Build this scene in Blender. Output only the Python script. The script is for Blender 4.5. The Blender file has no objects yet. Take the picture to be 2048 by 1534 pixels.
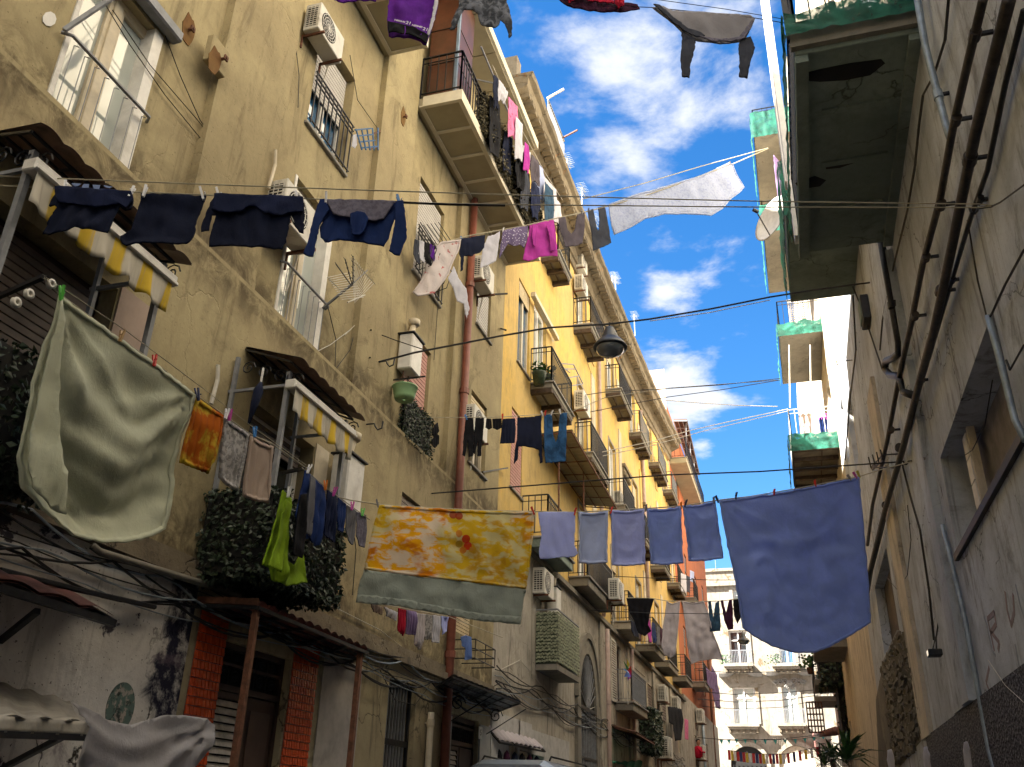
import bpy, math, random
from mathutils import Vector, Matrix, noise
from mathutils.geometry import delaunay_2d_cdt
random.seed(7)
S = bpy.context.scene
COL = S.collection
PI = math.pi
# ------------------------------------------------------------------ camera
# solved from the vanishing points of the street and of the verticals
FPX = 1791.345
RC = Matrix(((0.95754729, -0.10230473, -0.26951238),
             (0.28713501, 0.42157949, 0.86013035),
             (0.02562549, -0.90100193, 0.43305757)))      # columns: image right, image down, forward
CAM = Vector((0, 0, 1.6))
cd = bpy.data.cameras.new('camera'); cam = bpy.data.objects.new('camera', cd); COL.objects.link(cam)
rt, dn, fw = RC.col[0], RC.col[1], RC.col[2]
cam.matrix_world = Matrix(((rt.x, -dn.x, -fw.x, 0), (rt.y, -dn.y, -fw.y, 0), (rt.z, -dn.z, -fw.z, CAM.z), (0, 0, 0, 1)))
cd.sensor_width = 36; cd.lens = 36 * FPX / 2048; cd.clip_end = 2000; cd.clip_start = 0.05
S.camera = cam
S.cycles.max_bounces = 8; S.cycles.diffuse_bounces = 5; S.cycles.transparent_max_bounces = 8
# ------------------------------------------------------------------ light
SUN = Vector((0.68, 0.36, -0.74)).normalized()            # travel direction of the sunlight
sl = bpy.data.lights.new('sun', 'SUN'); sl.energy = 5.0; sl.angle = math.radians(0.5); sl.color = (1, 0.95, 0.86)
so = bpy.data.objects.new('sun', sl); COL.objects.link(so); so.rotation_euler = SUN.to_track_quat('-Z', 'Y').to_euler(); so.location = (-20, -20, 40)
S.view_settings.view_transform = 'Standard'; S.view_settings.look = 'None'; S.view_settings.gamma = 1
S.view_settings.exposure = 2.88
def pray(u, v): return RC @ Vector((u - 1024, v - 767, FPX))
W = bpy.data.worlds.new('World'); S.world = W; W.use_nodes = True
def world():
    nt = W.node_tree; N = nt.nodes; L = nt.links; N.clear()
    out = N.new('ShaderNodeOutputWorld'); bg = N.new('ShaderNodeBackground'); L.new(bg.outputs[0], out.inputs[0])
    sky = N.new('ShaderNodeTexSky'); sky.sky_type = 'NISHITA'; sky.sun_disc = False
    sky.sun_elevation = math.asin(-SUN.z); sky.sun_rotation = math.atan2(-SUN.x, -SUN.y)
    sky.air_density = 1.0; sky.dust_density = 0.3; sky.ozone_density = 2.2
    hs = N.new('ShaderNodeHueSaturation'); hs.inputs['Saturation'].default_value = SKYSAT; hs.inputs['Hue'].default_value = 0.503; hs.inputs['Value'].default_value = SKYVAL
    L.new(sky.outputs[0], hs.inputs['Color'])
    tc = N.new('ShaderNodeTexCoord'); D = tc.outputs['Generated']
    def m(op, a, b=None, c=None, clamp=False):
        n = N.new('ShaderNodeMath'); n.operation = op; n.use_clamp = clamp
        for i, x in enumerate((a, b, c)):
            if x is None: continue
            if isinstance(x, (int, float)): n.inputs[i].default_value = x
            else: L.new(x, n.inputs[i])
        return n.outputs[0]
    sep = N.new('ShaderNodeSeparateXYZ'); L.new(D, sep.inputs[0])
    zc = m('MAXIMUM', sep.outputs[2], 0.06)
    cb = N.new('ShaderNodeCombineXYZ'); L.new(m('DIVIDE', sep.outputs[0], zc), cb.inputs[0]); L.new(m('DIVIDE', sep.outputs[1], zc), cb.inputs[1])
    n1 = N.new('ShaderNodeTexNoise'); n1.inputs['Scale'].default_value = 4.2; n1.inputs['Detail'].default_value = 12; n1.inputs['Roughness'].default_value = 0.62; n1.inputs['Distortion'].default_value = 0.15
    L.new(cb.outputs[0], n1.inputs['Vector'])
    n2 = N.new('ShaderNodeTexNoise'); n2.inputs['Scale'].default_value = 1.1; n2.inputs['Detail'].default_value = 2
    L.new(cb.outputs[0], n2.inputs['Vector'])
    # cumulus patches of the photograph's sky: direction, angular radius, weight
    blobs = [((1270, 190), .19, 1.05), ((1420, 120), .14, .95), ((1150, 150), .09, .8), ((1180, 60), .07, .5), ((1230, 320), .10, .8), ((1300, 60), .12, .7),
             ((1320, 590), .05, 1.0), ((1370, 770), .085, 1.35), ((1420, 495), .07, .6), ((1330, 470), .05, .6), ((1515, 545), .04, .6),
             ((1405, 893), .035, .9), ((1250, 365), .06, .7), ((1040, 20), .05, .6), ((1500, 60), .07, .8), ((1460, 200), .07, .5)]
    acc = None
    for (u, v), r, w in blobs:
        d = pray(u, v).normalized()
        dp = N.new('ShaderNodeVectorMath'); dp.operation = 'DISTANCE'; L.new(D, dp.inputs[0]); dp.inputs[1].default_value = d
        q = m('MULTIPLY', m('SUBTRACT', 1, m('DIVIDE', dp.outputs['Value'], r * 1.25), clamp=True), w)
        acc = q if acc is None else m('MAXIMUM', acc, q)
    far = m('MULTIPLY', m('SUBTRACT', n2.outputs[0], 0.5), 0.9)      # unseen rest of the sky: more cloud, added as fill light
    # the extra fill cloud sets in gradually outside the view
    cdir = pray(1300, 450).normalized()
    dd = N.new('ShaderNodeVectorMath'); dd.operation = 'DISTANCE'; L.new(D, dd.inputs[0]); dd.inputs[1].default_value = cdir
    away = m('MULTIPLY', m('SUBTRACT', dd.outputs['Value'], 0.42), 2.5, clamp=True)
    tot = m('ADD', m('MULTIPLY', acc, 0.36), m('MULTIPLY', m('ADD', far, 0.50), away))
    s = m('ADD', n1.outputs[0], tot)
    mr = N.new('ShaderNodeMapRange'); mr.interpolation_type = 'SMOOTHSTEP'; L.new(s, mr.inputs[0]); mr.inputs[1].default_value = 0.67; mr.inputs[2].default_value = 0.93
    mix = N.new('ShaderNodeMix'); mix.data_type = 'RGBA'; L.new(m('MULTIPLY', mr.outputs[0], 0.93), mix.inputs[0]); L.new(hs.outputs[0], mix.inputs[6]); mix.inputs[7].default_value = CLOUD
    L.new(mix.outputs[2], bg.inputs[0]); bg.inputs[1].default_value = 0.15
SKYSAT = 1.36; SKYVAL = .28; CLOUD = (.98, 1.01, 1.08, 1)
world()
# ------------------------------------------------------------------ projection of survey points onto real planes
def PX(u, v, x): d = pray(u, v); return CAM + d * (x / d.x)
def PY(u, v, y): d = pray(u, v); return CAM + d * (y / d.y)
def PZ(u, v, z): d = pray(u, v); return CAM + d * ((z - CAM.z) / d.z)
# ------------------------------------------------------------------ mesh helpers
class MB:
    def __init__(s): s.v = []; s.f = []; s.sm = False
    def box(s, x0, x1, y0, y1, z0, z1):
        if x0 > x1: x0, x1 = x1, x0
        if y0 > y1: y0, y1 = y1, y0
        if z0 > z1: z0, z1 = z1, z0
        n = len(s.v)
        s.v += [(x, y, z) for x in (x0, x1) for y in (y0, y1) for z in (z0, z1)]
        s.f += [tuple(n + i for i in q) for q in ((0, 1, 3, 2), (4, 6, 7, 5), (0, 4, 5, 1), (2, 3, 7, 6), (0, 2, 6, 4), (1, 5, 7, 3))]
        return s
    def quad(s, *p):
        n = len(s.v); s.v += [tuple(q) for q in p]; s.f.append(tuple(range(n, n + len(p)))); return s
    def hexa(s, a, b):      # two quads (bottom ring a, top ring b) -> closed solid
        n = len(s.v); s.v += [tuple(q) for q in a] + [tuple(q) for q in b]
        s.f += [(n + 3, n + 2, n + 1, n), (n + 4, n + 5, n + 6, n + 7)] + [(n + i, n + (i + 1) % 4, n + 4 + (i + 1) % 4, n + 4 + i) for i in range(4)]
        return s
    def slab(s, p, th):     # polygon p extruded by vector th
        th = Vector(th); n = len(s.v); k = len(p)
        s.v += [tuple(q) for q in p] + [tuple(Vector(q) + th) for q in p]
        s.f += [tuple(range(n + k - 1, n - 1, -1)), tuple(range(n + k, n + 2 * k))] + [(n + i, n + (i + 1) % k, n + k + (i + 1) % k, n + k + i) for i in range(k)]
        return s
    def bar(s, p, q, w, h=None, up=(0, 0, 1)):
        p = Vector(p); q = Vector(q); h = w if h is None else h; d = (q - p).normalized(); up = Vector(up)
        if abs(d.dot(up)) > .98: up = Vector((0, 1, 0)) if abs(d.y) < .9 else Vector((1, 0, 0))
        a = d.cross(up).normalized() * (w / 2); b = a.cross(d).normalized() * (h / 2)
        return s.hexa([p - a - b, p + a - b, p + a + b, p - a + b], [q - a - b, q + a - b, q + a + b, q - a + b])
    def tube(s, pts, r, n=6, cap=True):
        pts = [Vector(p) for p in pts]; base = len(s.v); rr = r if isinstance(r, (list, tuple)) else [r] * len(pts)
        ref = None
        for i, p in enumerate(pts):
            d = (pts[min(i + 1, len(pts) - 1)] - pts[max(i - 1, 0)])
            if d.length < 1e-9: d = Vector((0, 0, 1))
            d.normalize()
            if ref is None: ref = Vector((0, 0, 1)) if abs(d.z) < .9 else Vector((1, 0, 0))
            a = ref - d * ref.dot(d)
            if a.length < 1e-6: a = Vector((1, 0, 0)).cross(d)
            a.normalize(); b = d.cross(a); ref = a
            for k in range(n):
                t = 2 * PI * k / n; s.v.append(tuple(p + (a * math.cos(t) + b * math.sin(t)) * rr[i]))
        for i in range(len(pts) - 1):
            for k in range(n):
                s.f.append((base + i * n + k, base + i * n + (k + 1) % n, base + (i + 1) * n + (k + 1) % n, base + (i + 1) * n + k))
        if cap:
            s.f.append(tuple(base + k for k in range(n - 1, -1, -1))); e = base + (len(pts) - 1) * n; s.f.append(tuple(e + k for k in range(n)))
        return s
    def lathe(s, prof, c, n=16, axis='Z', a0=0, a1=2 * PI):
        base = len(s.v); full = abs(a1 - a0 - 2 * PI) < 1e-6; m = n if full else n + 1
        for r, h in prof:
            for k in range(m):
                t = a0 + (a1 - a0) * k / n; x, y = r * math.cos(t), r * math.sin(t)
                if axis == 'Z': p = (x, y, h)
                elif axis == 'X': p = (h, x, y)
                else: p = (x, h, y)
                s.v.append((p[0] + c[0], p[1] + c[1], p[2] + c[2]))
        for i in range(len(prof) - 1):
            for k in range(n):
                k2 = (k + 1) % m
                s.f.append((base + i * m + k, base + i * m + k2, base + (i + 1) * m + k2, base + (i + 1) * m + k))
        s.sm = True
        return s
    def grid(s, fn, nu, nv):
        base = len(s.v)
        for j in range(nv + 1):
            for i in range(nu + 1): s.v.append(tuple(fn(i / nu, j / nv)))
        for j in range(nv):
            for i in range(nu):
                a = base + j * (nu + 1) + i; s.f.append((a, a + 1, a + nu + 2, a + nu + 1))
        return s
    def move(s, d): s.v = [(a + d[0], b + d[1], c + d[2]) for a, b, c in s.v]; return s
ORG = {}
def link(o): COL.objects.link(o); return o
def obj(name, mb, mat, parent=None, local=False, smooth=None, solid=0, bevel=0, loc=None):
    me = bpy.data.meshes.new(name)
    if parent is not None: o0 = Vector((0, 0, 0)) if local else ORG[parent.name]
    elif local: o0 = Vector((0, 0, 0))
    else:
        xs = [v[0] for v in mb.v]; ys = [v[1] for v in mb.v]; zs = [v[2] for v in mb.v]
        o0 = Vector(((min(xs) + max(xs)) / 2, (min(ys) + max(ys)) / 2, min(zs)))
    me.from_pydata([(v[0] - o0.x, v[1] - o0.y, v[2] - o0.z) for v in mb.v], [], mb.f)
    if (mb.sm if smooth is None else smooth): me.polygons.foreach_set('use_smooth', [True] * len(me.polygons))
    me.update()
    if mat is not None: me.materials.append(mat)
    o = bpy.data.objects.new(name, me); link(o)
    if parent is not None:
        o.parent = parent; ORG[o.name] = ORG.get(parent.name, Vector((0, 0, 0)))
    else:
        if not local: o.location = o0
        if loc is not None: o.location = loc
        ORG[o.name] = Vector(o.location)
    if solid:
        m = o.modifiers.new('thickness', 'SOLIDIFY'); m.thickness = solid; m.offset = 0
    if bevel:
        m = o.modifiers.new('bevel', 'BEVEL'); m.width = bevel; m.segments = 1; m.limit_method = 'ANGLE'
    return o
def tag(o, label, cat, group=None, kind=None):
    o['label'] = label; o['category'] = cat
    if group: o['group'] = group
    if kind: o['kind'] = kind
    return o
def thing(name, label, cat, loc=(0, 0, 0), rz=0, group=None):
    o = bpy.data.objects.new(name, None); link(o); o.location = loc; o.rotation_euler = (0, 0, rz); o.empty_display_size = .2
    ORG[o.name] = Vector(loc); return tag(o, label, cat, group)
def struct(o): o['kind'] = 'structure'; return o
def copy_tree(o, parent=None):
    c = o.copy(); link(c); c.parent = parent
    for ch in list(o.children): copy_tree(ch, c)
    return c
def again(root, loc, label, rz=None, scale=None):
    c = copy_tree(root); c.location = loc; c['label'] = label
    if rz is not None: c.rotation_euler = (0, 0, rz)
    if scale: c.scale = scale
    return c
# ------------------------------------------------------------------ materials
def C4(c): return (c[0], c[1], c[2], 1)
class NT:
    def __init__(s, name):
        s.m = bpy.data.materials.new(name); s.m.use_nodes = True; s.t = s.m.node_tree; s.N = s.t.nodes; s.L = s.t.links
        s.b = s.N['Principled BSDF']; s.out = s.N['Material Output']
        s.geo = s.N.new('ShaderNodeNewGeometry').outputs['Position']; s.obj = s.N.new('ShaderNodeTexCoord').outputs['Object']
    def link(s, a, i):
        if isinstance(a, (int, float)): i.default_value = a
        elif isinstance(a, tuple): i.default_value = a if len(a) == 4 or i.type == 'VECTOR' else C4(a)
        else: s.L.new(a, i)
    def math(s, op, a, b=0.0, c=None, clamp=False):
        n = s.N.new('ShaderNodeMath'); n.operation = op; n.use_clamp = clamp; s.link(a, n.inputs[0]); s.link(b, n.inputs[1])
        if c is not None: s.link(c, n.inputs[2])
        return n.outputs[0]
    def mapv(s, vec, scale=(1, 1, 1), loc=(0, 0, 0), rot=(0, 0, 0)):
        n = s.N.new('ShaderNodeMapping'); s.link(vec, n.inputs[0]); n.inputs[1].default_value = loc; n.inputs[2].default_value = rot; n.inputs[3].default_value = scale; return n.outputs[0]
    def noise(s, vec, scale, detail=4, rough=.55, dist=0):
        n = s.N.new('ShaderNodeTexNoise'); s.link(vec, n.inputs['Vector']); n.inputs['Scale'].default_value = scale; n.inputs['Detail'].default_value = detail; n.inputs['Roughness'].default_value = rough; n.inputs['Distortion'].default_value = dist; return n.outputs[0]
    def voro(s, vec, scale, feat='DISTANCE_TO_EDGE'):
        n = s.N.new('ShaderNodeTexVoronoi'); n.feature = feat; s.link(vec, n.inputs['Vector']); n.inputs['Scale'].default_value = scale; return n.outputs['Distance']
    def ramp(s, f, a, b, lo=0., hi=1., smooth=True):
        n = s.N.new('ShaderNodeMapRange'); s.link(f, n.inputs[0]); n.inputs[1].default_value = a; n.inputs[2].default_value = b; n.inputs[3].default_value = lo; n.inputs[4].default_value = hi
        if smooth: n.interpolation_type = 'SMOOTHSTEP'
        return n.outputs[0]
    def mix(s, f, a, b, mode='MIX'):
        n = s.N.new('ShaderNodeMix'); n.data_type = 'RGBA'; n.blend_type = mode; s.link(f, n.inputs[0]); s.link(a, n.inputs[6]); s.link(b, n.inputs[7]); return n.outputs[2]
    def sep(s, v): n = s.N.new('ShaderNodeSeparateXYZ'); s.link(v, n.inputs[0]); return n.outputs
    def bump(s, h, st=.3, dist=.02, nrm=None):
        n = s.N.new('ShaderNodeBump'); s.link(h, n.inputs['Height']); n.inputs['Strength'].default_value = st; n.inputs['Distance'].default_value = dist
        if nrm is not None: s.L.new(nrm, n.inputs['Normal'])
        return n.outputs[0]
    def fin(s, col, rough=.85, nrm=None, metal=0, spec=None):
        s.link(col, s.b.inputs['Base Color']); s.link(rough, s.b.inputs['Roughness']); s.b.inputs['Metallic'].default_value = metal
        if spec is not None: s.b.inputs['Specular IOR Level'].default_value = spec
        if nrm is not None: s.L.new(nrm, s.b.inputs['Normal'])
        return s.m
def plaster(name, base, alt, stain, amt=.5, streak=.5, crack=.0, under=None, uamt=.62, seed=0, bump=.35, spots=.5, grime=()):
    n = NT(name); P = n.mapv(n.geo, loc=(seed * 3.1, seed * 7.7, seed * 1.3))
    big = n.noise(P, .45, 5, .6); mid = n.noise(P, 2.3, 6, .62, .4); fine = n.noise(P, 17, 5, .7)
    c = n.mix(n.ramp(big, .38, .62), base, alt)
    c = n.mix(n.math('MULTIPLY', n.ramp(mid, .42, .68), .55), c, tuple(x * .78 for x in alt))
    st = n.noise(n.mapv(P, (1.7, 1.7, .30)), 1.5, 7, .68, 1.4)                 # rain streaks run down the wall
    c = n.mix(n.math('MULTIPLY', n.ramp(st, .50, .74), streak), c, stain); st2 = n.noise(n.mapv(P, (4.5, 4.5, .4)), 1.9, 6, .75, 1.2)
    c = n.mix(n.math('MULTIPLY', n.ramp(st2, .58, .80), streak * .4), c, stain)
    blot = n.noise(P, 1.15, 7, .7, .8)
    c = n.mix(n.math('MULTIPLY', n.ramp(blot, .54, .72), amt), c, stain)
    sp = n.noise(P, 38, 2, .5)
    c = n.mix(n.math('MULTIPLY', n.ramp(sp, .66, .74), spots), c, stain)
    c = n.mix(.16, c, n.mix(fine, (0, 0, 0), (1, 1, 1)), 'OVERLAY')
    if grime:
        z = n.sep(n.geo)[2]; gn = n.noise(P, 2.6, 7, .72, .7)
        for za, zb in grime:
            k = n.math('MULTIPLY', n.ramp(z, zb, za), n.ramp(z, za - .01, za + .01)) if zb > za else n.math('MULTIPLY', n.ramp(z, zb, za), n.ramp(z, za + .02, za))
            c = n.mix(n.math('MULTIPLY', k, n.ramp(gn, .34, .62), clamp=True), c, stain)
    h = n.math('ADD', n.math('MULTIPLY', mid, .6), n.math('MULTIPLY', fine, .35))
    if under is not None:
        pe = n.noise(P, .8, 9, .68, 1.2); k = n.ramp(pe, uamt, uamt + .025)
        c = n.mix(k, c, n.mix(fine, tuple(x * .6 for x in under), under)); h = n.math('SUBTRACT', h, n.math('MULTIPLY', k, .5))
    if crack:
        w = n.N.new('ShaderNodeVectorMath'); w.operation = 'ADD'; n.L.new(P, w.inputs[0])
        nn = n.N.new('ShaderNodeTexNoise'); nn.inputs['Scale'].default_value = 1.7; nn.inputs['Detail'].default_value = 6; n.L.new(P, nn.inputs['Vector'])
        n.L.new(nn.outputs['Color'], w.inputs[1])
        e = n.voro(w.outputs[0], .75); k = n.math('MULTIPLY', n.ramp(e, 0, .012, 1, 0), n.ramp(n.noise(P, .6, 3), .45, .56))
        c = n.mix(n.math('MULTIPLY', k, crack), c, (.03, .025, .02)); h = n.math('SUBTRACT', h, n.math('MULTIPLY', k, .6))
    return n, c, n.bump(h, bump, .03)
def pl(name, *a, **k): n, c, b = plaster(name, *a, **k); return n.fin(c, .9, b, spec=.2)
def simple(name, col, rough=.7, var=.25, scale=6, metal=0, bump=.15, spec=None, dirt=None, damt=.4):
    n = NT(name); f = n.noise(n.geo, scale, 5, .65)
    c = n.mix(n.ramp(f, .3, .7), tuple(x * (1 - var) for x in col), tuple(min(1, x * (1 + var * .5)) for x in col))
    if dirt: c = n.mix(n.math('MULTIPLY', n.ramp(n.noise(n.geo, scale * .4, 6, .7, .5), .5, .68), damt), c, dirt)
    return n.fin(c, rough, n.bump(f, bump, .01) if bump else None, metal, spec)
def fabric(name, col, trans=.25, var=.18, rough=.9, weave=True, col2=None, thr=(.4, .6), scale=3, wet=None):
    n = NT(name)
    f = n.noise(n.obj, scale, 5, .6, .3)
    c = n.mix(n.ramp(f, *thr), tuple(x * (1 - var) for x in col) if col2 is None else col2, col)
    h = n.noise(n.obj, 9, 4, .6, .8); h2 = n.noise(n.obj, 160, 1)
    h3 = n.noise(n.mapv(n.obj, (14, 14, 3), rot=(.2, .3, 0)), 2.2, 5, .65, 1.5)
    bm = n.bump(h2, .12, .002, n.bump(h3, .20, .02, n.bump(h, .25, .02)))
    n.fin(c, rough, bm, spec=.15)
    if trans:
        t = n.N.new('ShaderNodeBsdfTranslucent'); n.L.new(c, t.inputs[0]); n.L.new(bm, t.inputs[1])
        mx = n.N.new('ShaderNodeMixShader'); mx.inputs[0].default_value = trans; n.L.new(n.b.outputs[0], mx.inputs[1]); n.L.new(t.outputs[0], mx.inputs[2]); n.L.new(mx.outputs[0], n.out.inputs[0])
    n.c = c; return n.m
M = {}
# ------------------------------------------------------------------ palette
M['tan'] = pl('tan_plaster', (.41, .345, .20), (.34, .28, .165), (.11, .085, .05), amt=.60, streak=.60, crack=.08, seed=1, spots=.55, grime=((3.72, 4.9), (6.86, 7.6), (6.80, 6.2)))
M['tan_low'] = pl('tan_plaster_dirty', (.48, .42, .27), (.40, .34, .22), (.08, .065, .05), amt=.7, streak=.7, crack=.8, seed=2, under=(.20, .17, .13), uamt=.62)
def peeling():
    n, c, b = plaster('peeling_white_plaster', (.82, .79, .76), (.70, .67, .65), (.13, .11, .11), amt=.6, streak=.6, crack=1.0, seed=3, under=(.10, .09, .11), uamt=.57, spots=1.0, bump=.6)
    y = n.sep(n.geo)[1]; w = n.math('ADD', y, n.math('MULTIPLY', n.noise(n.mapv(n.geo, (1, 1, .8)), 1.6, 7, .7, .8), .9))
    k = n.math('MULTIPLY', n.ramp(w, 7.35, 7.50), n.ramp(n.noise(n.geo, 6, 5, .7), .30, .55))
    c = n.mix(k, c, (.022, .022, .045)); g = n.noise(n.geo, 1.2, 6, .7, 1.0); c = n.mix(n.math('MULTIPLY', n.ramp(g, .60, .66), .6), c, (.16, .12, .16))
    return n.fin(c, .9, b, spec=.2)
M['white_low'] = peeling()
M['yellow'] = pl('yellow_plaster', (.68, .46, .13), (.60, .43, .17), (.30, .22, .11), amt=.45, streak=.65, seed=4, under=(.50, .44, .32), uamt=.66, spots=.2)
M['grey_low'] = pl('grey_stucco', (.50, .46, .39), (.38, .35, .30), (.09, .08, .07), amt=.6, streak=.8, crack=.6, seed=5, under=(.33, .30, .25), uamt=.62)
M['orange'] = pl('orange_plaster', (.48, .16, .07), (.42, .15, .07), (.30, .13, .07), amt=.3, streak=.3, seed=6, spots=.1)
M['grey_right'] = pl('weathered_grey_render', (.60, .64, .70), (.44, .47, .51), (.13, .12, .11), amt=.65, streak=.8, crack=.7, seed=7, under=(.17, .14, .10), uamt=.66, bump=.5)
M['cream_right'] = pl('stained_cream_render', (.64, .57, .45), (.56, .49, .38), (.14, .12, .09), amt=.5, streak=.9, crack=.4, seed=8)
M['rubble'] = pl('bare_rubble_masonry', (.22, .19, .14), (.13, .115, .09), (.05, .045, .04), amt=.8, streak=.2, seed=9, bump=1.0, spots=.9)
M['end_wall'] = pl('pale_stucco', (.36, .33, .28), (.30, .27, .22), (.12, .09, .06), amt=.7, streak=.7, seed=10, under=(.24, .18, .11), uamt=.60)
M['stone'] = pl('weathered_cornice_stone', (.24, .20, .14), (.17, .14, .10), (.04, .035, .03), amt=.8, streak=.3, crack=.6, seed=11, under=(.36, .20, .10), uamt=.64, bump=.8)
M['trim'] = pl('grey_stone_trim', (.33, .32, .30), (.27, .26, .24), (.12, .11, .10), amt=.4, streak=.4, seed=12)
M['slab'] = pl('stained_concrete', (.26, .24, .20), (.20, .185, .16), (.07, .065, .055), amt=.6, streak=.2, crack=.5, seed=13)
M['slab_dark'] = pl('damp_black_concrete', (.26, .32, .28), (.17, .21, .19), (.05, .055, .05), amt=.6, streak=.2, crack=.6, seed=14, bump=.9)
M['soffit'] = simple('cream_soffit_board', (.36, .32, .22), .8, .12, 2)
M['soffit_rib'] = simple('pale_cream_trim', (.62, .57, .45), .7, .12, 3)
M['beam'] = simple('rusted_iron_beam', (.075, .05, .035), .8, .5, 9)
M['iron'] = simple('black_iron', (.022, .022, .025), .5, .4, 20, metal=.3)
M['rust'] = simple('rusty_iron', (.16, .065, .035), .8, .5, 14)
M['grey_metal'] = simple('grey_painted_metal', (.22, .23, .25), .5, .2, 10)
M['zinc'] = simple('galvanised_pipe', (.30, .36, .42), .45, .25, 8, metal=.4)
M['white'] = simple('white_painted_metal', (.72, .70, .66), .45, .12, 6, dirt=(.35, .32, .27), damt=.35)
M['cream'] = simple('cream_window_frame', (.60, .52, .38), .5, .15, 5)
M['ac'] = simple('aged_white_enamel', (.62, .60, .54), .45, .12, 3, dirt=(.22, .19, .14), damt=.6)
M['black'] = simple('dark_interior', (.012, .011, .010), .9, .3, 4, bump=0)
M['shutter_grey'] = simple('grey_roller_slat', (.46, .44, .42), .55, .12, 4)
M['shutter_brown'] = simple('brown_roller_slat', (.17, .13, .11), .55, .2, 5)
M['shutter_pink'] = simple('pink_roller_slat', (.50, .24, .20), .6, .15, 5)
M['shutter_cream'] = simple('cream_louvre_slat', (.62, .50, .30), .6, .18, 6)
M['shutter_white'] = simple('white_louvre_slat', (.62, .58, .52), .6, .25, 6, dirt=(.2, .16, .13), damt=.5)
M['green_door'] = simple('dark_green_louvre', (.015, .06, .05), .5, .2, 6)
def mural():
    n = NT('weathered_mural'); f = n.noise(n.geo, 9, 6, .7, 1.0); c = n.mix(n.ramp(f, .40, .55), (.03, .04, .04), (.13, .20, .18)); c = n.mix(n.ramp(n.noise(n.geo, 14, 5, .7), .5, .6), c, (.45, .40, .36)); return n.fin(c, .9)
M['mural'] = mural()
M['wood'] = simple('brown_veneer_cladding', (.10, .035, .018), .35, .35, 3, dirt=(.05, .02, .012))
M['door_wood'] = simple('dark_brown_door', (.06, .032, .024), .5, .3, 4)
M['red_pipe'] = simple('red_brown_drainpipe', (.22, .07, .045), .5, .2, 7)
M['pink_pipe'] = simple('pinkish_drainpipe', (.46, .34, .30), .55, .15, 7)
M['brown_pipe'] = simple('brown_cast_iron_pipe', (.040, .030, .024), .6, .5, 12, bump=.5)
M['tile_roof'] = simple('brown_pressed_sheet', (.19, .12, .09), .6, .3, 6, dirt=(.03, .02, .018))
M['tile_red'] = simple('dull_red_sheet', (.24, .10, .085), .5, .3, 6, dirt=(.03, .02, .018))
M['orange_tile'] = simple('glazed_orange_tile', (.60, .08, .02), .22, .2, 9, bump=.05)
M['leaf'] = simple('dark_artificial_leaf', (.03, .05, .025), .45, .5, 22, bump=0)
M['leaf_dry'] = simple('dry_brown_leaf', (.10, .085, .045), .7, .6, 25, bump=0)
M['leaf_green'] = simple('fresh_green_leaf', (.03, .10, .02), .45, .4, 12, bump=0)
M['cable'] = simple('black_cable', (.014, .013, .013), .6, .2, 10, bump=0)
M['cord'] = simple('pale_cord', (.45, .41, .30), .7, .2, 10, bump=0)
M['white_cable'] = simple('white_cable', (.60, .57, .50), .6, .15, 10, bump=0)
M['asphalt'] = simple('asphalt', (.05, .05, .05), .9, .3, 5)
M['paving'] = simple('basalt_paving', (.17, .165, .155), .8, .3, 3)
M['plastic_green'] = simple('pale_green_plastic', (.30, .50, .26), .4, .1, 5, bump=0)
def glass_mat(name, tint, rough=.06):
    n = NT(name); n.fin(n.mix(n.noise(n.geo, .9, 3), tint, tuple(x * 1.35 for x in tint)), rough, spec=.9); n.b.inputs['IOR'].default_value = 1.5
    try: n.b.inputs['Coat Weight'].default_value = 1.0; n.b.inputs['Coat Roughness'].default_value = .03
    except Exception: pass
    return n.m
M['glass'] = glass_mat('curtained_window_glass', (.20, .26, .23))
M['glass_white'] = glass_mat('net_curtained_glass', (.36, .40, .38))
M['glass_dark'] = glass_mat('dark_window_glass', (.02, .025, .03))
M['glass_blue'] = glass_mat('blue_curtained_glass', (.03, .12, .26))
M['stripes'] = None
def net_mat(name, col, hole=.45, sc=240):
    n = NT(name); w = n.noise(n.obj, 2.2, 5, .6, .6)
    c = n.mix(n.ramp(w, .35, .65), tuple(x * .6 for x in col), tuple(min(1, x * 1.4) for x in col)); n.fin(c, .8, n.bump(w, .4, .03))
    tr = n.N.new('ShaderNodeBsdfTransparent'); tl = n.N.new('ShaderNodeBsdfTranslucent'); n.L.new(c, tl.inputs[0])
    m1 = n.N.new('ShaderNodeMixShader'); m1.inputs[0].default_value = .22; n.L.new(n.b.outputs[0], m1.inputs[1]); n.L.new(tl.outputs[0], m1.inputs[2])
    k = n.ramp(n.noise(n.obj, 7, 5, .65, .5), .3, .7, hole - .25, hole + .25)
    m2 = n.N.new('ShaderNodeMixShader'); n.L.new(k, m2.inputs[0]); n.L.new(m1.outputs[0], m2.inputs[1]); n.L.new(tr.outputs[0], m2.inputs[2]); n.L.new(m2.outputs[0], n.out.inputs[0])
    return n.m
M['net'] = net_mat('green_debris_netting', (.015, .14, .095), .02)
M['polythene'] = net_mat('cloudy_polythene', (.42, .40, .43), .30)
# ------------------------------------------------------------------ ground
XL, XLO, XR = -5.5, -5.4, 2.0
struct(obj('ground', MB().quad((-400, -400, 0), (400, -400, 0), (400, 400, 0), (-400, 400, 0)), M['paving']))
struct(obj('road', MB().box(-3.9, .9, -30, 66, .001, .012), M['asphalt']))
for a, b in ((-5.4, -3.9), (.9, 2.0)):
    struct(obj('pavement', MB().box(a, b, -30, 66, .001, .14), M['paving']))
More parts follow.
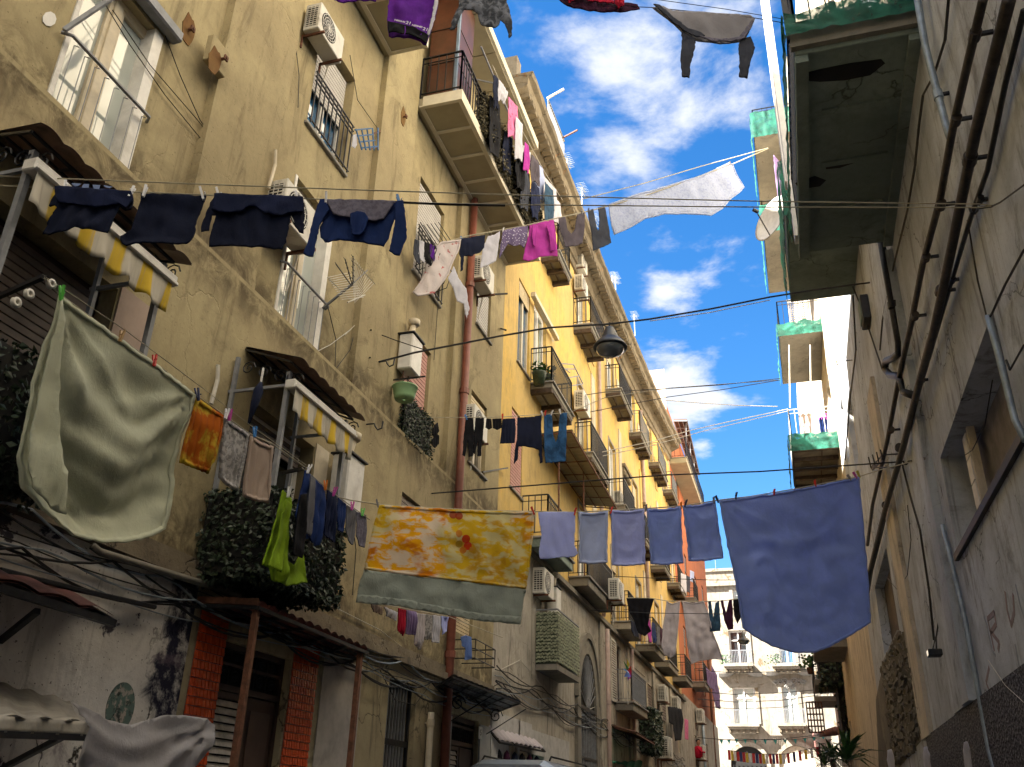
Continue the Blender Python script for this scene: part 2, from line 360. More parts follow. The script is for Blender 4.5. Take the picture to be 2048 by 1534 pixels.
# ------------------------------------------------------------------ facade helper
def facade(x, Y0, Y1, Z0, Z1, holes=(), side=1, rev=.22, edge=.3, mb=None):
    mb = mb or MB()
    hs = [h for h in holes if h[1] > Y0 and h[0] < Y1 and h[3] > Z0 and h[2] < Z1]
    hs = [(max(h[0], Y0), min(h[1], Y1), max(h[2], Z0), min(h[3], Z1)) for h in hs]
    ys = sorted(set([Y0, Y1] + [q for h in hs for q in h[:2]])); zs = sorted(set([Z0, Z1] + [q for h in hs for q in h[2:]]))
    for i in range(len(ys) - 1):
        for j in range(len(zs) - 1):
            cy, cz = (ys[i] + ys[i + 1]) / 2, (zs[j] + zs[j + 1]) / 2
            if any(h[0] < cy < h[1] and h[2] < cz < h[3] for h in hs): continue
            a, b, c, d = (x, ys[i], zs[j]), (x, ys[i + 1], zs[j]), (x, ys[i + 1], zs[j + 1]), (x, ys[i], zs[j + 1])
            mb.quad(*((a, b, c, d) if side > 0 else (d, c, b, a)))
    xb = x - side * rev
    for h in hs:
        y0, y1, z0, z1 = h
        mb.quad((x, y0, z0), (x, y0, z1), (xb, y0, z1), (xb, y0, z0)); mb.quad((x, y1, z1), (x, y1, z0), (xb, y1, z0), (xb, y1, z1))
        mb.quad((x, y0, z1), (x, y1, z1), (xb, y1, z1), (xb, y0, z1)); mb.quad((x, y1, z0), (x, y0, z0), (xb, y0, z0), (xb, y1, z0))
    xe = x - side * edge
    mb.quad((x, Y0, Z0), (x, Y0, Z1), (xe, Y0, Z1), (xe, Y0, Z0)); mb.quad((x, Y1, Z1), (x, Y1, Z0), (xe, Y1, Z0), (xe, Y1, Z1))
    mb.quad((x, Y0, Z1), (x, Y1, Z1), (xe, Y1, Z1), (xe, Y0, Z1)); mb.quad((x, Y1, Z0), (x, Y0, Z0), (xe, Y0, Z0), (xe, Y1, Z0))
    return mb
def building(name, label, loc): return thing(name, label, 'building', loc)
# ------------------------------------------------------------------ windows (parts of a building); X = plane of the wall, side = outward sign
MESHES = {}
def pieces(name, mbs, mat, parent, at):       # many alike pieces sharing one mesh; mbs local, at = world locations
    key = (name, mat.name, id(mbs)); me = None; out = []
    for p in at:
        o = obj(name, mbs, mat, parent, local=True) if me is None else None
        if me is None: me = o.data
        else:
            o = bpy.data.objects.new(name, me); link(o); o.parent = parent; ORG[o.name] = ORG[parent.name]
        o.location = Vector(p) - ORG[parent.name]
        out.append(o)
    return out
def window(bld, X, y0, y1, z0, z1, kind='french', side=1, rev=.2, frame='white', glass='glass', shut=0., smat='shutter_grey', leaves=2, sill=True, surround=None, open_gap=None, n_slat=None, rail_h=None):
    s = side; xi = X - s * rev; w = y1 - y0; h = z1 - z0
    fr = MB(); t = min(.07, w * .06); d = .07
    fr.box(xi, xi + s * d, y0, y0 + t, z0, z1); fr.box(xi, xi + s * d, y1 - t, y1, z0, z1); fr.box(xi, xi + s * d, y0 + t, y1 - t, z1 - t, z1); fr.box(xi, xi + s * d, y0 + t, y1 - t, z0, z0 + t * .8)
    for k in range(1, leaves):
        yc = y0 + w * k / leaves; fr.box(xi + s * .005, xi + s * (d + .012), yc - t * .8, yc + t * .8, z0 + t * .8, z1 - t)
    f = obj('window', fr, M[frame], bld, bevel=.004)
    for k in range(leaves):
        a = y0 + w * k / leaves + t * .8; b = y0 + w * (k + 1) / leaves - t * .8
        obj('pane', MB().box(xi + s * .012, xi + s * .022, a, b, z0 + t * .8, z1 - t), M[glass], f)
        if kind in ('french', 'louvre') and w > .9:
            sm = MB(); q = .045; a -= .001; b += .001
            for bx in ((a, a + q, z0 + t * .8, z1 - t), (b - q, b, z0 + t * .8, z1 - t), (a + q, b - q, z1 - t - q, z1 - t), (a + q, b - q, z0 + t * .8, z0 + t * .8 + q * 1.5)):
                sm.box(xi + s * .024, xi + s * .06, *bx)
            obj('sash', sm, M[frame], f)
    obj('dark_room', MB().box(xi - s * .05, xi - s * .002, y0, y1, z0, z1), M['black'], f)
    if shut > 0:
        zb = z1 - h * shut; n = n_slat or max(4, int(h * shut / .07)); sh = (z1 - t - zb) / n
        sl = MB().box(-.012, .012, -(w - 2 * t) / 2, (w - 2 * t) / 2, 0, sh * .80)
        pieces('slat', sl, M[smat], f, [(xi + s * (d + .03), (y0 + y1) / 2, zb + i * sh) for i in range(n)])
        bk = MB().box(xi + s * (d + .004), xi + s * (d + .014), y0 + t, y1 - t, zb, z1 - t); obj('shutter_back', bk, M['black'], f)
    if sill: obj('sill', MB().box(X - s * rev * .5, X + s * .05, y0 - .06, y1 + .06, z0 - .05, z0 - .003), M['trim'], f, bevel=.006)
    if surround:
        g = MB(); q = .10; xo = X + s * .025
        g.box(X + s * .002, xo, y0 - q, y0, z0, z1 + q); g.box(X + s * .002, xo, y1, y1 + q, z0, z1 + q); g.box(X + s * .002, xo, y0, y1, z1, z1 + q)
        obj('surround', g, M[surround], f, bevel=.006)
    return f
def rail(parent, X, y0, y1, z0, depth, h=1.0, side=1, gap=.12, mat='iron', r=.009, name='railing', nose=None, ends=True):
    s = side; m = MB(); xo = X + s * depth
    segs = [((xo, y0), (xo, y1))]
    if ends: segs += [((X, y0), (xo, y0)), ((X, y1), (xo, y1))]
    for (xa, ya), (xb, yb) in segs:
        m.bar((xa, ya, z0 + h), (xb, yb, z0 + h), .04, .022); m.bar((xa, ya, z0 + .09), (xb, yb, z0 + .09), .028, .014); m.bar((xa, ya, z0 + h - .13), (xb, yb, z0 + h - .13), .02, .012)
        L = math.hypot(xb - xa, yb - ya); n = max(2, int(L / gap))
        for i in range(n + 1):
            t = i / n; x, y = xa + (xb - xa) * t, ya + (yb - ya) * t
            if i in (0, n): m.box(x - .014, x + .014, y - .014, y + .014, z0, z0 + h)
            else: m.box(x - r, x + r, y - r, y + r, z0 + .08, z0 + h)
    return obj(name, m, M[mat], parent)
# balcony as a part of its building: slab > railing, beam
def balcony(bld, X, y0, y1, z, depth, side=1, th=.13, beams=3, slabm='slab', h=1.0, railm='iron', cap=True, gap=.12, brackets=False, railing=True):
    s = side; m = MB().box(X, X + s * depth, y0, y1, z, z + th)
    sl = obj('balcony', m, M[slabm], bld, bevel=.012)
    if cap: obj('edge_stone', MB().box(X, X + s * (depth + .05), y0 - .05, y1 + .05, z + th, z + th + .045), M['trim'], sl, bevel=.006)
    if beams:
        for k in range(beams):
            y = y0 + (y1 - y0 - .14) * k / (beams - 1) + .0
            obj('beam', MB().box(X, X + s * (depth - .02), y, y + .12, z - .12, z - .002), M['beam'], sl)
        b = MB(); b.box(X + s * depth * .35, X + s * (depth * .35 + .03), y0 + .12, y1 - .12, z - .045, z - .003); b.box(X + s * (depth - .05), X + s * (depth - .015), y0 + .12, y1 - .12, z - .07, z - .003)
        obj('edge_beam', b, M['beam'], sl)
    if brackets:
        for k in range(3):
            y = y0 + .1 + (y1 - y0 - .3) * k / 2
            obj('bracket', MB().slab([(X, y, z - .02), (X + s * depth * .9, y, z - .02), (X + s * depth * .8, y, z - .1), (X, y, z - .45)], (0, .12, 0)), M[slabm], sl)
    if railing: rail(sl, X, y0, y1, z + th + (.045 if cap else 0), depth - .03, h, s, gap, railm)
    return sl
def bal_px(w, o, f, X=XL):      # near wall corner, near outer corner, far outer corner (survey points)
    p = PX(*w, X); q = PZ(*o, p.z); r = PZ(*f, p.z)
    return p.y, r.y, p.z, abs(q.x - X)
# ================================================================== LEFT BUILDING A (tan plaster)
A = building('tan_apartment_building', 'tall tan plastered apartment building filling the left foreground of the street', (XL, 5, 0))
HA = dict(w1=(4.30, 5.34, 6.86, 8.62), w3=(7.98, 9.06, 6.88, 8.95), w2=(8.04, 9.12, 9.86, 11.62), w5=(11.75, 12.95, 9.86, 11.85), w7=(11.78, 12.80, 6.95, 8.78),
          w6=(14.72, 15.58, 10.45, 11.55), w8=(14.65, 15.62, 7.48, 8.95), v1=(2.9, 5.48, 3.75, 5.70), v2=(7.75, 9.15, 3.75, 5.62), w9=(11.85, 12.6, 4.9, 5.95), w10=(14.3, 15.3, 4.35, 4.95),
          d1=(7.95, 9.25, .05, 3.10), d2=(11.95, 12.95, .05, 3.28), d3=(14.45, 15.85, .05, 3.05))
H = list(HA.values())
up = MB()
for (a, b, x) in ((-26, 6.13, XL), (6.13, 7.42, XLO), (7.42, 9.92, XL), (9.92, 11.18, XLO), (11.18, 13.57, XL), (13.57, 16.5, XLO)):
    facade(x, a, b, 6.86, 16.0, H, mb=up)
facade(XLO, -26, 16.5, 3.72, 6.86, H, mb=up)
obj('wall', up, M['tan'], A)
lo = MB(); facade(XLO, -26, 7.36, 0, 3.50, H, mb=lo); obj('ground_floor_wall', lo, M['white_low'], A)
lo = MB(); facade(XLO - .004, 7.36, 16.5, 0, 3.50, H, mb=lo); obj('ground_floor_wall', lo, M['tan_low'], A)
obj('string_course', MB().box(XL - .1, XLO + .10, -26, 16.52, 3.50, 3.60).box(XL - .1, XLO + .05, -26, 16.52, 3.60, 3.72), M['stone'], A)
obj('backing_wall', MB().box(-9, XL - .31, -26, 16.5, 0, 16.0), M['tan_low'], A)
# roof slab with panelled eave, unseen block added behind it to shade the right wall
obj('roof', MB().box(-9, -4.62, -26, 16.32, 16.0, 16.22), M['soffit_rib'], A)
for k in range(9):
    y = 16.25 - k * 1.05
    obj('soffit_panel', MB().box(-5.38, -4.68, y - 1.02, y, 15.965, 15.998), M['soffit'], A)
obj('unseen_shade_block', MB().box(-13, -7.2, -26, 16.3, 16.22, 22.0), M['tan'], A)
# windows
window(A, XL, *HA['w1'], 'french', frame='cream', glass='glass_white', rev=.16, sill=False)
window(A, XL, *HA['w3'], 'french', frame='cream', glass='glass_white', rev=.16, sill=False)
for (k) in ('w1', 'w3'):
    y0, y1, z0, z1 = HA[k]
    j = MB().box(XL - .15, XL + .015, y1 - .13, y1 - .003, z0, z1).box(XL - .15, XL + .015, y0 + .003, y0 + .05, z0, z1)
    obj('reveal_lining', j, M['white'], A)
    r = MB(); r.tube([(XL + .02, y0 - .06, z0 + .70), (XL + .09, y0, z0 + .70), (XL + .09, y1, z0 + .70), (XL + .02, y1 + .05, z0 + .70)], .018)
    for i in range(8):
        y = y0 + (i + .5) * (y1 - y0) / 8; r.tube([(XL + .06, y, z0), (XL + .06, y, z0 + .66), (XL + .06, y + .05, z0 + .69)], .006, 4)
    obj('window_rail', r, M['grey_metal'], A)
window(A, XL, *HA['w2'], 'plain', shut=.56, smat='shutter_grey', frame='white', glass='glass_blue', rev=.22, surround=None)
window(A, XL, *HA['w5'], 'plain', shut=.98, smat='shutter_grey', frame='cream', rev=.15)
window(A, XL, *HA['w7'], 'plain', shut=.98, smat='shutter_pink', frame='cream', rev=.15, sill=False)
window(A, XLO, *HA['w6'], 'plain', shut=.98, smat='shutter_grey', frame='white', rev=.15)
window(A, XLO, *HA['w8'], 'plain', shut=.45, smat='shutter_cream', frame='cream', glass='glass_dark', rev=.15)
window(A, XLO, *HA['w10'], 'plain', shut=.98, smat='shutter_cream', frame='cream', rev=.15, sill=False, n_slat=9)
obj('blind_cassette', MB().box(XL + .01, XL + .14, 4.35, 5.47, 8.64, 8.78), M['grey_metal'], A, bevel=.02)
obj('blind_arm', MB().bar((XL + .07, 4.22, 7.55), (XL + .45, 4.55, 8.5), .035), M['grey_metal'], A)
obj('number_print', MB().box(XL + .01, XL + .012, 1, 1.01, 9, 9.01), M['grey_metal'], A) if False else None
window(A, XLO, *HA['w9'], 'plain', shut=.5, smat='shutter_brown', frame='cream', glass='glass_dark', rev=.15, sill=False)
v = window(A, XLO, *HA['v1'], 'plain', shut=1.0, smat='shutter_brown', frame='door_wood', rev=.26, n_slat=26, sill=False)
window(A, XLO, *HA['v2'], 'french', frame='white', glass='glass_dark', rev=.26, sill=False, shut=.16, smat='shutter_brown')
for k, hh in (('w2', .86), ('w5', .9)):
    y0, y1, z0, z1 = HA[k]; r = MB()
    for zz in (0.04, hh - .16, hh - .08, hh): r.bar((XL + .06, y0 - .04, z0 + zz), (XL + .06, y1 + .04, z0 + zz), .022, .014)
    for i in range(10):
        y = y0 + i * (y1 - y0) / 9; r.box(XL + .052, XL + .068, y - .008, y + .008, z0, z0 + hh)
    obj('window_rail', r, M['iron'], A)
# pale plaster cheeks beside the first floor openings, pinkish
obj('painted_reveal', MB().box(XLO + .002, XLO + .02, 5.50, 5.95, 3.74, 5.75), simple('dusty_pink_paint', (.42, .32, .26), .85, .1), A)
obj('painted_reveal', MB().box(XLO + .002, XLO + .02, 9.17, 9.5, 3.74, 5.68), M['cream'], A)
# ---- fourth floor balconies with panelled soffits
def long_balcony(y0, y1, z, d, n):
    m = MB().box(XL + .02, XL + d, y0, y1, z, z + .17)
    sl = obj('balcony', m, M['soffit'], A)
    t = MB().box(XL + d - .07, XL + d + .012, y0 - .01, y1 + .01, z - .03, z + .2).box(XL + .10, XL + .17, y0, y1, z - .03, z - .002)
    t.box(XL + .17, XL + d - .07, y0 - .01, y0 + .06, z - .03, z + .2)
    obj('edge_trim', t, M['soffit_rib'], sl)
    for k in range(n):
        yy = y0 + (y1 - y0) * (k + 1) / n - .03
        obj('soffit_rib', MB().box(XL + .17, XL + d - .07, yy - .03, yy + .03, z - .028, z - .002), M['soffit_rib'], sl)
    return sl
bA = long_balcony(11.21, 16.5, 12.96, .90, 7)
rail(bA, XL + .1, 11.23, 16.45, 13.16, .76, .95, gap=.13)
bN = long_balcony(4.6, 9.9, 12.9, .78, 5)
rail(bN, XL + .1, 4.62, 9.88, 13.1, .64, .95, gap=.13)
# panelled soffit of the near balcony has fine boards
obj('parapet', MB().box(XL - .2, XLO, 4.6, 9.9, 13.07, 15.98), M['soffit_rib'], A)
ver = MB().box(-5.36, -4.80, 11.36, 12.15, 13.17, 15.95)
vo = obj('veranda', ver, M['wood'], A, bevel=.01)
obj('corner_post', MB().box(-4.82, -4.775, 11.33, 11.39, 13.17, 15.95), simple('blue_grey_post', (.16, .22, .30), .5), vo)
for zz in (14.05, 14.9):
    obj('panel_joint', MB().box(-5.36, -4.79, 11.345, 11.36, zz, zz + .012).box(-4.80, -4.792, 11.4, 12.15, zz, zz + .012), M['black'], vo)
obj('canopy_frame', MB().bar((-4.66, 12.2, 15.2), (-4.62, 16.2, 15.0), .03).bar((-5.3, 13.2, 15.5), (-4.62, 13.2, 15.15), .03).bar((-5.3, 15.2, 15.5), (-4.62, 15.2, 15.05), .03), M['grey_metal'], bA)
# ---- doors of the ground floor
def scroll(m, c, r, ax='YZ', turns=1.6, r0=.0, n=14, w=.006, flip=1, X=0):
    pts = []
    for i in range(n + 1):
        t = i / n; a = t * turns * 2 * PI; q = r * (1 - t * .85)
        if ax == 'YZ': pts.append((X, c[0] + q * math.cos(a) * flip, c[1] + q * math.sin(a)))
        else: pts.append((c[0] + q * math.cos(a) * flip, X, c[1] + q * math.sin(a)))
    m.tube(pts, w, 4, False)
def louvre_leaf(parent, x, y0, y1, z0, z1, mat, fmat, side=1, n=None, name='shutter'):
    f = MB(); t = .06
    f.box(x, x + side * .04, y0, y0 + t, z0, z1); f.box(x, x + side * .04, y1 - t, y1, z0, z1)
    for zz in (z0, (z0 + z1) / 2 - t / 2, z1 - t): f.box(x, x + side * .04, y0 + t, y1 - t, zz, zz + t)
    fo = obj(name, f, M[fmat], parent); n = n or int((z1 - z0) / .075); sh = (z1 - z0 - 2 * t) / n
    sl = MB().hexa([(side * .006, y0 + t - (y0 + y1) / 2, 0), (side * .036, y0 + t - (y0 + y1) / 2, -.012), (side * .036, (y1 - y0) / 2 - t, -.012), (side * .006, (y1 - y0) / 2 - t, 0)],
                   [(side * .0, y0 + t - (y0 + y1) / 2, sh * .62), (side * .01, y0 + t - (y0 + y1) / 2, sh * .66), (side * .01, (y1 - y0) / 2 - t, sh * .66), (side * .0, (y1 - y0) / 2 - t, sh * .62)])
    pieces('slat', sl, M[mat], fo, [(x, (y0 + y1) / 2, z0 + t + i * sh + .01) for i in range(n)])
    obj('shutter_back', MB().box(x - side * .012, x - side * .004, y0 + t, y1 - t, z0, z1), M['black'], fo)
    return fo
# door 1 between the orange tiled jambs
y0, y1, z0, z1 = HA['d1']; xi = XLO - .14
d = obj('entrance_door', MB().box(xi - .04, xi, y0, y1, z0, z1), M['black'], A)
obj('door_frame', MB().box(xi, xi + .06, y0, y0 + .06, z0, 3.1).box(xi, xi + .06, y1 - .06, y1, z0, 3.1).box(xi, xi + .06, y0, y1, 2.64, 2.70).box(xi, xi + .06, y0, y1, 2.88, 2.91).box(xi, xi + .06, y0, y1, 3.04, 3.1), M['door_wood'], d)
g = MB()
for row, (za, ra) in enumerate(((2.79, .085), (2.97, .06))):
    for k in range(5):
        yc = y0 + .17 + k * .24; scroll(g, (yc, za), ra * .8, X=xi + .03); scroll(g, (yc, za), ra * .8, X=xi + .03, flip=-1)
for k in range(6): g.bar((xi + .03, y0 + .05 + k * .24, 2.70), (xi + .03, y0 + .05 + k * .24, 3.05), .01)
obj('scroll_grille', g, M['iron'], d)
louvre_leaf(d, xi + .01, y0 + .07, y0 + .62, .1, 2.63, 'shutter_white', 'door_wood')
obj('door_leaf', MB().box(xi + .005, xi + .05, y0 + .66, y1 - .07, .1, 2.63), M['door_wood'], d, bevel=.01)
obj('step_panel', MB().box(xi + .052, xi + .06, y0 + .75, y1 - .16, .3, 2.5), simple('brown_door_panel', (.09, .055, .045), .4, .3, 3), d)
# orange glazed jambs: horizontal courses of ribbed tiles
tile = MB().hexa([(-.002, -.0255, 0), (.014, -.0245, 0), (.014, .0245, 0), (-.002, .0255, 0)], [(-.002, -.0255, .076), (.004, -.0235, .076), (.004, .0235, .076), (-.002, .0255, .076)])
def jamb(ya, yb):
    bk = obj('jamb_backing', MB().box(XLO, XLO + .006, ya, yb, .05, 3.34), M['tile_red'], A)
    nc = int((yb - ya) / .056); rows = 40; w = (yb - ya) / nc
    pts = [(XLO + .008, ya + (i + .5) * w, .05 + r * .0822) for r in range(rows - 1, -1, -1) for i in range(nc)]
    pieces('tile', tile, M['orange_tile'], bk, pts[:300])
    rest = MB()
    for p in pts[300:]: rest.v += [(p[0] + a, p[1] + b, p[2] + c) for a, b, c in tile.v]; rest.f += [tuple(len(rest.v) - 8 + i for i in f) for f in tile.f]
    if rest.v: obj('tiles', rest, M['orange_tile'], bk)['kind'] = 'stuff'
jamb(7.46, 7.93); jamb(9.28, 9.86)
# door 2: barred gate
y0, y1, z0, z1 = HA['d2']; d = obj('gate', MB().box(XLO - .2, XLO - .16, y0, y1, z0, z1), M['black'], A)
obj('gate_frame', MB().box(XLO - .12, XLO - .08, y0, y1, 2.42, 2.50).box(XLO - .12, XLO - .08, y0, y1, 3.2, 3.27).box(XLO - .12, XLO - .08, y0, y0 + .05, z0, 3.27).box(XLO - .12, XLO - .08, y1 - .05, y1, z0, 3.27), M['iron'], d)
pieces('bar', MB().box(-.012, .012, -.012, .012, .05, 3.2), M['grey_metal'], d, [(XLO - .10, y0 + .1 + i * .105, 0) for i in range(8)])
# door 3: louvred shutters with lattice transom
y0, y1, z0, z1 = HA['d3']; xi = XLO - .14; d = obj('entrance_door', MB().box(xi - .04, xi, y0, y1, z0, z1), M['black'], A)
obj('door_frame', MB().box(xi, xi + .06, y0, y0 + .06, z0, 3.02).box(xi, xi + .06, y1 - .06, y1, z0, 3.02).box(xi, xi + .06, y0, y1, 2.60, 2.67).box(xi, xi + .06, y0, y1, 2.88, 2.92).box(xi, xi + .06, y0, y1, 2.97, 3.05), M['door_wood'], d)
g = MB()
for k in range(14):
    y = y0 + .08 + k * .095; g.bar((xi + .03, y, 2.67), (xi + .03, y + .09, 2.88), .01); g.bar((xi + .03, y + .09, 2.67), (xi + .03, y, 2.88), .01)
for k in range(4): scroll(g, (y0 + .25 + k * .3, 2.95), .05, X=xi + .03)
obj('lattice_grille', g, M['iron'], d)
louvre_leaf(d, xi + .01, y0 + .07, y0 + .68, .1, 2.58, 'shutter_white', 'door_wood')
obj('door_leaf', MB().box(xi + .005, xi + .05, y0 + .72, y1 - .07, .1, 2.58), M['door_wood'], d, bevel=.01)
obj('painted_jamb', MB().box(XLO, XLO + .03, 15.87, 16.45, 0, 3.0).box(XLO, XLO + .03, 14.1, 14.43, 0, 3.0), simple('pale_grey_paint', (.38, .38, .37), .8, .15), A)
obj('painted_panel', MB().box(XLO, XLO + .012, 10.0, 11.05, 0, 3.28), simple('off_white_paint', (.46, .43, .40), .85, .15, dirt=(.2, .18, .16)), A)
# ================================================================== LEFT BUILDING B (yellow over grey)
B = building('yellow_apartment_building', 'long yellow plastered apartment building with stone cornice above a grey stucco base', (XL, 30, 0))
def bwin(y0, y1, z0, z1): return (y0, y1, z0, z1)
cols = [19.9, 24.9, 29.8, 34.7, 39.6, 44.2]
def dz(y, lvl): return max(0, (y - 31)) * (.085, .06, .03)[lvl]
HB = []; spec = []
for i, c in enumerate(cols):
    for lvl, zf in enumerate((15.45, 11.15, 7.22)):
        z = zf + dz(c, lvl)
        if (i, lvl) == (0, 2): continue
        h = (c - .62, c + .62, z, z + 2.55); HB.append(h); spec.append((h, i, lvl))
extra = [(26.9, 27.9, 11.5, 13.3), (17.6, 18.5, 8.0, 9.9), (31.9, 32.9, 11.6, 13.2), (36.8, 37.7, 11.9, 13.4), (17.9, 18.9, 11.2, 13.5)]
extra = extra[1:]
ZT = lambda y: 17.75 + max(0, y - 27) * .095
up = MB()
for a, b in ((16.5, 27), (27, 36), (36, 47.2)):
    facade(XL, a, b, 7.0, ZT((a + b) / 2), HB + extra, mb=up, edge=.05)
obj('wall', up, M['yellow'], B)
obj('backing_wall', MB().box(-11, XL - .32, 16.6, 47.2, 0, 17.9), M['yellow'], B)
GB = [(17.7, 18.25, 2.3, 3.0), (18.4, 19.2, .05, 2.75), (24.0, 25.3, .05, 4.2), (28.9, 30.0, 4.7, 6.6), (28.7, 30.1, .05, 3.0), (31.9, 32.6, 4.2, 6.0), (32.2, 33.0, .05, 3.1), (35.2, 36.3, .05, 3.0), (35.5, 36.6, 4.4, 6.2), (39.3, 40.4, 4.3, 6.2), (40.0, 41, .05, 3.0), (43.8, 44.9, 4.3, 6.3), (44, 45, .05, 3.0)]
lo = MB(); facade(XLO, 16.5, 47.2, 0, 6.82, GB, mb=lo); obj('ground_floor_wall', lo, M['grey_low'], B)
obj('string_course', MB().box(XL, XLO + .12, 16.52, 47.2, 6.82, 6.93).box(XL, XLO + .06, 16.52, 47.2, 6.93, 7.0), M['slab'], B)
obj('whitewashed_base', MB().box(XLO, XLO + .02, 16.52, 17.65, .02, 3.3).box(XLO, XLO + .02, 18.28, 18.36, .02, 3.3).box(XLO, XLO + .02, 19.24, 22.6, .02, 3.2).box(XLO, XLO + .02, 17.65, 19.24, 3.02, 3.3), simple('whitewash', (.48, .47, .46), .85, .15, dirt=(.2, .19, .18)), B)
# cornice following the roof line (survey points), with dentil ends and broken underside
cp = [(16.3, 18.55), (21.65, 18.48), (27, 18.7), (37.7, 19.45), (45.8, 20.5), (47.3, 20.7)]
def czt(y):
    for (a, za), (b, zb) in zip(cp, cp[1:]):
        if y <= b: return za + (zb - za) * (y - a) / (b - a)
    return cp[-1][1]
prof = [(-.35, -1.15), (.06, -1.15), (.08, -.95), (.14, -.93), (.16, -.62), (.42, -.5), (.58, -.42), (.60, -.20), (.70, -.16), (.72, 0), (-.35, 0)]
cm = MB(); K = 90
rng = random.Random(3)
for k in range(K + 1):
    y = 16.3 + 31 * k / K
    for j, (a, b) in enumerate(prof):
        w = .03 * noise.noise(Vector((y * 1.7, j * 2.1, 0))) + (.05 * noise.noise(Vector((y * 4, j, 5))) if 3 < j < 8 else 0)
        cm.v.append((XL + a + w, y, czt(y) + b + w * .5))
n = len(prof)
for k in range(K):
    for j in range(n): cm.f.append((k * n + j, k * n + (j + 1) % n, (k + 1) * n + (j + 1) % n, (k + 1) * n + j))
cm.f.append(tuple(range(n - 1, -1, -1))); cm.f.append(tuple(K * n + j for j in range(n)))
co = obj('cornice', cm, M['stone'], B)
brick = MB().box(-.10, .14, -.09, .09, 0, .12)
pieces('cornice_block', brick, M['stone'], co, [(XL + .42 + .03 * rng.random(), 16.6 + k * .30 + rng.uniform(-.03, .03), czt(16.6 + k * .3) - .60 + rng.uniform(-.03, .02)) for k in range(100)])
obj('frieze', MB().box(XL - .1, XL + .03, 16.5, 47.2, 17.0, 17.5), M['yellow'], B) if False else None
obj('parapet', MB().box(XL - 1.6, XL - .4, 16.4, 17.2, 17.9, 19.9).box(XL - .4, XL + .25, 16.4, 16.75, 18.5, 19.3), M['end_wall'], B)
# painted vertical pilaster stripes of pale plaster beside the openings
for i, c in enumerate(cols[1:]):
    for lvl, (za, zb) in enumerate(((15.4, 17.0), (11.1, 14.9), (7.1, 10.6))):
        z_ = dz(c, lvl)
        obj('pilaster', MB().box(XL - .02, XL + .035, c + 1.35, c + 1.9, za + z_ * .6, zb + z_ * .6), M['cream_right'] if (i + lvl) % 3 else M['yellow'], B)
# windows of the upper floors
kinds = ['french', 'plain', 'french', 'plain', 'french', 'french']
for (h, i, lvl) in spec:
    closed = (i * 3 + lvl * 5) % 4
    far_ = i > 3
    window(B, XL, *h, 'french' if not far_ else 'plain', frame='white' if closed else 'cream', glass=('glass_white', 'glass', 'glass_blue', 'glass_white')[closed], rev=.16, sill=False,
           shut=(.25, 0, .35, .0)[closed], smat='shutter_cream', surround='end_wall' if i else None, n_slat=8)
for h in extra[:1]: window(B, XL, *h, 'plain', shut=.98, smat='shutter_pink', frame='cream', rev=.12, n_slat=24)
window(B, XL, *extra[3], 'plain', shut=.2, smat='shutter_cream', frame='cream', glass='glass_blue', rev=.12, n_slat=8)
for h in extra[1:3]: window(B, XL, *h, 'plain', frame='cream', glass='glass_dark', rev=.12, surround='stone')
# window heads (scrolled hoods) on the middle floor
for c in (32.4, 37.2):
    m = MB().box(XL + .002, XL + .16, c - .75, c + .75, 13.55, 13.68).box(XL + .002, XL + .10, c - .68, c + .68, 13.4, 13.55)
    for k in range(-3, 4): m.box(XL + .002, XL + .13, c + k * .2 - .04, c + k * .2 + .04, 13.25, 13.4)
    obj('window_hood', m, M['stone'], B)
# balconies surveyed from the photograph
BAL = [((1082, 516), (1118, 514), (1145, 563), 3, 'slab', 'iron'), ((1147, 660), (1183, 655), (1206, 716), 3, 'slab', 'iron'), ((1061, 779), (1107, 778), (1142, 843), 3, 'slab', 'iron'),
       ((1211, 787), (1241, 783), (1262, 836), 3, 'slab', 'iron'), ((1150, 917), (1185, 915), (1210, 970), 3, 'slab', 'iron'), ((1258, 873), (1283, 872), (1302, 914), 4, 'slab', 'grey_metal'),
       ((1297, 932), (1315, 930), (1334, 969), 4, 'slab', 'grey_metal'), ((1326, 986), (1345, 984), (1361, 1010), 3, 'slab', 'grey_metal'),
       ((1137, 1173), (1171, 1165), (1224, 1225), 0, 'slab', 'iron'), ((1222, 1259), (1254, 1251), (1276, 1283), 0, 'end_wall', 'iron'), ((1271, 1303), (1304, 1296), (1323, 1324), 0, 'slab', 'iron'),
       ((1309, 1334), (1334, 1328), (1355, 1353), 0, 'slab', 'iron'), ((1345, 1363), (1365, 1353), (1382, 1376), 0, 'slab', 'iron'),
       ((1224, 1421), (1257, 1419), (1279, 1439), 0, 'slab', 'grey_metal'), ((1301, 1139), (1330, 1137), (1348, 1156), 3, 'slab', 'iron'), ((1334, 1173), (1357, 1170), (1374, 1196), 3, 'slab', 'iron')]
BB = []
for w, o, f, nb, sm, rm in BAL:
    ya, yb, z, d = bal_px(w, o, f); d = min(max(d, .5), .72)
    big = (w == (1137, 1173))
    BB.append(balcony(B, XL + (.1 if z < 6.9 else .0), ya, min(yb, ya + 3.6), z, d, th=.13 if nb else .22, beams=nb, slabm=sm, h=.95, railm=rm, gap=.11 if ya < 30 else .16))
ya, yb, z, d = bal_px((1215, 1030), (1240, 1028), (1262, 1080)); BB.append(balcony(B, XL, 29.0, 31.2, 11.0, .55, beams=3, h=.95))
BB.append(balcony(B, XL, 18.6, 20.9, 6.9, .62, beams=0, th=.2, slabm='slab_dark', h=.95)); BB.append(balcony(B, XL, 33.6, 35.9, 11.1, .55, beams=3, h=.95))
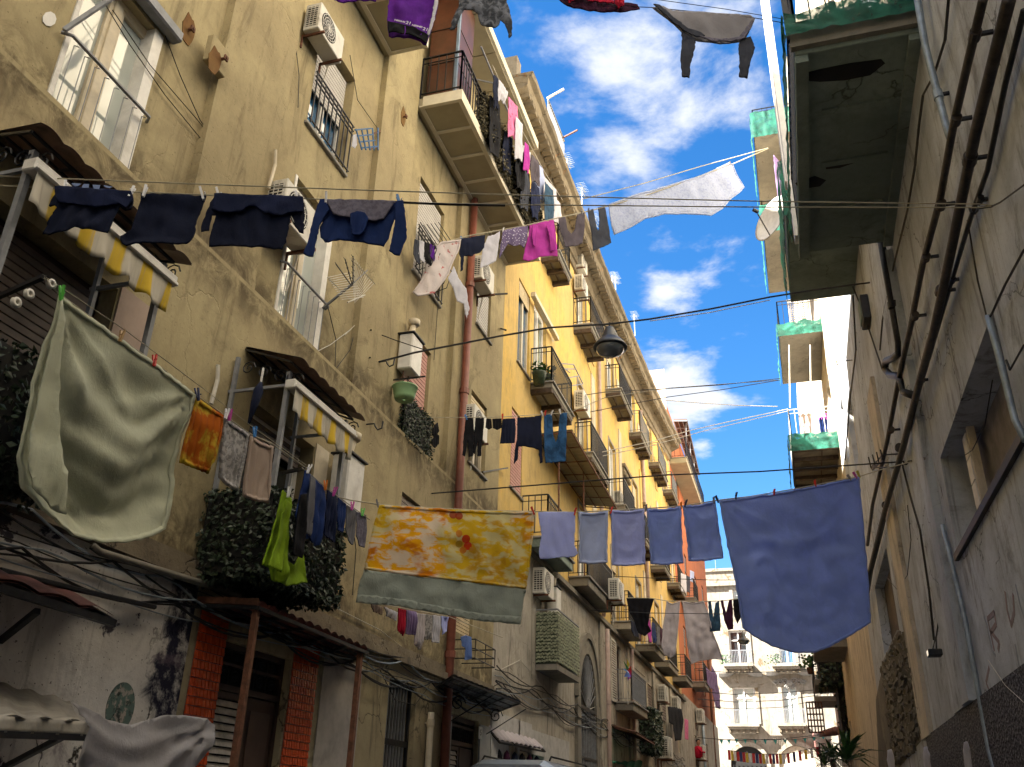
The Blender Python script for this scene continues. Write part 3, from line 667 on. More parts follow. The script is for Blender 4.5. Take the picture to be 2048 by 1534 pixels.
# corrugated canopy over the first column, seen from below
def canopy(parent, c4, mat, n=16, amp=.035, name='canopy', waves=None, th=.02, ridge=None):
    # c4: wall near, outer near, outer far, wall far
    a, b, c, d = [Vector(p) for p in c4]; waves = waves or max(3, int((c - b).length / .2))
    def pt(t, u, off):
        p = (a.lerp(d, t)).lerp(b.lerp(c, t), u); s_ = abs(math.sin(PI * waves * t)); return p + Vector((0, 0, amp * s_ + off))
    m = MB(); N_ = waves * 8
    m.grid(lambda i, j: pt(i, j, 0), N_, 4); nn = len(m.v); m.grid(lambda i, j: pt(i, j, th), N_, 4)
    return obj(name, m, mat, parent)
def cframe(parent, c4, mat, z=-.03, n=3, w=.03):
    a, b, c, d = [Vector(p) + Vector((0, 0, z)) for p in c4]; m = MB()
    m.bar(a, b, w); m.bar(b, c, w); m.bar(d, c, w); m.bar(a, d, w)
    for k in range(1, n): m.bar(a.lerp(d, k / n), b.lerp(c, k / n), w * .8)
    for k in (1, 2): m.bar(a.lerp(b, k / 3), d.lerp(c, k / 3), w * .7)
    return obj('canopy_frame', m, mat, parent)
c4 = [(XL, 19.6, 10.0), (XL + .95, 19.4, 9.95), (XL + .95, 25.2, 9.85), (XL, 25.3, 10.0)]
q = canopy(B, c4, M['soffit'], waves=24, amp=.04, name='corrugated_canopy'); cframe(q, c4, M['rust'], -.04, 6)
for y in (19.5, 22.2): obj('canopy_post', MB().bar((XL + .62, y, 7.1), (XL + .62, y, 9.9), .03), M['rust'], q)
c4 = [(XLO, 28.2, 4.05), (XLO + .75, 28.0, 3.85), (XLO + .75, 31.6, 3.80), (XLO, 31.8, 4.05)]
q = canopy(B, c4, M['rust'], waves=16, amp=.02, name='sheet_canopy'); cframe(q, c4, M['rust'], -.03, 4)
# carriage arch: stone surround, fan grille and barred gate
yc = 24.65; r0 = .98; zs = 4.35
ar = MB()
for (ra, rb, xo) in ((r0, r0 + .32, .07), (r0 + .32, r0 + .44, .12)):
    for k in range(16):
        a0, a1 = PI * k / 16, PI * (k + 1) / 16
        P = [(yc + ra * math.cos(a0), zs + 1.25 * ra * math.sin(a0)), (yc + rb * math.cos(a0), zs + 1.25 * rb * math.sin(a0)), (yc + rb * math.cos(a1), zs + 1.25 * rb * math.sin(a1)), (yc + ra * math.cos(a1), zs + 1.25 * ra * math.sin(a1))]
        ar.hexa([(XLO - .02, y, z) for y, z in P], [(XLO + xo, y, z) for y, z in P])
for s_ in (-1, 1): ar.box(XLO, XLO + .08, yc + s_ * r0, yc + s_ * (r0 + .36), 0, zs)
pa = obj('portal', ar, M['slab'], B)
dk = MB().box(XLO + .003, XLO + .012, yc - r0, yc + r0, .02, zs)
dk.slab([(XLO + .003, yc + r0 * math.cos(PI * k / 24), zs + 1.25 * r0 * math.sin(PI * k / 24)) for k in range(25)], (.008, 0, 0)); obj('dark_opening', dk, M['black'], pa)
fg = MB()
for k in range(1, 16):
    a = PI * k / 16; fg.bar((XLO + .04, yc, zs - .2), (XLO + .04, yc + .97 * math.cos(a), zs + 1.22 * math.sin(a)), .02)
fg.lathe([(.16, XLO + .03), (.16, XLO + .06), (.2, XLO + .06), (.2, XLO + .03)], (0, yc, zs - .1), 12, 'X'); fg.sm = False
obj('fan_grille', fg, M['grey_metal'], pa)
pieces('bar', MB().box(-.014, .014, -.014, .014, 0, 4.1), M['grey_metal'], pa, [(XLO + .05, yc - .88 + i * .195, .05) for i in range(10)])
for za, zb in ((4.1, 4.18), (2.9, 2.96)): obj('gate_rail', MB().box(XLO + .03, XLO + .07, yc - .97, yc + .97, za, zb), M['iron'], pa)
# lower openings
window(B, XLO, *GB[0], 'plain', frame='cream', glass='glass_dark', rev=.12)
w_ = window(B, XLO, *GB[1], 'plain', frame='cream', glass='glass_dark', rev=.12, sill=False)
lv = louvre_leaf(B, XLO + .03, 19.22, 20.05, .1, 2.72, 'green_door', 'green_door')
window(B, XLO, *GB[3], 'french', frame='door_wood', glass='glass_dark', rev=.15); louvre_leaf(B, XLO + .03, 28.0, 28.85, 4.75, 6.6, 'shutter_white', 'shutter_white')
window(B, XLO, *GB[4], 'plain', frame='cream', glass='glass_dark', rev=.12, sill=False); louvre_leaf(B, XLO - .05, 28.75, 30.05, .1, 2.2, 'shutter_cream', 'shutter_cream')
for g_ in GB[5:]: window(B, XLO, *g_, 'plain', frame='door_wood' if g_[2] < 1 else 'cream', glass='glass_dark', rev=.12, sill=False, shut=.5 if g_[2] > 1 else .0, smat='shutter_brown', n_slat=8)
# rusticated courses of the grey base: shallow joints proud bands
for z in [3.4 + .42 * k for k in range(8)]:
    obj('stone_course', MB().box(XLO, XLO + .022, 31.9, 34.9, z, z + .37), M['grey_low'], B)
for y in (26.4, 31.0, 36.6, 41.5): obj('pilaster', MB().box(XLO, XLO + .06, y, y + .7, 0, 6.8), M['grey_low'], B)
# ================================================================== LEFT BUILDING C (orange)
Cb = building('orange_apartment_building', 'narrow orange plastered building with brown roof canopy beyond the yellow building', (XL, 56, 0))
HC = [(49.5, 50.7, 8.5, 11), (54, 55.2, 8.5, 11), (59, 60.2, 8.5, 11), (52, 53.2, 13.2, 15.6), (57.5, 58.7, 13.2, 15.6), (62, 63.2, 13.5, 16), (51, 52.2, 3.4, 5.6), (57, 58, 3.4, 5.6), (50, 51.2, 18, 20.4)]
m = MB(); facade(XL, 47.2, 66, 7.2, PX(1347, 850, XL).z, HC, mb=m); obj('wall', m, M['orange'], Cb)
m = MB(); facade(XLO, 47.2, 66, 0, 7.2, HC, mb=m); obj('ground_floor_wall', m, M['grey_low'], Cb)
obj('backing_wall', MB().box(-13, XL - .31, 47.21, 66, 0, PX(1347, 850, XL).z - .05), M['orange'], Cb)
obj('end_wall', MB().box(-9, XL + .01, 47.1, 47.2, 18, 25.2), simple('faded_pink_wall', (.62, .44, .36), .85, .15), Cb)
for h in HC: window(Cb, XL if h[2] > 7 else XLO, *h, 'plain', frame='cream', glass='glass_dark', rev=.15, shut=.4, smat='shutter_brown', n_slat=6, sill=False)
for w, o, f in (((1383, 1374), (1408, 1366), (1424, 1384)), ((1362, 1206), (1380, 1203), (1393, 1222))):
    ya, yb, z, d = bal_px(w, o, f); balcony(Cb, XL, ya, yb, z, .75, beams=0, th=.25, gap=.2)
# upper terrace with mesh rail, posts and brown slatted awning
tb = balcony(Cb, XL, 47.3, 57.5, 19.4, .95, beams=0, th=.3, slabm='soffit', gap=.25, h=1.1)
q1 = PX(1347, 840, XL); q2 = PZ(1374, 840, q1.z - .3); q3 = PZ(1399, 948, q1.z - .2)
cn = [(XL, q1.y, q1.z), tuple(q2), tuple(q3), (XL, q3.y, q1.z)]
cq = MB().slab([Vector(p) for p in cn], (0, 0, .08)); q = obj('roof_canopy', cq, simple('dark_brown_boards', (.06, .035, .028), .8, .3, 2), Cb); cframe(q, cn, M['grey_metal'], -.05, 8, .06)
for k in range(4): a_ = q2.lerp(q3, .05 + k * .3); obj('canopy_post', MB().bar((a_.x - .25, a_.y, 19.7), (a_.x - .1, a_.y, a_.z), .05), M['grey_metal'], q)
# ================================================================== END BUILDING facing up the street
YE = 80.; s80 = YE / 50
E = building('pale_palazzo', 'sunlit pale palazzo with baroque window hoods closing the far end of the street', (0, YE, 0))
def EP(u, v): p = PY(u, v, YE); return p.x, p.z
xs = []
wins = [((1465, 1375), (1515, 1448)), ((1563, 1373), (1600, 1447)), ((1457, 1262), (1498, 1325)), ((1555, 1255), (1590, 1325)), ((1465, 1180), (1500, 1215))]
HE = []
for (a, b) in wins:
    x0, z1 = EP(*a); x1, z0 = EP(*b); HE.append((x0, x1, z0, z1))
x0, zt = EP(1440, 1143)
ax, az = EP(1497, 1534); arx0 = EP(1455, 1500)[0]; arx1 = EP(1540, 1500)[0]; arz = EP(1497, 1487)[1]
HE2 = [h for h in HE]
def facade_y(y, X0, X1, Z0, Z1, holes, rev, mb):
    q = facade(0, X0, X1, Z0, Z1, holes, 1, rev, .3)
    n = len(mb.v); mb.v += [(b, y - a, c) for a, b, c in q.v]; mb.f += [tuple(n + i for i in f) for f in q.f]
m = MB(); facade_y(YE, -14, 12, 0, zt, HE2, .25, m); obj('wall', m, M['end_wall'], E)
obj('backing_wall', MB().box(-14, 12, YE + .32, YE + 10, 0, zt - .3), M['end_wall'], E)
obj('parapet', MB().box(-14, 12, YE - .12, YE + .3, zt, zt + .25).box(-14, 12, YE - .25, YE, zt - 1.3, zt - 1.05), M['end_wall'], E)
def ewin(h, shut=0, glass='glass_blue'):
    x0, x1, z0, z1 = h; yi = YE + .2; w = x1 - x0; t = .12
    f = MB().box(x0, x0 + t, yi - .1, yi, z0, z1).box(x1 - t, x1, yi - .1, yi, z0, z1).box(x0 + t, x1 - t, yi - .1, yi, z1 - t, z1).box((x0 + x1) / 2 - t / 2, (x0 + x1) / 2 + t / 2, yi - .11, yi, z0, z1 - t).box(x0 + t, x1 - t, yi - .105, yi, z0 + (z1 - z0) * .68, z0 + (z1 - z0) * .72)
    fo = obj('window', f, M['white'], E)
    obj('pane', MB().box(x0 + t, x1 - t, yi - .05, yi - .03, z0, z1 - t), M[glass], fo)
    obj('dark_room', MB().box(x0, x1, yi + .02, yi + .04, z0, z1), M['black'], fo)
    g = MB().box(x0 - .3, x0 - .02, YE - .07, YE, z0, z1 + .3).box(x1 + .02, x1 + .3, YE - .07, YE, z0, z1 + .3).box(x0 - .02, x1 + .02, YE - .07, YE, z1 + .02, z1 + .3)
    obj('surround', g, M['end_wall'], fo)
for k, h in enumerate(HE): ewin(h, glass=('glass_white', 'glass_white', 'glass_dark', 'glass_blue', 'glass_white')[k])
def ebal(u0, u1, v):
    xa, z = EP(u0, v); xb, _ = EP(u1, v)
    b = obj('balcony', MB().box(xa, xb, YE - 1.0, YE, z, z + .22).box(xa + .15, xb - .15, YE - .85, YE, z - .2, z).box(xa + .35, xb - .35, YE - .6, YE, z - .5, z - .2), M['end_wall'], E)
    r = MB(); n = 18
    for i in range(n + 1):
        x = xa + .05 + (xb - xa - .1) * i / n; r.box(x - .018, x + .018, YE - .97, YE - .93, z + .22, z + 1.25)
    r.box(xa, xb, YE - .98, YE - .92, z + 1.22, z + 1.3)
    obj('railing', r, M['grey_metal'], b)
    for k in range(5):
        x = xa + .2 + (xb - xa - .4) * k / 4; obj('bracket', MB().box(x - .08, x + .08, YE - .8, YE, z - .45, z - .02), M['stone'], b)
    return xa, xb, z
ebal(1456, 1520, 1455); ebal(1556, 1612, 1454); ebal(1449, 1508, 1336); ebal(1545, 1604, 1336)
def hood(uc, v):
    xc, z = EP(uc, v); m = MB(); w = 1.75
    prev = None
    for k in range(17):
        t = k / 8 - 1; x = xc + w * t; zz = z + .55 * math.exp(-(t * 2.2) ** 2) + .12 * t * t
        if prev: m.hexa([(prev[0], YE - .5, prev[1]), (x, YE - .5, zz), (x, YE, zz), (prev[0], YE, prev[1])], [(prev[0], YE - .6, prev[1] + .25), (x, YE - .6, zz + .25), (x, YE, zz + .25), (prev[0], YE, prev[1] + .25)])
        prev = (x, zz)
    ho = obj('window_hood', m, M['trim'], E)
    return ho, xc, z
hood(1482, 1357)
ho, xc, z = hood(1578, 1355)
g = MB()
for s_ in (-1, 1):
    for k, (dx, dzz, rr) in enumerate(((.35, -.3, .3), (.75, -.35, .26), (.2, -.75, .2), (1.1, -.4, .2))):
        scroll(g, (xc + s_ * dx, z + dzz), rr, ax='XZ', X=YE - .12, w=.06, flip=s_)
g.lathe([(.02, YE - .25), (.22, YE - .2), (.3, YE - .1), (.3, YE)], (xc, 0, z - .45), 10, 'Y')
obj('carved_cartouche', g, M['trim'], ho)
for uc, ur in ((1498, 44), (1596, 46)):
    xc, zc_ = EP(uc, 1530); r_ = EP(uc + ur, 1530)[0] - xc; m = MB()
    for k in range(20):
        a0, a1 = PI * k / 20, PI * (k + 1) / 20; P = [(xc + q_ * math.cos(a), zc_ + q_ * math.sin(a)) for q_, a in ((r_ * .82, a0), (r_, a0), (r_, a1), (r_ * .82, a1))]
        m.hexa([(x, YE - .03, z) for x, z in P], [(x, YE - .2, z) for x, z in P])
    for s_ in (-1, 1): m.box(xc + s_ * r_ * .82, xc + s_ * r_, YE - .2, YE - .01, 0, zc_)
    po = obj('archway', m, M['end_wall'], E)
    dk = MB().slab([(xc + r_ * .8 * math.cos(PI * k / 20), YE - .02, zc_ + r_ * .8 * math.sin(PI * k / 20)) for k in range(21)], (0, -.015, 0)); dk.box(xc - r_ * .8, xc + r_ * .8, YE - .035, YE - .02, 0, zc_)
    obj('dark_opening', dk, M['black'] if uc < 1550 else M['cream_right'], po)
    if uc < 1550:
        pieces('bar', MB().box(-.03, .03, -.03, .03, 0, zc_), M['iron'], po, [(xc - r_ * .7 + i * r_ * .2, YE - .1, 0) for i in range(8)])
# ================================================================== RIGHT SIDE
R = building('grey_weathered_building', 'dark weathered grey building with rusty pipes filling the right side of the street', (XR, 5, 0))
HR = [(9.3, 11.5, 4.52, 6.9), (19.9, 23.6, 4.95, 6.3), (21.5, 23.2, 9.4, 11.4), (26.5, 27.6, 5.0, 6.5), (8.4, 9.4, 9.9, 12.6), (13.9, 15.3, 9.0, 11.0), (10.2, 12.4, 9.6, 12.5)]
HR = [(7.75, 11.5, 4.52, 5.72), (18.9, 22.6, 4.95, 6.6), (21.5, 23.0, 9.6, 11.3), (9.0, 10.2, 9.75, 12.4), (23.9, 24.8, 10.5, 12.2)]
m = MB(); facade(XR, -26, 26.2, 0, 13.0, HR, side=-1, rev=.35, mb=m); obj('wall', m, M['grey_right'], R)
m = MB(); facade(XR, -26, 26.2, 13.0, 23, [], side=-1, mb=m); obj('upper_wall', m, M['cream_right'], R)
obj('backing_wall', MB().box(XR + .36, 9, -26, 26.2, 0, 23), M['grey_right'], R)
# shallow pilasters and a corner strip
obj('pilaster', MB().box(XR - .10, XR, 12.05, 12.65, 2.93, 9.2), M['grey_right'], R)
obj('pilaster', MB().box(XR - .06, XR, 12.65, 13.6, 2.93, 9.2), M['grey_right'], R)
obj('pilaster', MB().box(XR - .07, XR, 16.4, 17.6, 2.9, 9.2), M['cream_right'], R)
def granite():
    n = NT('speckled_granite_chip'); v = n.voro(n.geo, 26, 'F1'); w = n.noise(n.geo, 45, 2); c = n.mix(n.ramp(v, .25, .5), (.16, .15, .16), (.025, .023, .028)); c = n.mix(n.ramp(w, .60, .66), c, (.30, .29, .30))
    return n.fin(c, .8, n.bump(v, 1.0, .03))
pk = granite()
pm = MB(); pm.box(XR - .05, XR, -26, 17.1, 0, 2.92); obj('plinth', pm, pk, R)
# uneven rubble where the render has fallen
rb = MB(); rg = random.Random(5)
def pane_px(pts, x): return [PX(u, v, x) for u, v in pts]
def in_poly(p, poly):
    c = False; n = len(poly)
    for i in range(n):
        a, b = poly[i], poly[(i + 1) % n]
        if (a[1] > p[1]) != (b[1] > p[1]) and p[0] < (b[0] - a[0]) * (p[1] - a[1]) / (b[1] - a[1]) + a[0]: c = not c
    return c
patch = [(p.y, p.z) for p in pane_px([(1812, 1262), (1828, 1300), (1835, 1370), (1848, 1440), (1852, 1470), (1800, 1534), (1758, 1534), (1752, 1400), (1764, 1340), (1790, 1300), (1796, 1275)], XR)]
mny, mxy, mnz, mxz = min(a for a, b in patch), max(a for a, b in patch), min(b for a, b in patch), max(b for a, b in patch)
pts = []
yy = mny
while yy < mxy:
    zz = mnz
    while zz < mxz:
        if in_poly((yy, zz), patch): pts.append((XR + rg.uniform(-.03, .0), yy + rg.uniform(-.03, .03), zz + rg.uniform(-.02, .02)))
        zz += .16
    yy += .26
stone = MB().hexa([(-.03, -.10, -.06), (.05, -.12, -.07), (.05, .12, -.07), (-.03, .09, -.05)], [(-.02, -.09, .05), (.05, -.12, .07), (.05, .12, .07), (-.035, .10, .06)])
rp = obj('exposed_rubble', MB().slab([(XR - .006, a, b) for a, b in patch], (.004, 0, 0)), M['rubble'], R)
for o_ in pieces('stone', stone, M['rubble'], rp, pts[:300]): o_.rotation_euler = (rg.uniform(-.9, .9), rg.uniform(-.25, .25), rg.uniform(-.3, .3)); o_.scale = (1 + rg.random(), rg.uniform(.55, 1.25), rg.uniform(.6, 1.4))
# openings
def rwin(h, kind, **k): return window(R, XR, *h, kind, side=-1, **k)
y0, y1, z0, z1 = HR[0]
dk = obj('dark_opening', MB().box(XR + .33, XR + .345, y0, y1, z0, z1), simple('grey_brick_infill', (.26, .23, .21), .9, .4, 3, bump=.6), R)
obj('iron_sill', MB().box(XR - .05, XR + .02, y0 - .1, y1 + .05, z0 - .08, z0), M['iron'], dk)
bl = MB().box(-.05, .0, -.11, .11, 0, .27)
pieces('pale_block', bl, M['white'], dk, [(XR + .20, PX(1945, 950, XR + .16).y, z0 + .02 + k * .29) for k in range(4)])
jy = PX(1945, 950, XR + .16).y; obj('jamb_post', MB().box(XR + .16, XR + .24, jy - .20, jy - .125, z0, z1), M['cream_right'], dk)
y0, y1, z0, z1 = HR[1]
dk = obj('boarded_opening', MB().box(XR + .2, XR + .22, y0, y1, z0, z1), simple('dark_boards', (.05, .035, .03), .7, .3), R)
obj('sill', MB().box(XR - .06, XR + .02, y0 - .1, y1 + .1, z0 - .07, z0), M['trim'], dk)
for h in HR[2:]: rwin(h, 'french', frame='cream', glass='glass_dark', rev=.2, sill=False)
# balconies
def rbal(y0, y1, z, d, mat, **k): return balcony(R, XR, y0, y1, z, d, side=-1, slabm=mat, **k)
b1 = rbal(7.95, 12.0, 9.30, 1.28, 'slab_dark', beams=0, th=.34, cap=False, h=1.05, gap=.16, railm='iron')
obj('broken_edge', MB().box(XR - 1.33, XR, 7.88, 7.96, 9.36, 9.72), M['slab'], b1)
obj('side_beam', MB().box(XR - 1.30, XR - 1.16, 7.97, 12.0, 9.20, 9.30).box(XR - .12, XR, 7.97, 12.0, 9.22, 9.30), M['slab_dark'], b1)
for q_ in ([(1595, 150), (1640, 138), (1700, 126), (1762, 118), (1770, 126), (1740, 150), (1690, 160), (1640, 163), (1600, 160)], [(1650, 328), (1685, 318), (1716, 314), (1712, 324), (1680, 335), (1652, 338)], [(1590, 366), (1630, 352), (1652, 360), (1640, 372), (1600, 378)]):
    P_ = [PZ(u, v, 9.299) for u, v in q_]; obj('spalled_painted_shade', MB().slab(P_, (0, 0, -.006)), M['black'], b1)  # spalled patches: flat black sheets paint the shade inside the hollows
for y in (8.9, 9.9, 10.9): obj('slab_joist', MB().box(XR - 1.0, XR - .2, y, y + .09, 9.27, 9.30), M['slab_dark'], b1)
b2 = rbal(14.2, 17.35, 11.55, 1.28, 'slab_dark', beams=0, th=.3, cap=False, h=1.0, gap=.16)
R2 = building('sunlit_cream_building', 'cream right-hand building with green netted balconies and sunlit upper storeys', (XR, 35, 0))
HR2 = [(27.6, 28.9, 12.3, 14.7), (27.8, 29.0, 16.3, 18.8), (31.4, 32.2, 12.6, 14.2), (36, 37, 8, 10), (36, 37, 12, 14), (42, 43.2, 8, 10.4), (42, 43.2, 3.5, 5.5), (48, 49.2, 7.5, 9.6), (33, 33.7, 7.4, 8.6), (48, 49, 3, 5)]
m = MB(); facade(XR, 26.2, 58, 0, 27, HR2, side=-1, mb=m); obj('wall', m, M['cream_right'], R2)
obj('backing_wall', MB().box(XR + .36, 9, 26.2, 58, 0, 27), M['cream_right'], R2)
for h in HR2: window(R2, XR, *h, 'plain', side=-1, frame='white', glass='glass_dark', rev=.2, sill=False, shut=.3, smat='shutter_white', n_slat=8)
def r2bal(y0, y1, z, d, mat='slab', **k): return balcony(R2, XR, y0, y1, z, d, side=-1, slabm=mat, cap=False, gap=.16, **k)
b3 = r2bal(27.2, 31.0, 16.0, 1.35, beams=0, th=.28)
b4 = r2bal(27.1, 30.8, 12.0, 1.38, beams=5, th=.28, railm='white')
bu = r2bal(27.0, 31.2, 20.0, 1.46, beams=0, th=.28); bv = r2bal(26.9, 31.2, 24.1, 1.42, beams=0, th=.28)
b5 = r2bal(36.8, 40.5, 7.6, 1.2, beams=0, th=.3); b6 = r2bal(41, 44, 11.0, 1.2, beams=0, th=.25); b7 = r2bal(44.5, 47.5, 7.2, 1.2, beams=0, th=.25); b8 = r2bal(49, 52, 7.0, 1.2, beams=0, th=.25); b9 = r2bal(46, 49, 3.6, 1.3, beams=0, th=.25)
# far right house seen past the cream building
R3 = building('far_corner_house', 'small pale house at the far right corner near the palazzo', (XR, 66, 0))
m = MB(); facade(XR + 1.0, 58, 74, 0, 17, [(61, 62.2, 8, 10.5), (66, 67.2, 8, 10.5), (61, 62.2, 3.6, 6), (66, 67.2, 3.6, 6)], side=-1, mb=m); obj('wall', m, M['end_wall'], R3)
obj('backing_wall', MB().box(XR + 1.35, 9, 58.05, 74, 0, 17), M['end_wall'], R3)
for y in (61, 66):
    for z in (8, 3.6): window(R3, XR + 1, y, y + 1.2, z, z + 2.4, 'plain', side=-1, frame='white', glass='glass_dark', sill=False)
# added unseen block behind the camera, height set by the light it blocks
K = building('rear_shade_block', 'added tan block, unseen behind the viewpoint, blocking light from the rear', (0, -30, 0))
obj('wall', MB().box(-12, 10, -44, -40, 0, 11), M['tan'], K)
# ================================================================== LAUNDRY
class Plane:        # vertical plane through the line from a to b
    def __init__(s, a, b):
        s.a = Vector(a); s.b = Vector(b); d = s.b - s.a; d.z = 0; s.h = d.normalized(); s.n = Vector((s.h.y, -s.h.x, 0))
        if s.n.dot(CAM - s.a) < 0: s.n = -s.n
    def hit(s, u, v):
        d = pray(u, v); t = (s.a - CAM).dot(s.n) / d.dot(s.n); return CAM + d * t
    def st(s, p): q = p - s.a; return Vector((q.dot(s.h), p.z))
    def p3(s, x, z, off=0): return Vector((s.a.x, s.a.y, 0)) + s.h * x + Vector((0, 0, z)) + s.n * off
LAST = []
def hem_mb(width, add):
    out, place = LAST; n = len(out); area = sum(out[i].x * out[(i + 1) % n].y - out[(i + 1) % n].x * out[i].y for i in range(n)); sg = 1 if area > 0 else -1
    m = MB(); m.sm = True; inn = []
    for i in range(n):
        t = out[(i + 1) % n] - out[i - 1]; nr = Vector((-t.y, t.x)) * sg; nr = nr / (nr.length + 1e-9); inn.append(out[i] + nr * width)
    for i in range(n): m.v.append(place(out[i], add)); m.v.append(place(inn[i], add))
    for i in range(n): j = (i + 1) % n; m.f.append((2 * i, 2 * j, 2 * j + 1, 2 * i + 1))
    return m
def cloth_mb(plane, px, off=0, step=None, fold=.02, kind='v', freq=None, seed=0, px_is_st=False):
    P = [p if px_is_st else plane.st(plane.hit(*p)) for p in px]
    P = [Vector((p[0], p[1])) for p in P]
    xs = [p.x for p in P]; zs = [p.y for p in P]; w = max(xs) - min(xs); h = max(zs) - min(zs); step = step or max(w, h) / 26
    # subdivide outline with a slight wobble so that no hem is ruler straight
    out = []
    n = len(P)
    for i in range(n):
        a, b = P[i], P[(i + 1) % n]; L = (b - a).length; k = max(1, int(L / step)); nr = Vector((-(b - a).y, (b - a).x)); nr = nr / (nr.length + 1e-9)
        for j in range(k):
            t = j / k; wob = math.sin(PI * t) * min(step, .035) * .5 * noise.noise(Vector((a.x * 3 + t * 5, a.y * 3 + seed, i)))
            out.append(a.lerp(b, t) + nr * wob)
    pts = list(out); edges = [(i, (i + 1) % len(out)) for i in range(len(out))]
    x = min(xs) + step / 2; r = 0; poly = [(p.x, p.y) for p in out]
    while x < max(xs):
        z = min(zs) + step / 2 + (step / 2 if r % 2 else 0)
        while z < max(zs):
            if in_poly((x, z), poly): pts.append(Vector((x, z)))
            z += step
        x += step * .87; r += 1
    vs, es, fs, *_ = delaunay_2d_cdt(pts, edges, [], 1, step * .02)
    top = max(zs); freq = freq or (3.2 / max(w, .2)) * 1.3
    A0 = min(P, key=lambda p: (p.x - min(xs)) * .8 - (p.y - top) ) ; A1 = min(P, key=lambda p: (max(xs) - p.x) * .8 - (p.y - top))
    m = MB(); m.sm = True
    EN = len(out)
    def edist(p): return min((p - out[i]).length for i in range(0, EN))
    def place(v, add=0):
        s_, z = v.x, v.y; ed = min(1, .30 + edist(v) / (.16 * max(w, h))); dn_ = (top - z) / max(h, .01); nz = noise.noise(Vector((s_ * 2.1 + seed, z * 1.3, seed * 1.7)))
        if kind == 'v':
            d = fold * (.25 + .7 * dn_) * math.sin(2 * PI * freq * (s_ - min(xs)) + nz * 9 + dn_ * 1.2) * (.6 + .8 * nz) + fold * 1.6 * nz + fold * .5 * noise.noise(Vector((s_ * 5 + z * 2, z * 7, seed + 3)))
            d += fold * .55 * noise.noise(Vector((s_ * 9, z * 5, seed)))
        else:
            e = ((Vector((s_, z)) - A0).length + (Vector((s_, z)) - A1).length); f0 = (A0 - A1).length
            q = (e / f0 - 1)
            rg_ = lambda t: 1 - 2 * abs(math.sin(t)) ** .7
            md = 1 if h > w * .8 else .8
            tt = (2 * (s_ - min(xs)) / w - 1); Uv = dn_ - .50 * (1 - tt * tt)
            d = fold * (-1.1 * min(q, 1.2) + .42 * math.sin(Uv * 8.5 * md + nz * 1.8 + seed) * min(1, q * 4) + .26 * (.6 + nz) * rg_(Uv * 10 + nz * 3.5 + tt * .8) * min(1, q * 5) + .10 * math.sin(q * 34 + nz * 6))
            for Q, sg in ((A0, 1), (A1, -1)):
                rr = (Vector((s_, z)) - Q).length; an = math.atan2(sg * (s_ - Q.x), Q.y - z + 1e-4); d += fold * .45 * rg_(an * 7 + seed) * math.exp(-rr / (w * .30)) * min(1, rr / (.08 * w))
            d += fold * .5 * noise.noise(Vector((s_ * 3, z * 3, seed)))
        return tuple(plane.p3(s_, z, off + add + d * ed * min(1, .25 + dn_ * 3)))
    for v in vs: m.v.append(place(v))
    LAST[:] = [out, place]
    for f in fs: m.f.append(tuple(f))
    return m
def cloth(name, label, cat, plane, px, mat, fold=.02, kind='v', parts=(), group=None, thick=.012, off=0, seed=None, step=None, freq=None):
    seed = len(bpy.data.objects) * .37 if seed is None else seed
    o = obj(name, cloth_mb(plane, px, off, step, fold, kind, freq, seed), mat, solid=thick)
    tag(o, label, cat, group)
    if name in ('bed_sheet', 'pillowcase', 'duvet_cover', 'tea_towel', 'lace_curtain', 'printed_sheet'): obj('hem', hem_mb(.035, thick * .5 + .006), mat, o, solid=.006)
    for pn, pp, pm, po in parts:
        obj(pn, cloth_mb(plane, pp, off + po, None, fold * .7, 'v', None, seed + 1), pm, o, solid=thick)
    return o
PEGM = {}
def peg(plane, u, v, col, label, off=.0, group='clothes pegs on the washing lines', dy=0):
    if col not in PEGM:
        PEGM[col] = simple(col + '_peg_plastic', dict(white=(.75, .75, .78), blue=(.03, .18, .50), red=(.60, .03, .02), navy=(.02, .03, .10), pink=(.5, .06, .35), wood=(.45, .28, .12), green=(.08, .45, .05), teal=(.04, .4, .35), orange=(.7, .2, .02), yellow=(.5, .45, .05), grey=(.2, .2, .22))[col], .45, .1, 5, bump=0)
    p = plane.hit(u, v); h = plane.h; n = plane.n; m = MB(); tilt = h * random.uniform(-.022, .022) + n * random.uniform(-.012, .012)
    for s_ in (-1, 1):
        a = p + n * (off + s_ * .004) + Vector((0, 0, -.045)); b = p + n * (off + s_ * .016) + Vector((0, 0, .052)) + tilt * 2
        m.bar(a, b, .011, .016, up=h)
    m.bar(p + n * (off - .014) + Vector((0, 0, .012)), p + n * (off + .014) + Vector((0, 0, .012)), .006)
    return tag(obj('clothes_peg', m, PEGM[col]), label, 'clothes peg', group)
def line3(name, pts, r, mat, label, cat='washing line', group=None, sag=.0, n=14, hitch=None):
    P = [Vector(p) for p in pts]; out = []
    for a, b in zip(P, P[1:]):
        L = (b - a).length
        for i in range(n): t = i / n; out.append(a.lerp(b, t) - Vector((0, 0, sag * L * 4 * t * (1 - t))))
    out.append(P[-1])
    return tag(obj(name, MB().tube(out, r, 4), M[mat]), label, cat, group)
F = {}
F['navy'] = fabric('navy_jersey', (.012, .018, .055), 0, .3)
F['navy2'] = fabric('dark_navy_jersey', (.010, .014, .036), 0, .3)
F['royal'] = fabric('royal_navy_knit', (.015, .035, .14), 0, .3)
F['greymel'] = fabric('grey_melange_knit', (.16, .15, .20), 0, .3, scale=30)
F['black'] = fabric('black_jersey', (.008, .008, .011), 0, .3)
F['jeans'] = fabric('blue_denim', (.03, .10, .24), 0, .5, scale=5)
F['jeans2'] = fabric('mid_blue_denim', (.035, .08, .14), 0, .4, scale=5)
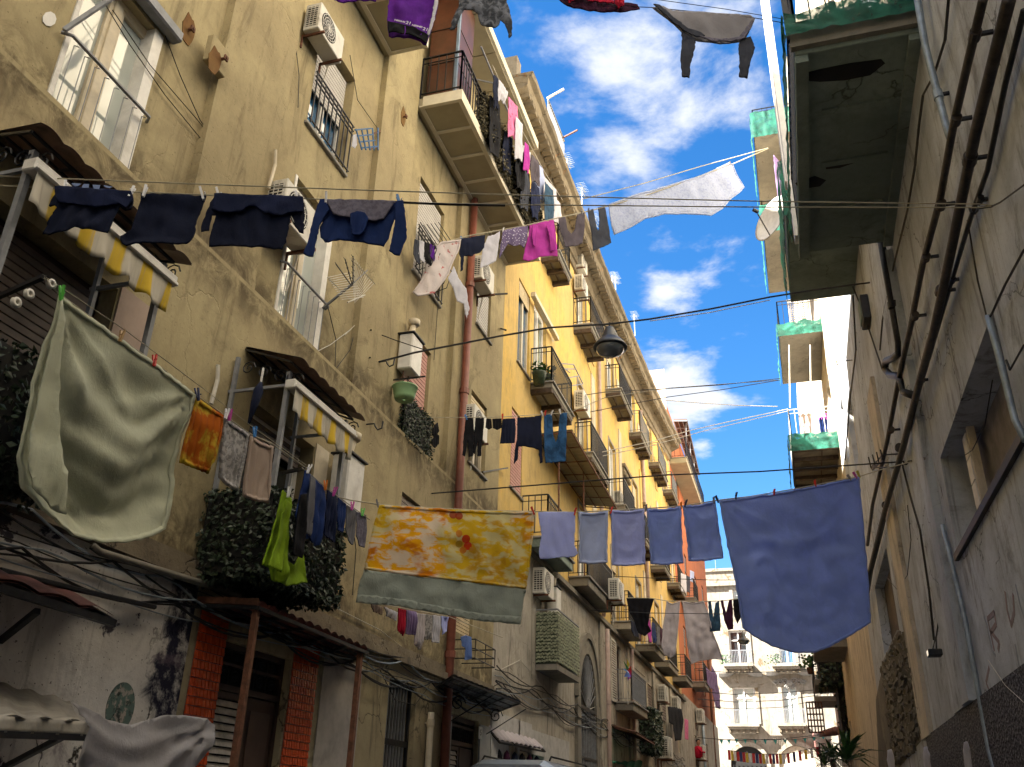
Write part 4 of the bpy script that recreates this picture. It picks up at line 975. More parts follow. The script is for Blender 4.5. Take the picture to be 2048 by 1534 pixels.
F['sage'] = fabric('sage_green_cotton', (.57, .59, .45), .25, .10, .75)
F['sage2'] = fabric('pale_sage_hem', (.33, .37, .33), .3, .10, .75)
F['bluesheet'] = fabric('periwinkle_cotton', (.40, .52, .97), .40, .10, .8)
F['lilac'] = fabric('lilac_jersey', (.50, .56, .98), .25, .08, .8)
F['peri2'] = fabric('grey_blue_cotton', (.52, .60, .88), .25, .10, .8)
F['dusty'] = fabric('dusty_mauve_cotton', (.60, .55, .58), .25, .10, .85)
F['beige'] = fabric('pinkish_beige_cotton', (.46, .36, .30), .25, .10, .85)
F['lace'] = fabric('white_lace', (.52, .50, .50), .35, .45, .85, scale=26, thr=(.45, .55))
F['whitec'] = fabric('white_cotton', (.74, .74, .82), .35, .12, .85)
F['lime'] = fabric('lime_green_jersey', (.25, .40, .02), .2, .25, .8)
F['grey'] = fabric('mid_grey_jersey', (.15, .15, .17), 0, .25)
F['slate'] = fabric('slate_grey_jersey', (.05, .055, .075), 0, .25)
F['taupe'] = fabric('taupe_jersey', (.10, .085, .105), 0, .25)
F['magenta'] = fabric('magenta_fleece', (.46, .05, .36), .1, .2)
F['purple'] = fabric('purple_jersey', (.12, .02, .30), .1, .3)
F['pink'] = fabric('pink_cotton', (.75, .22, .42), .2, .3, scale=16, col2=(.45, .06, .16), thr=(.36, .42))
F['red'] = fabric('red_fleece', (.55, .015, .05), .1, .3)
F['redblack'] = fabric('dark_wine_fleece', (.05, .012, .035), 0, .3)
F['polka'] = fabric('polka_dot_jersey', (.16, .13, .22), .1, .3)
F['mottle'] = fabric('mottled_grey_denim', (.13, .14, .17), 0, .6, scale=14, col2=(.035, .04, .05), thr=(.4, .6))
F['hood'] = fabric('light_grey_sweat', (.26, .25, .27), .05, .12)
F['flag'] = fabric('speckled_blue_white_cotton', (.60, .66, .82), .5, .2, scale=22, col2=(.48, .54, .74), thr=(.4, .5))
F['lav'] = fabric('lavender_gauze', (.42, .30, .55), .4, .3)
F['stripe'] = fabric('striped_jersey', (.30, .22, .45), .1, .3)
F['skyb'] = fabric('sky_blue_cotton', (.15, .25, .60), .2, .2)
def dots_mat(name, base, dot, sc):
    n = NT(name); d = n.voro(n.mapv(n.obj, (1, 1, 1)), sc, 'F1'); c = n.mix(n.ramp(d, .22, .30, 1, 0), base, dot); return n.fin(c, .9, n.bump(n.noise(n.obj, 9, 4), .4, .02), spec=.1)
F['polka'] = dots_mat('polka_dot_jersey', (.13, .10, .19), (.5, .48, .6), 26)
def print_mat(name, blobs, pl_):        # printed bedding: golden clouds with a cluster of balloons
    n = NT(name); P = n.geo
    a = n.noise(n.mapv(P, (1, 1, 2.2)), 4.6, 5, .6, .5)
    c = n.mix(n.ramp(a, .46, .57), (.80, .69, .55), (.86, .46, .008)); b = n.noise(n.mapv(P, (1, 1, 1.6), (5, 2, 1)), 3.2, 3, .55, .4)
    c = n.mix(n.ramp(b, .52, .64), c, (.66, .22, .008)); g = n.noise(n.mapv(P, (1, 1, 1), (9, 4, 3)), 1.1, 3); c = n.mix(n.math('MULTIPLY', n.ramp(g, .52, .62), .45), c, (.55, .52, .04))
    for q, r, col in blobs:
        v = n.N.new('ShaderNodeVectorMath'); v.operation = 'DISTANCE'; n.L.new(P, v.inputs[0]); v.inputs[1].default_value = q
        c = n.mix(n.math('MULTIPLY', n.ramp(v.outputs['Value'], r * .93, r * 1.03, 1, 0), .88), c, col)
    bm = n.bump(n.noise(n.obj, 7, 4, .6, .5), .35, .02); n.fin(c, .8, bm, spec=.15)
    t = n.N.new('ShaderNodeBsdfTranslucent'); n.L.new(c, t.inputs[0]); mx = n.N.new('ShaderNodeMixShader'); mx.inputs[0].default_value = .35
    n.L.new(n.b.outputs[0], mx.inputs[1]); n.L.new(t.outputs[0], mx.inputs[2]); n.L.new(mx.outputs[0], n.out.inputs[0]); return n.m
# ---- line 1: navy tops in the foreground
HK1 = PX(1985, 412, XR)
P1 = Plane(PX(-220, 372, XL), HK1)
l1 = [P1.hit(*p) for p in ((-220, 340), (0, 352), (500, 372), (1000, 389), (1500, 402), (1960, 408))] + [HK1]
line3('washing_line', l1, .006, 'cord', 'upper strand of the pale washing line running from the left wall over the navy tops', sag=.001)
l1 = [P1.hit(*p) for p in ((-220, 362), (0, 371), (130, 378), (412, 390), (605, 397), (802, 405), (1000, 409), (1500, 414), (1960, 415))] + [HK1]
line3('washing_line', l1, .006, 'cord', 'lower strand of the pale washing line that carries the four navy tops', sag=.0)
line3('washing_line', [P1.hit(806, 405), P1.hit(900, 409), P1.hit(1010, 411)], .011, 'cable', 'black knotted rope section just right of the two-tone sweatshirt')
T = 'tops drying on the foreground line'
TS1 = cloth('t_shirt', 'navy T-shirt with faded lettering hanging leftmost on the foreground line', 't-shirt', P1, [(118, 378), (265, 388), (267, 400), (262, 418), (250, 420), (240, 412), (232, 428), (215, 465), (185, 462), (150, 456), (120, 464), (85, 468), (98, 440), (115, 414), (108, 409), (97, 412), (104, 395)], F['navy2'], .03,
      parts=[('folded_over_back', [(112, 378), (264, 387), (268, 402), (255, 421), (240, 412), (225, 415), (190, 420), (150, 413), (120, 411), (115, 404)], F['navy'], .03)], group=T)
cloth('t_shirt', 'navy T-shirt hung by its hem with shoulders down, second from left', 't-shirt', P1, [(281, 386), (350, 389), (413, 392), (405, 412), (392, 440), (390, 462), (382, 478), (372, 486), (355, 486), (325, 484), (300, 482), (270, 483), (252, 489), (243, 483), (240, 470), (262, 455), (272, 425), (281, 398)], F['navy2'], .035, group=T)
cloth('t_shirt', 'wide black-navy long T-shirt third from left on the foreground line', 't-shirt', P1, [(430, 393), (520, 396), (607, 399), (609, 430), (607, 466), (598, 464), (590, 452), (582, 430), (575, 470), (566, 500), (520, 493), (450, 490), (418, 492), (420, 470), (432, 430), (424, 430), (418, 460), (402, 462), (404, 445), (414, 420)], F['navy2'], .03,
      parts=[('folded_over_back', [(430, 393), (607, 399), (607, 428), (585, 430), (560, 436), (530, 432), (515, 420), (500, 418), (480, 430), (440, 430), (425, 425)], F['navy'], .035)], group=T)
cloth('sweatshirt', 'navy sweatshirt with grey yoke and both sleeves hanging down on the foreground line', 'sweatshirt', P1, [(644, 404), (722, 405), (806, 407), (795, 430), (785, 450), (778, 475), (768, 493), (745, 488), (715, 483), (680, 480), (650, 484), (641, 475), (640, 455), (648, 435)], F['royal'], .025, parts=[
      ('sleeve', [(640, 404), (652, 403), (658, 425), (648, 440), (640, 455), (632, 490), (627, 518), (618, 518), (607, 512), (618, 480), (627, 440)], F['royal'], .03),
      ('sleeve', [(790, 408), (806, 406), (812, 450), (813, 480), (799, 515), (788, 513), (778, 505), (784, 480), (790, 445)], F['royal'], .03),
      ('yoke', [(652, 404), (722, 405), (790, 408), (776, 430), (768, 443), (750, 447), (722, 444), (695, 440), (668, 434), (660, 420)], F['greymel'], .035),
      ('neck', [(700, 436), (715, 431), (730, 434), (737, 445), (728, 470), (718, 478), (704, 476), (702, 460)], F['royal'], .05)], group=T)
for u, v, c, l in ((134, 376, 'white', 'white peg at the left shoulder of the faded-lettering T-shirt'), (262, 386, 'white', 'white peg at the right end of the faded-lettering T-shirt'), (290, 386, 'white', 'white peg at the left hem of the shoulders-down T-shirt'), (410, 392, 'white', 'white peg at the right hem of the shoulders-down T-shirt'),
                   (443, 393, 'white', 'white peg at the left end of the wide long T-shirt'), (600, 398, 'white', 'white peg at the right end of the wide long T-shirt'), (653, 403, 'white', 'white peg at the left shoulder of the grey-yoked sweatshirt'), (802, 405, 'blue', 'bright blue peg at the right shoulder of the grey-yoked sweatshirt')):
    peg(P1, u, v, c, l, .02)
# faded pale blue lower ends of the letters folded over the line on the first T-shirt
pb_ = simple('faded_blue_print', (.16, .22, .40), .8, .2)
for Q in ([(149, 376), (169, 377), (164, 381), (157, 383), (152, 380)], [(173, 378), (184, 378), (183, 385), (169, 385)], [(191, 379), (206, 380), (204, 388), (193, 387)], [(212, 380), (231, 383), (224, 386), (216, 384)]):
    obj('faded_letter', MB().slab([P1.hit(u, v + 4) + P1.n * .075 for u, v in Q], P1.n * .003), pb_, TS1)
# ---- line 2: from window five to the netted balcony on the right
PA2 = PX(840, 500, XL + .1); PB2 = PX(1536, 297, .66)
P2 = Plane(PA2, PB2)
line3('washing_line', [P2.hit(*p) for p in ((842, 498), (935, 472), (1047, 452), (1115, 436), (1170, 424), (1225, 410), (1300, 388), (1400, 352), (1470, 326), (1536, 297))], .012, 'cord', 'washing line carrying the flying speckled sheet to the right balcony')
line3('washing_line', [P2.hit(*p) for p in ((1162, 399), (1290, 366), (1400, 333), (1536, 296))], .010, 'cord', 'empty upper strand above the flying speckled sheet')
G2 = 'washing on the line below the long balcony'
cloth('bed_sheet', 'speckled pale blue sheet flying out over the street against the sky', 'bed sheet', P2, [(1218, 408), (1262, 392), (1330, 372), (1400, 352), (1455, 326), (1465, 328), (1472, 348), (1488, 375), (1480, 385), (1462, 398), (1445, 418), (1422, 432), (1390, 429), (1330, 428), (1290, 438), (1262, 455), (1228, 470), (1222, 450)], F['flag'], .06, group=G2)
cloth('trousers', 'charcoal trousers pegged by the cuffs beside the flying sheet', 'trousers', P2, [(1175, 421), (1186, 418), (1193, 455), (1197, 462), (1199, 440), (1196, 415), (1209, 412), (1216, 445), (1223, 485), (1210, 492), (1186, 502), (1183, 470), (1178, 440)], F['slate'], .03, group=G2)
cloth('trousers', 'taupe tracksuit trousers drooping in a U beside the charcoal ones', 'trousers', P2, [(1117, 436), (1130, 434), (1135, 460), (1143, 468), (1150, 458), (1154, 430), (1169, 424), (1170, 455), (1165, 487), (1150, 492), (1130, 494), (1126, 480), (1120, 460)], F['taupe'], .03, group=G2)
cloth('sweatshirt', 'magenta sweatshirt hanging under the end of the long balcony', 'sweatshirt', P2, [(1060, 450), (1085, 444), (1107, 440), (1112, 470), (1116, 512), (1100, 512), (1080, 514), (1058, 523), (1045, 520), (1052, 490), (1058, 465)], F['magenta'], .035, parts=[('sleeve', [(1062, 452), (1072, 455), (1070, 480), (1067, 497), (1062, 494), (1060, 475)], F['magenta'], .07), ('sleeve', [(1090, 455), (1102, 450), (1106, 480), (1108, 505), (1098, 505), (1096, 480)], F['magenta'], .06)], group=G2)
cloth('pyjamas', 'grey polka-dot pyjama top left of the magenta sweatshirt', 'pyjamas', P2, [(1005, 462), (1030, 456), (1056, 452), (1054, 480), (1047, 497), (1040, 490), (1028, 493), (1015, 488), (1008, 500), (998, 518), (1001, 490)], F['polka'], .02, group=G2)
cloth('blouse', 'pale lilac blouse between the polka-dot top and navy shirt', 'blouse', P2, [(976, 472), (988, 470), (1000, 463), (996, 500), (992, 522), (978, 530), (960, 536), (965, 500)], F['whitec'], .02, group=G2)
cloth('shirt', 'navy shirt with a pointed corner left of the lilac blouse', 'shirt', P2, [(922, 478), (950, 473), (970, 470), (968, 495), (960, 505), (950, 508), (942, 513), (928, 512), (926, 540), (921, 543), (922, 515), (918, 508)], F['navy2'], .02, group=G2)
cloth('printed_sheet', 'white printed sheet with faded red squares blowing beside the drainpipe', 'bed sheet', P2, [(880, 485), (900, 482), (922, 479), (918, 500), (906, 525), (898, 548), (886, 565), (868, 588), (850, 590), (835, 592), (825, 584), (842, 560), (852, 530), (865, 505)], fabric('red_printed_white_cotton', (.78, .72, .72), .4, .3, scale=9, col2=(.55, .16, .16), thr=(.36, .40)), .04, parts=[('trailing_fold', [(905, 535), (915, 560), (930, 580), (936, 620), (930, 642), (925, 610), (912, 605), (904, 580), (893, 560)], F['whitec'], .05)], group=G2)
for u, v, c, l in ((1005, 461, 'white', 'white peg on the polka-dot pyjama top'), (1177, 420, 'navy', 'dark peg on the left cuff of the charcoal trousers'), (1206, 412, 'navy', 'dark peg on the right cuff of the charcoal trousers'), (1458, 326, 'wood', 'wooden peg at the sunlit corner of the flying sheet'), (925, 478, 'blue', 'blue peg on the navy pointed shirt'), (1164, 425, 'grey', 'grey peg on the taupe tracksuit trousers')):
    peg(P2, u, v, c, l, .0)
# ---- line 3: first floor, parallel to the left wall
P3 = Plane(PX(118, 588, -4.35), PX(700, 1005, -4.35))
l3 = [P3.hit(*p) for p in ((88, 556), (118, 588), (232, 672), (305, 722), (392, 790), (445, 828), (500, 868), (545, 888), (612, 936))]
line3('washing_line', l3, .007, 'cord', 'washing line carrying the big sage green sheet along the first floor')
line3('washing_line', [P3.hit(*p) for p in ((88, 552), (250, 660), (400, 772), (500, 850), (612, 930))], .004, 'cord', 'thin upper strand above the big sage green sheet')
gs = cloth('bed_sheet', 'huge sage green bed sheet sagging in deep folds at left', 'bed sheet', P3, [(118, 590), (160, 622), (232, 674), (305, 724), (350, 760), (390, 790), (385, 820), (370, 870), (358, 930), (350, 1000), (336, 1058), (310, 1072), (270, 1083), (220, 1084), (170, 1072), (130, 1052), (90, 1018), (52, 975), (44, 925), (50, 870), (66, 800), (84, 730), (104, 660), (114, 615)], F['sage'], .13, 'swag', step=.035, seed=2)
obj('side_fold', cloth_mb(P3, [(114, 600), (120, 640), (112, 720), (108, 820), (112, 900), (122, 960), (118, 1030), (92, 1018), (55, 975), (46, 925), (52, 870), (70, 790), (90, 710)], .04, .045, .03, 'v', None, 5), F['sage'], gs, solid=.01)
cloth('pillowcase', 'orange and yellow printed pillowcase pegged beside the green sheet', 'pillowcase', P3, [(394, 795), (410, 808), (445, 832), (438, 870), (425, 915), (414, 948), (395, 940), (378, 932), (361, 925), (368, 890), (378, 850), (385, 820)], fabric('orange_yellow_print', (.60, .42, .04), .3, .3, scale=3.5, col2=(.45, .11, .01), thr=(.44, .54)), .03, group='bed linen on the first floor line')
cloth('lace_curtain', 'white lace cloth between the orange pillowcase and the beige cloth', 'curtain', P3, [(450, 838), (475, 855), (496, 868), (490, 910), (480, 960), (474, 981), (455, 972), (437, 955), (440, 900), (445, 860)], F['lace'], .02, group='bed linen on the first floor line')
cloth('tea_towel', 'plain pinkish beige cloth at the end of the first floor line', 'towel', P3, [(500, 872), (520, 885), (545, 893), (540, 950), (536, 1005), (515, 1003), (485, 992), (490, 940), (496, 900)], F['beige'], .02, group='bed linen on the first floor line')
for u, v, c, l in ((118, 590, 'green', 'bright green peg at the gathered corner of the sage sheet'), (235, 673, 'wood', 'wooden peg a third along the top of the sage sheet'), (304, 722, 'red', 'red peg halfway along the top of the sage sheet'), (393, 792, 'navy', 'dark blue peg between sage sheet and orange pillowcase'), (446, 828, 'white', 'white peg at the orange pillowcase right corner'), (454, 832, 'pink', 'pink peg at the top of the white lace cloth'), (505, 865, 'blue', 'blue peg at the top of the beige cloth')):
    peg(P3, u, v, c, l, .03)
# ---- line 3b: rows beside the ivy balcony
P3b = Plane(PX(560, 985, -4.15), PX(745, 1085, -4.15))
P3c = Plane(PX(610, 935, -4.3), PX(740, 1030, -4.3))
line3('washing_line', [P3c.hit(*p) for p in ((604, 935), (648, 972), (690, 1003), (740, 1040))], .006, 'cord', 'short washing line carrying the navy tracksuits beside the ivy balcony')
G3 = 'clothes on the short lines beside the ivy balcony'
cloth('jacket', 'lime green jacket hanging below the second ivy balcony', 'jacket', P3b, [(566, 980), (583, 998), (580, 1030), (575, 1080), (572, 1120), (590, 1130), (606, 1100), (617, 1165), (575, 1172), (540, 1160), (538, 1135), (523, 1130), (535, 1090), (545, 1060), (556, 1020)], F['lime'], .05, parts=[('sleeve', [(560, 1000), (572, 1010), (562, 1070), (556, 1120), (550, 1145), (524, 1132), (540, 1090), (550, 1040)], F['lime'], .06)], group=G3)
cloth('trousers', 'black trousers hanging over the lime green jacket', 'trousers', P3b, [(588, 990), (600, 988), (600, 1060), (594, 1100), (590, 1117), (572, 1110), (576, 1070), (582, 1030)], F['black'], .03, off=.07, group=G3)
cloth('tracksuit', 'navy tracksuit top with grey sleeve stripe nearest the bracket', 'tracksuit', P3c, [(610, 940), (630, 958), (648, 975), (650, 1020), (645, 1060), (640, 1090), (628, 1092), (618, 1075), (608, 1080), (598, 1065), (590, 1030), (600, 990)], F['royal'], .04, parts=[('grey_stripe', [(612, 950), (621, 958), (618, 1010), (614, 1060), (612, 1072), (600, 1065), (606, 1010)], F['grey'], .05)], group=G3)
cloth('tracksuit_bottoms', 'dark navy tracksuit bottoms left of the narrow grey trousers', 'tracksuit', P3c, [(654, 980), (672, 992), (674, 1030), (670, 1085), (660, 1078), (650, 1070), (652, 1020)], F['navy'], .04, group=G3)
cloth('shorts', 'navy shorts between dark tracksuit bottoms and grey trousers', 'shorts', P3c, [(676, 995), (692, 1008), (690, 1050), (688, 1065), (676, 1060), (674, 1030)], F['royal'], .03, group=G3)
cloth('trousers', 'narrow mid-grey trousers beside the yellow cloud sheet', 'trousers', P3c, [(694, 1010), (712, 1022), (712, 1060), (706, 1090), (700, 1085), (692, 1060)], F['grey'], .03, group=G3)
cloth('trousers', 'short pale grey trousers last on the short line', 'trousers', P3c, [(714, 1024), (732, 1030), (734, 1060), (730, 1095), (720, 1092), (714, 1070)], F['greymel'], .03, group=G3)
for u, v, c, l, P in ((612, 938, 'white', 'white peg on the grey-striped tracksuit top', P3c), (648, 972, 'orange', 'orange peg between tracksuit top and bottoms', P3c), (664, 984, 'pink', 'purple-pink peg on the dark tracksuit bottoms', P3c), (701, 1012, 'pink', 'pink peg on the narrow grey trousers', P3c), (722, 1024, 'green', 'green peg on the short pale grey trousers', P3c), (573, 985, 'white', 'white peg on the lime green jacket', P3b)):
    peg(P, u, v, c, l, .02)
# ---- line 4: the line right across the street at first floor height
PA4 = PX(620, 985, XL + .1); PB4 = PX(1832, 921, XR)
P4 = Plane(PA4, PB4)
l4 = [P4.hit(*p) for p in ((640, 985), (700, 1000), (757, 1009), (850, 1015), (960, 1021), (1070, 1023), (1150, 1024), (1220, 1021), (1290, 1017), (1365, 1012), (1438, 1000), (1500, 993), (1600, 976), (1718, 953), (1760, 940), (1832, 921))]
line3('washing_line', l4, .008, 'cord', 'main washing line across the street carrying the yellow and blue linen', n=4)
bal_c = [((932, 1078), .012, (.55, .01, .01)), ((918, 1068), .010, (.60, .22, .03)), ((944, 1066), .010, (.60, .25, .04)), ((936, 1092), .011, (.62, .02, .01)), ((918, 1088), .009, (.35, .22, .02)), ((926, 1100), .009, (.60, .20, .02)), ((944, 1098), .008, (.58, .30, .05)), ((906, 1030), .010, (.45, .06, .02)), ((918, 1032), .010, (.45, .05, .02))]
px_m = (P4.hit(1000, 1100) - P4.hit(999, 1100)).length
bb = [(P4.hit(u, v), k * 1000 * px_m * .78, c) for (u, v), k, c in bal_c]
ym = print_mat('golden_cloud_print', bb, P4)
ys = cloth('duvet_cover', 'yellow cloud-printed duvet cover with balloons and a pale green border', 'duvet cover', P4, [(759, 1010), (850, 1016), (960, 1022), (1069, 1024), (1065, 1080), (1058, 1140), (1052, 1178), (1000, 1172), (900, 1160), (800, 1148), (728, 1139), (740, 1080), (750, 1040)], ym, .045, 'v', freq=1.3, step=.05)
obj('border', cloth_mb(P4, [(728, 1139), (800, 1148), (900, 1160), (1000, 1172), (1052, 1178), (1046, 1215), (1040, 1247), (960, 1240), (860, 1222), (780, 1208), (712, 1203), (718, 1170)], .0, .05, .05, 'v', 1.3, 3), F['sage2'], ys, solid=.01)
obj('hem', cloth_mb(P4, [(714, 1190), (780, 1196), (860, 1210), (960, 1228), (1042, 1234), (1040, 1250), (960, 1243), (860, 1225), (780, 1211), (711, 1206)], .03, .05, .03, 'v', 1.3, 3), F['sage2'], ys, solid=.006)
cloth('t_shirt', 'plain lilac T-shirt upside down beside the yellow duvet cover', 't-shirt', P4, [(1076, 1025), (1113, 1024), (1150, 1024), (1150, 1060), (1149, 1090), (1156, 1106), (1150, 1113), (1125, 1114), (1095, 1118), (1080, 1117), (1078, 1102), (1083, 1070)], F['lilac'], .02)
names = [((1157, 1024), (1216, 1022), (1215, 1125), (1159, 1126), 'peri2', 'grey-blue pillowcase next to the lilac T-shirt'), ((1221, 1021), (1288, 1018), (1291, 1128), (1224, 1130), 'lilac', 'periwinkle pillowcase second from the lilac T-shirt'),
         ((1293, 1018), (1361, 1013), (1367, 1126), (1302, 1128), 'bluesheet', 'periwinkle pillowcase third from the lilac T-shirt'), ((1365, 1012), (1430, 1002), (1447, 1116), (1378, 1122), 'bluesheet', 'flared periwinkle pillowcase beside the big blue sheet')]
for a, b, c_, d_, m_, lb in names:
    cloth('pillowcase', lb, 'pillowcase', P4, [a, ((a[0] + b[0]) / 2, (a[1] + b[1]) / 2 + 3), b, (b[0] + (c_[0] - b[0]) * .5, (b[1] + c_[1]) / 2), c_, ((c_[0] + d_[0]) / 2, (c_[1] + d_[1]) / 2 + 2), d_, ((a[0] + d_[0]) / 2 + 2, (a[1] + d_[1]) / 2)], F[m_], .026, 'swag', group='pillowcases across the street')
bs = cloth('bed_sheet', 'large periwinkle blue sheet ballooning at the right end of the line', 'bed sheet', P4, [(1438, 1002), (1500, 994), (1560, 985), (1620, 974), (1680, 962), (1718, 954), (1722, 1000), (1730, 1080), (1736, 1150), (1740, 1200), (1743, 1245), (1700, 1272), (1660, 1294), (1630, 1305), (1590, 1305), (1545, 1292), (1510, 1272), (1487, 1255), (1478, 1200), (1462, 1120), (1448, 1050)], F['bluesheet'], .065, 'swag', step=.045, seed=4)
for u, v, c, l in ((757, 1008, 'grey', 'grey peg at the left corner of the yellow duvet cover'), (1068, 1023, 'red', 'dark red peg at the right corner of the yellow duvet cover'), (1148, 1024, 'red', 'red peg between the lilac T-shirt and grey-blue pillowcase'), (1220, 1021, 'red', 'red peg between the grey-blue and second pillowcase'), (1290, 1017, 'grey', 'grey peg between the second and third pillowcases'),
                   (1361, 1012, 'orange', 'orange-red peg between the third and flared pillowcases'), (1368, 1008, 'navy', 'dark blue peg above the left corner of the flared pillowcase'), (1427, 1002, 'grey', 'grey peg at the right corner of the flared pillowcase'), (1436, 1000, 'navy', 'navy peg at the left corner of the big blue sheet'), (1470, 993, 'navy', 'navy peg a little in from the left corner of the blue sheet'),
                   (1546, 985, 'red', 'red peg in the middle of the big blue sheet'), (1630, 968, 'red', 'red peg right of the middle of the blue sheet'), (1712, 952, 'pink', 'purple peg at the right corner of the blue sheet'), (1700, 956, 'grey', 'grey-blue peg just left of the purple one'), (1718, 950, 'yellow', 'yellow peg at the very end of the blue sheet')):
    peg(P4, u, v, c, l, .01)
# ---- line 5: dark clothes and jeans
P5 = Plane(PX(860, 835, XL + .1), (-3.3, 14.75, 7.6))
e5 = P5.hit(1560, 760)
line3('washing_line', [P5.hit(*p) for p in ((858, 835), (925, 835), (1000, 834), (1080, 829), (1140, 825), (1210, 795), (1340, 776), (1560, 760))], .007, 'cord', 'washing line from the ivy window carrying black clothes and blue jeans')
G5 = 'dark clothes on the ivy window line'
for px_, m_, nm, cat, lb, fd in (([(932, 836), (946, 836), (949, 870), (946, 912), (938, 914), (936, 880), (930, 913), (925, 910), (928, 870)], 'black', 'leggings', 'leggings', 'black leggings leftmost on the ivy window line', .02),
                            ([(951, 836), (968, 836), (966, 870), (962, 912), (955, 912), (957, 880), (950, 908), (947, 905), (949, 865)], 'black', 'leggings', 'leggings', 'second pair of black leggings, with a pale patch beside it', .02),
                            ([(973, 837), (982, 838), (984, 856), (978, 859), (971, 855)], 'black', 'briefs', 'underwear', 'small black briefs left of the bra-like black top', .01),
                            ([(985, 838), (1003, 837), (1004, 855), (995, 860), (986, 856)], 'black', 'bra', 'underwear', 'black bra between the briefs and the short tee', .01),
                            ([(1005, 838), (1030, 837), (1031, 860), (1029, 886), (1000, 887), (1003, 862)], 'navy2', 't_shirt', 't-shirt', 'short black T-shirt left of the long-sleeved top', .02),
                            ([(1035, 835), (1060, 834), (1083, 830), (1083, 870), (1085, 925), (1080, 927), (1078, 900), (1070, 897), (1050, 893), (1037, 893), (1035, 920), (1028, 928), (1030, 900), (1034, 880)], 'navy2', 'long_sleeved_top', 'top', 'black long-sleeved top with dangling sleeves beside the jeans', .02),
                            ([(1089, 829), (1104, 828), (1107, 870), (1112, 885), (1117, 868), (1120, 826), (1134, 825), (1133, 870), (1132, 922), (1112, 924), (1092, 926), (1089, 900)], 'jeans', 'jeans', 'jeans', 'blue jeans pegged by both cuffs on the ivy window line', .03)):
    cloth(nm, lb, cat, P5, px_, F[m_], fd, group=G5)
for u, v, c, l in ((934, 835, 'blue', 'blue peg on the leftmost black leggings'), (1005, 834, 'red', 'red peg on the short black T-shirt'), (1086, 828, 'white', 'white peg between the long-sleeved top and jeans'), (1090, 827, 'red', 'red peg on the left jeans cuff'), (1102, 826, 'white', 'white peg on the inner left jeans cuff'), (1121, 824, 'white', 'white peg on the inner right jeans cuff')):
    peg(P5, u, v, c, l, .0)
Pb = Plane(PX(862, 840, -5.1), PX(880, 850, -5.1))
cloth('bra', 'black bra dangling by one strap beside the ivy window', 'underwear', Pb, [(868, 850), (875, 845), (877, 862), (874, 868), (878, 872), (877, 888), (870, 896), (864, 890), (864, 880), (868, 874), (864, 866)], F['black'], .02)
# ---- line 6: far line with mauve sheets
P6 = Plane((-5.3, 25.5, 0), (2, 27.5, 0))
line3('washing_line', [P6.hit(*p) for p in ((1255, 1196), (1300, 1196), (1335, 1202), (1380, 1203), (1442, 1202), (1480, 1197), (1600, 1185), (1700, 1165))], .012, 'cord', 'far washing line carrying the mauve sheets above the lower balconies', n=4)
G6 = 'washing on the far line'
for px_, m_, nm, cat, lb, fd in (([(1253, 1196), (1280, 1195), (1308, 1198), (1300, 1225), (1296, 1250), (1303, 1262), (1290, 1272), (1276, 1265), (1268, 1240), (1258, 1222)], 'black', 'jacket', 'jacket', 'black jacket at the left end of the far line', .05),
                            ([(1333, 1202), (1345, 1208), (1360, 1202), (1358, 1240), (1354, 1280), (1351, 1310), (1340, 1316), (1328, 1310), (1322, 1290), (1328, 1240)], 'dusty', 'bed_sheet', 'bed sheet', 'narrow folded mauve sheet on the far line', .06),
                            ([(1364, 1202), (1385, 1206), (1408, 1203), (1416, 1225), (1425, 1260), (1440, 1300), (1446, 1320), (1430, 1318), (1400, 1322), (1382, 1328), (1374, 1290), (1370, 1250)], 'dusty', 'bed_sheet', 'bed sheet', 'wide mauve sheet flaring at the bottom on the far line', .07),
                            ([(1416, 1203), (1422, 1202), (1427, 1235), (1431, 1205), (1438, 1202), (1441, 1240), (1441, 1262), (1420, 1263), (1418, 1230)], 'jeans2', 'jeans', 'jeans', 'mid-blue jeans right of the mauve sheets', .04),
                            ([(1441, 1201), (1446, 1200), (1452, 1225), (1458, 1200), (1464, 1200), (1466, 1230), (1467, 1258), (1456, 1260), (1448, 1240)], 'redblack', 'trousers', 'trousers', 'dark wine trousers with thin legs on the far line', .04),
                            ([(1466, 1200), (1478, 1197), (1484, 1215), (1482, 1235), (1475, 1248), (1468, 1230)], 'black', 'top', 'top', 'small black top against the big blue sheet edge', .03)):
    cloth(nm, lb, cat, P6, px_, F[m_], fd, group=G6)
P6b = Plane((-4.6, 29, 0), (-4.6, 33, 0))
for px_, m_, nm, lb in (([(1290, 1240), (1298, 1238), (1303, 1260), (1304, 1285), (1298, 1283), (1294, 1262)], 'magenta', 'scarf', 'magenta and red scarf on the white balcony rail'),
                    ([(1304, 1244), (1310, 1248), (1313, 1285), (1306, 1286), (1303, 1262)], 'royal', 'shirt', 'royal blue shirt next to the magenta scarf'), ([(1314, 1252), (1319, 1255), (1320, 1290), (1314, 1290)], 'grey', 'shirt', 'grey shirt next to the royal blue one'), ([(1320, 1256), (1328, 1262), (1328, 1295), (1321, 1292)], 'redblack', 'shirt', 'dark wine shirt at the end of the rail'),
                    ([(1262, 1240), (1275, 1250), (1278, 1275), (1268, 1272), (1262, 1258)], 'navy2', 'shorts', 'navy shorts over the white balcony edge')):
    cloth(nm, lb, 'clothes', P6b, px_, F[m_], .03, group='clothes over the white balcony rail')
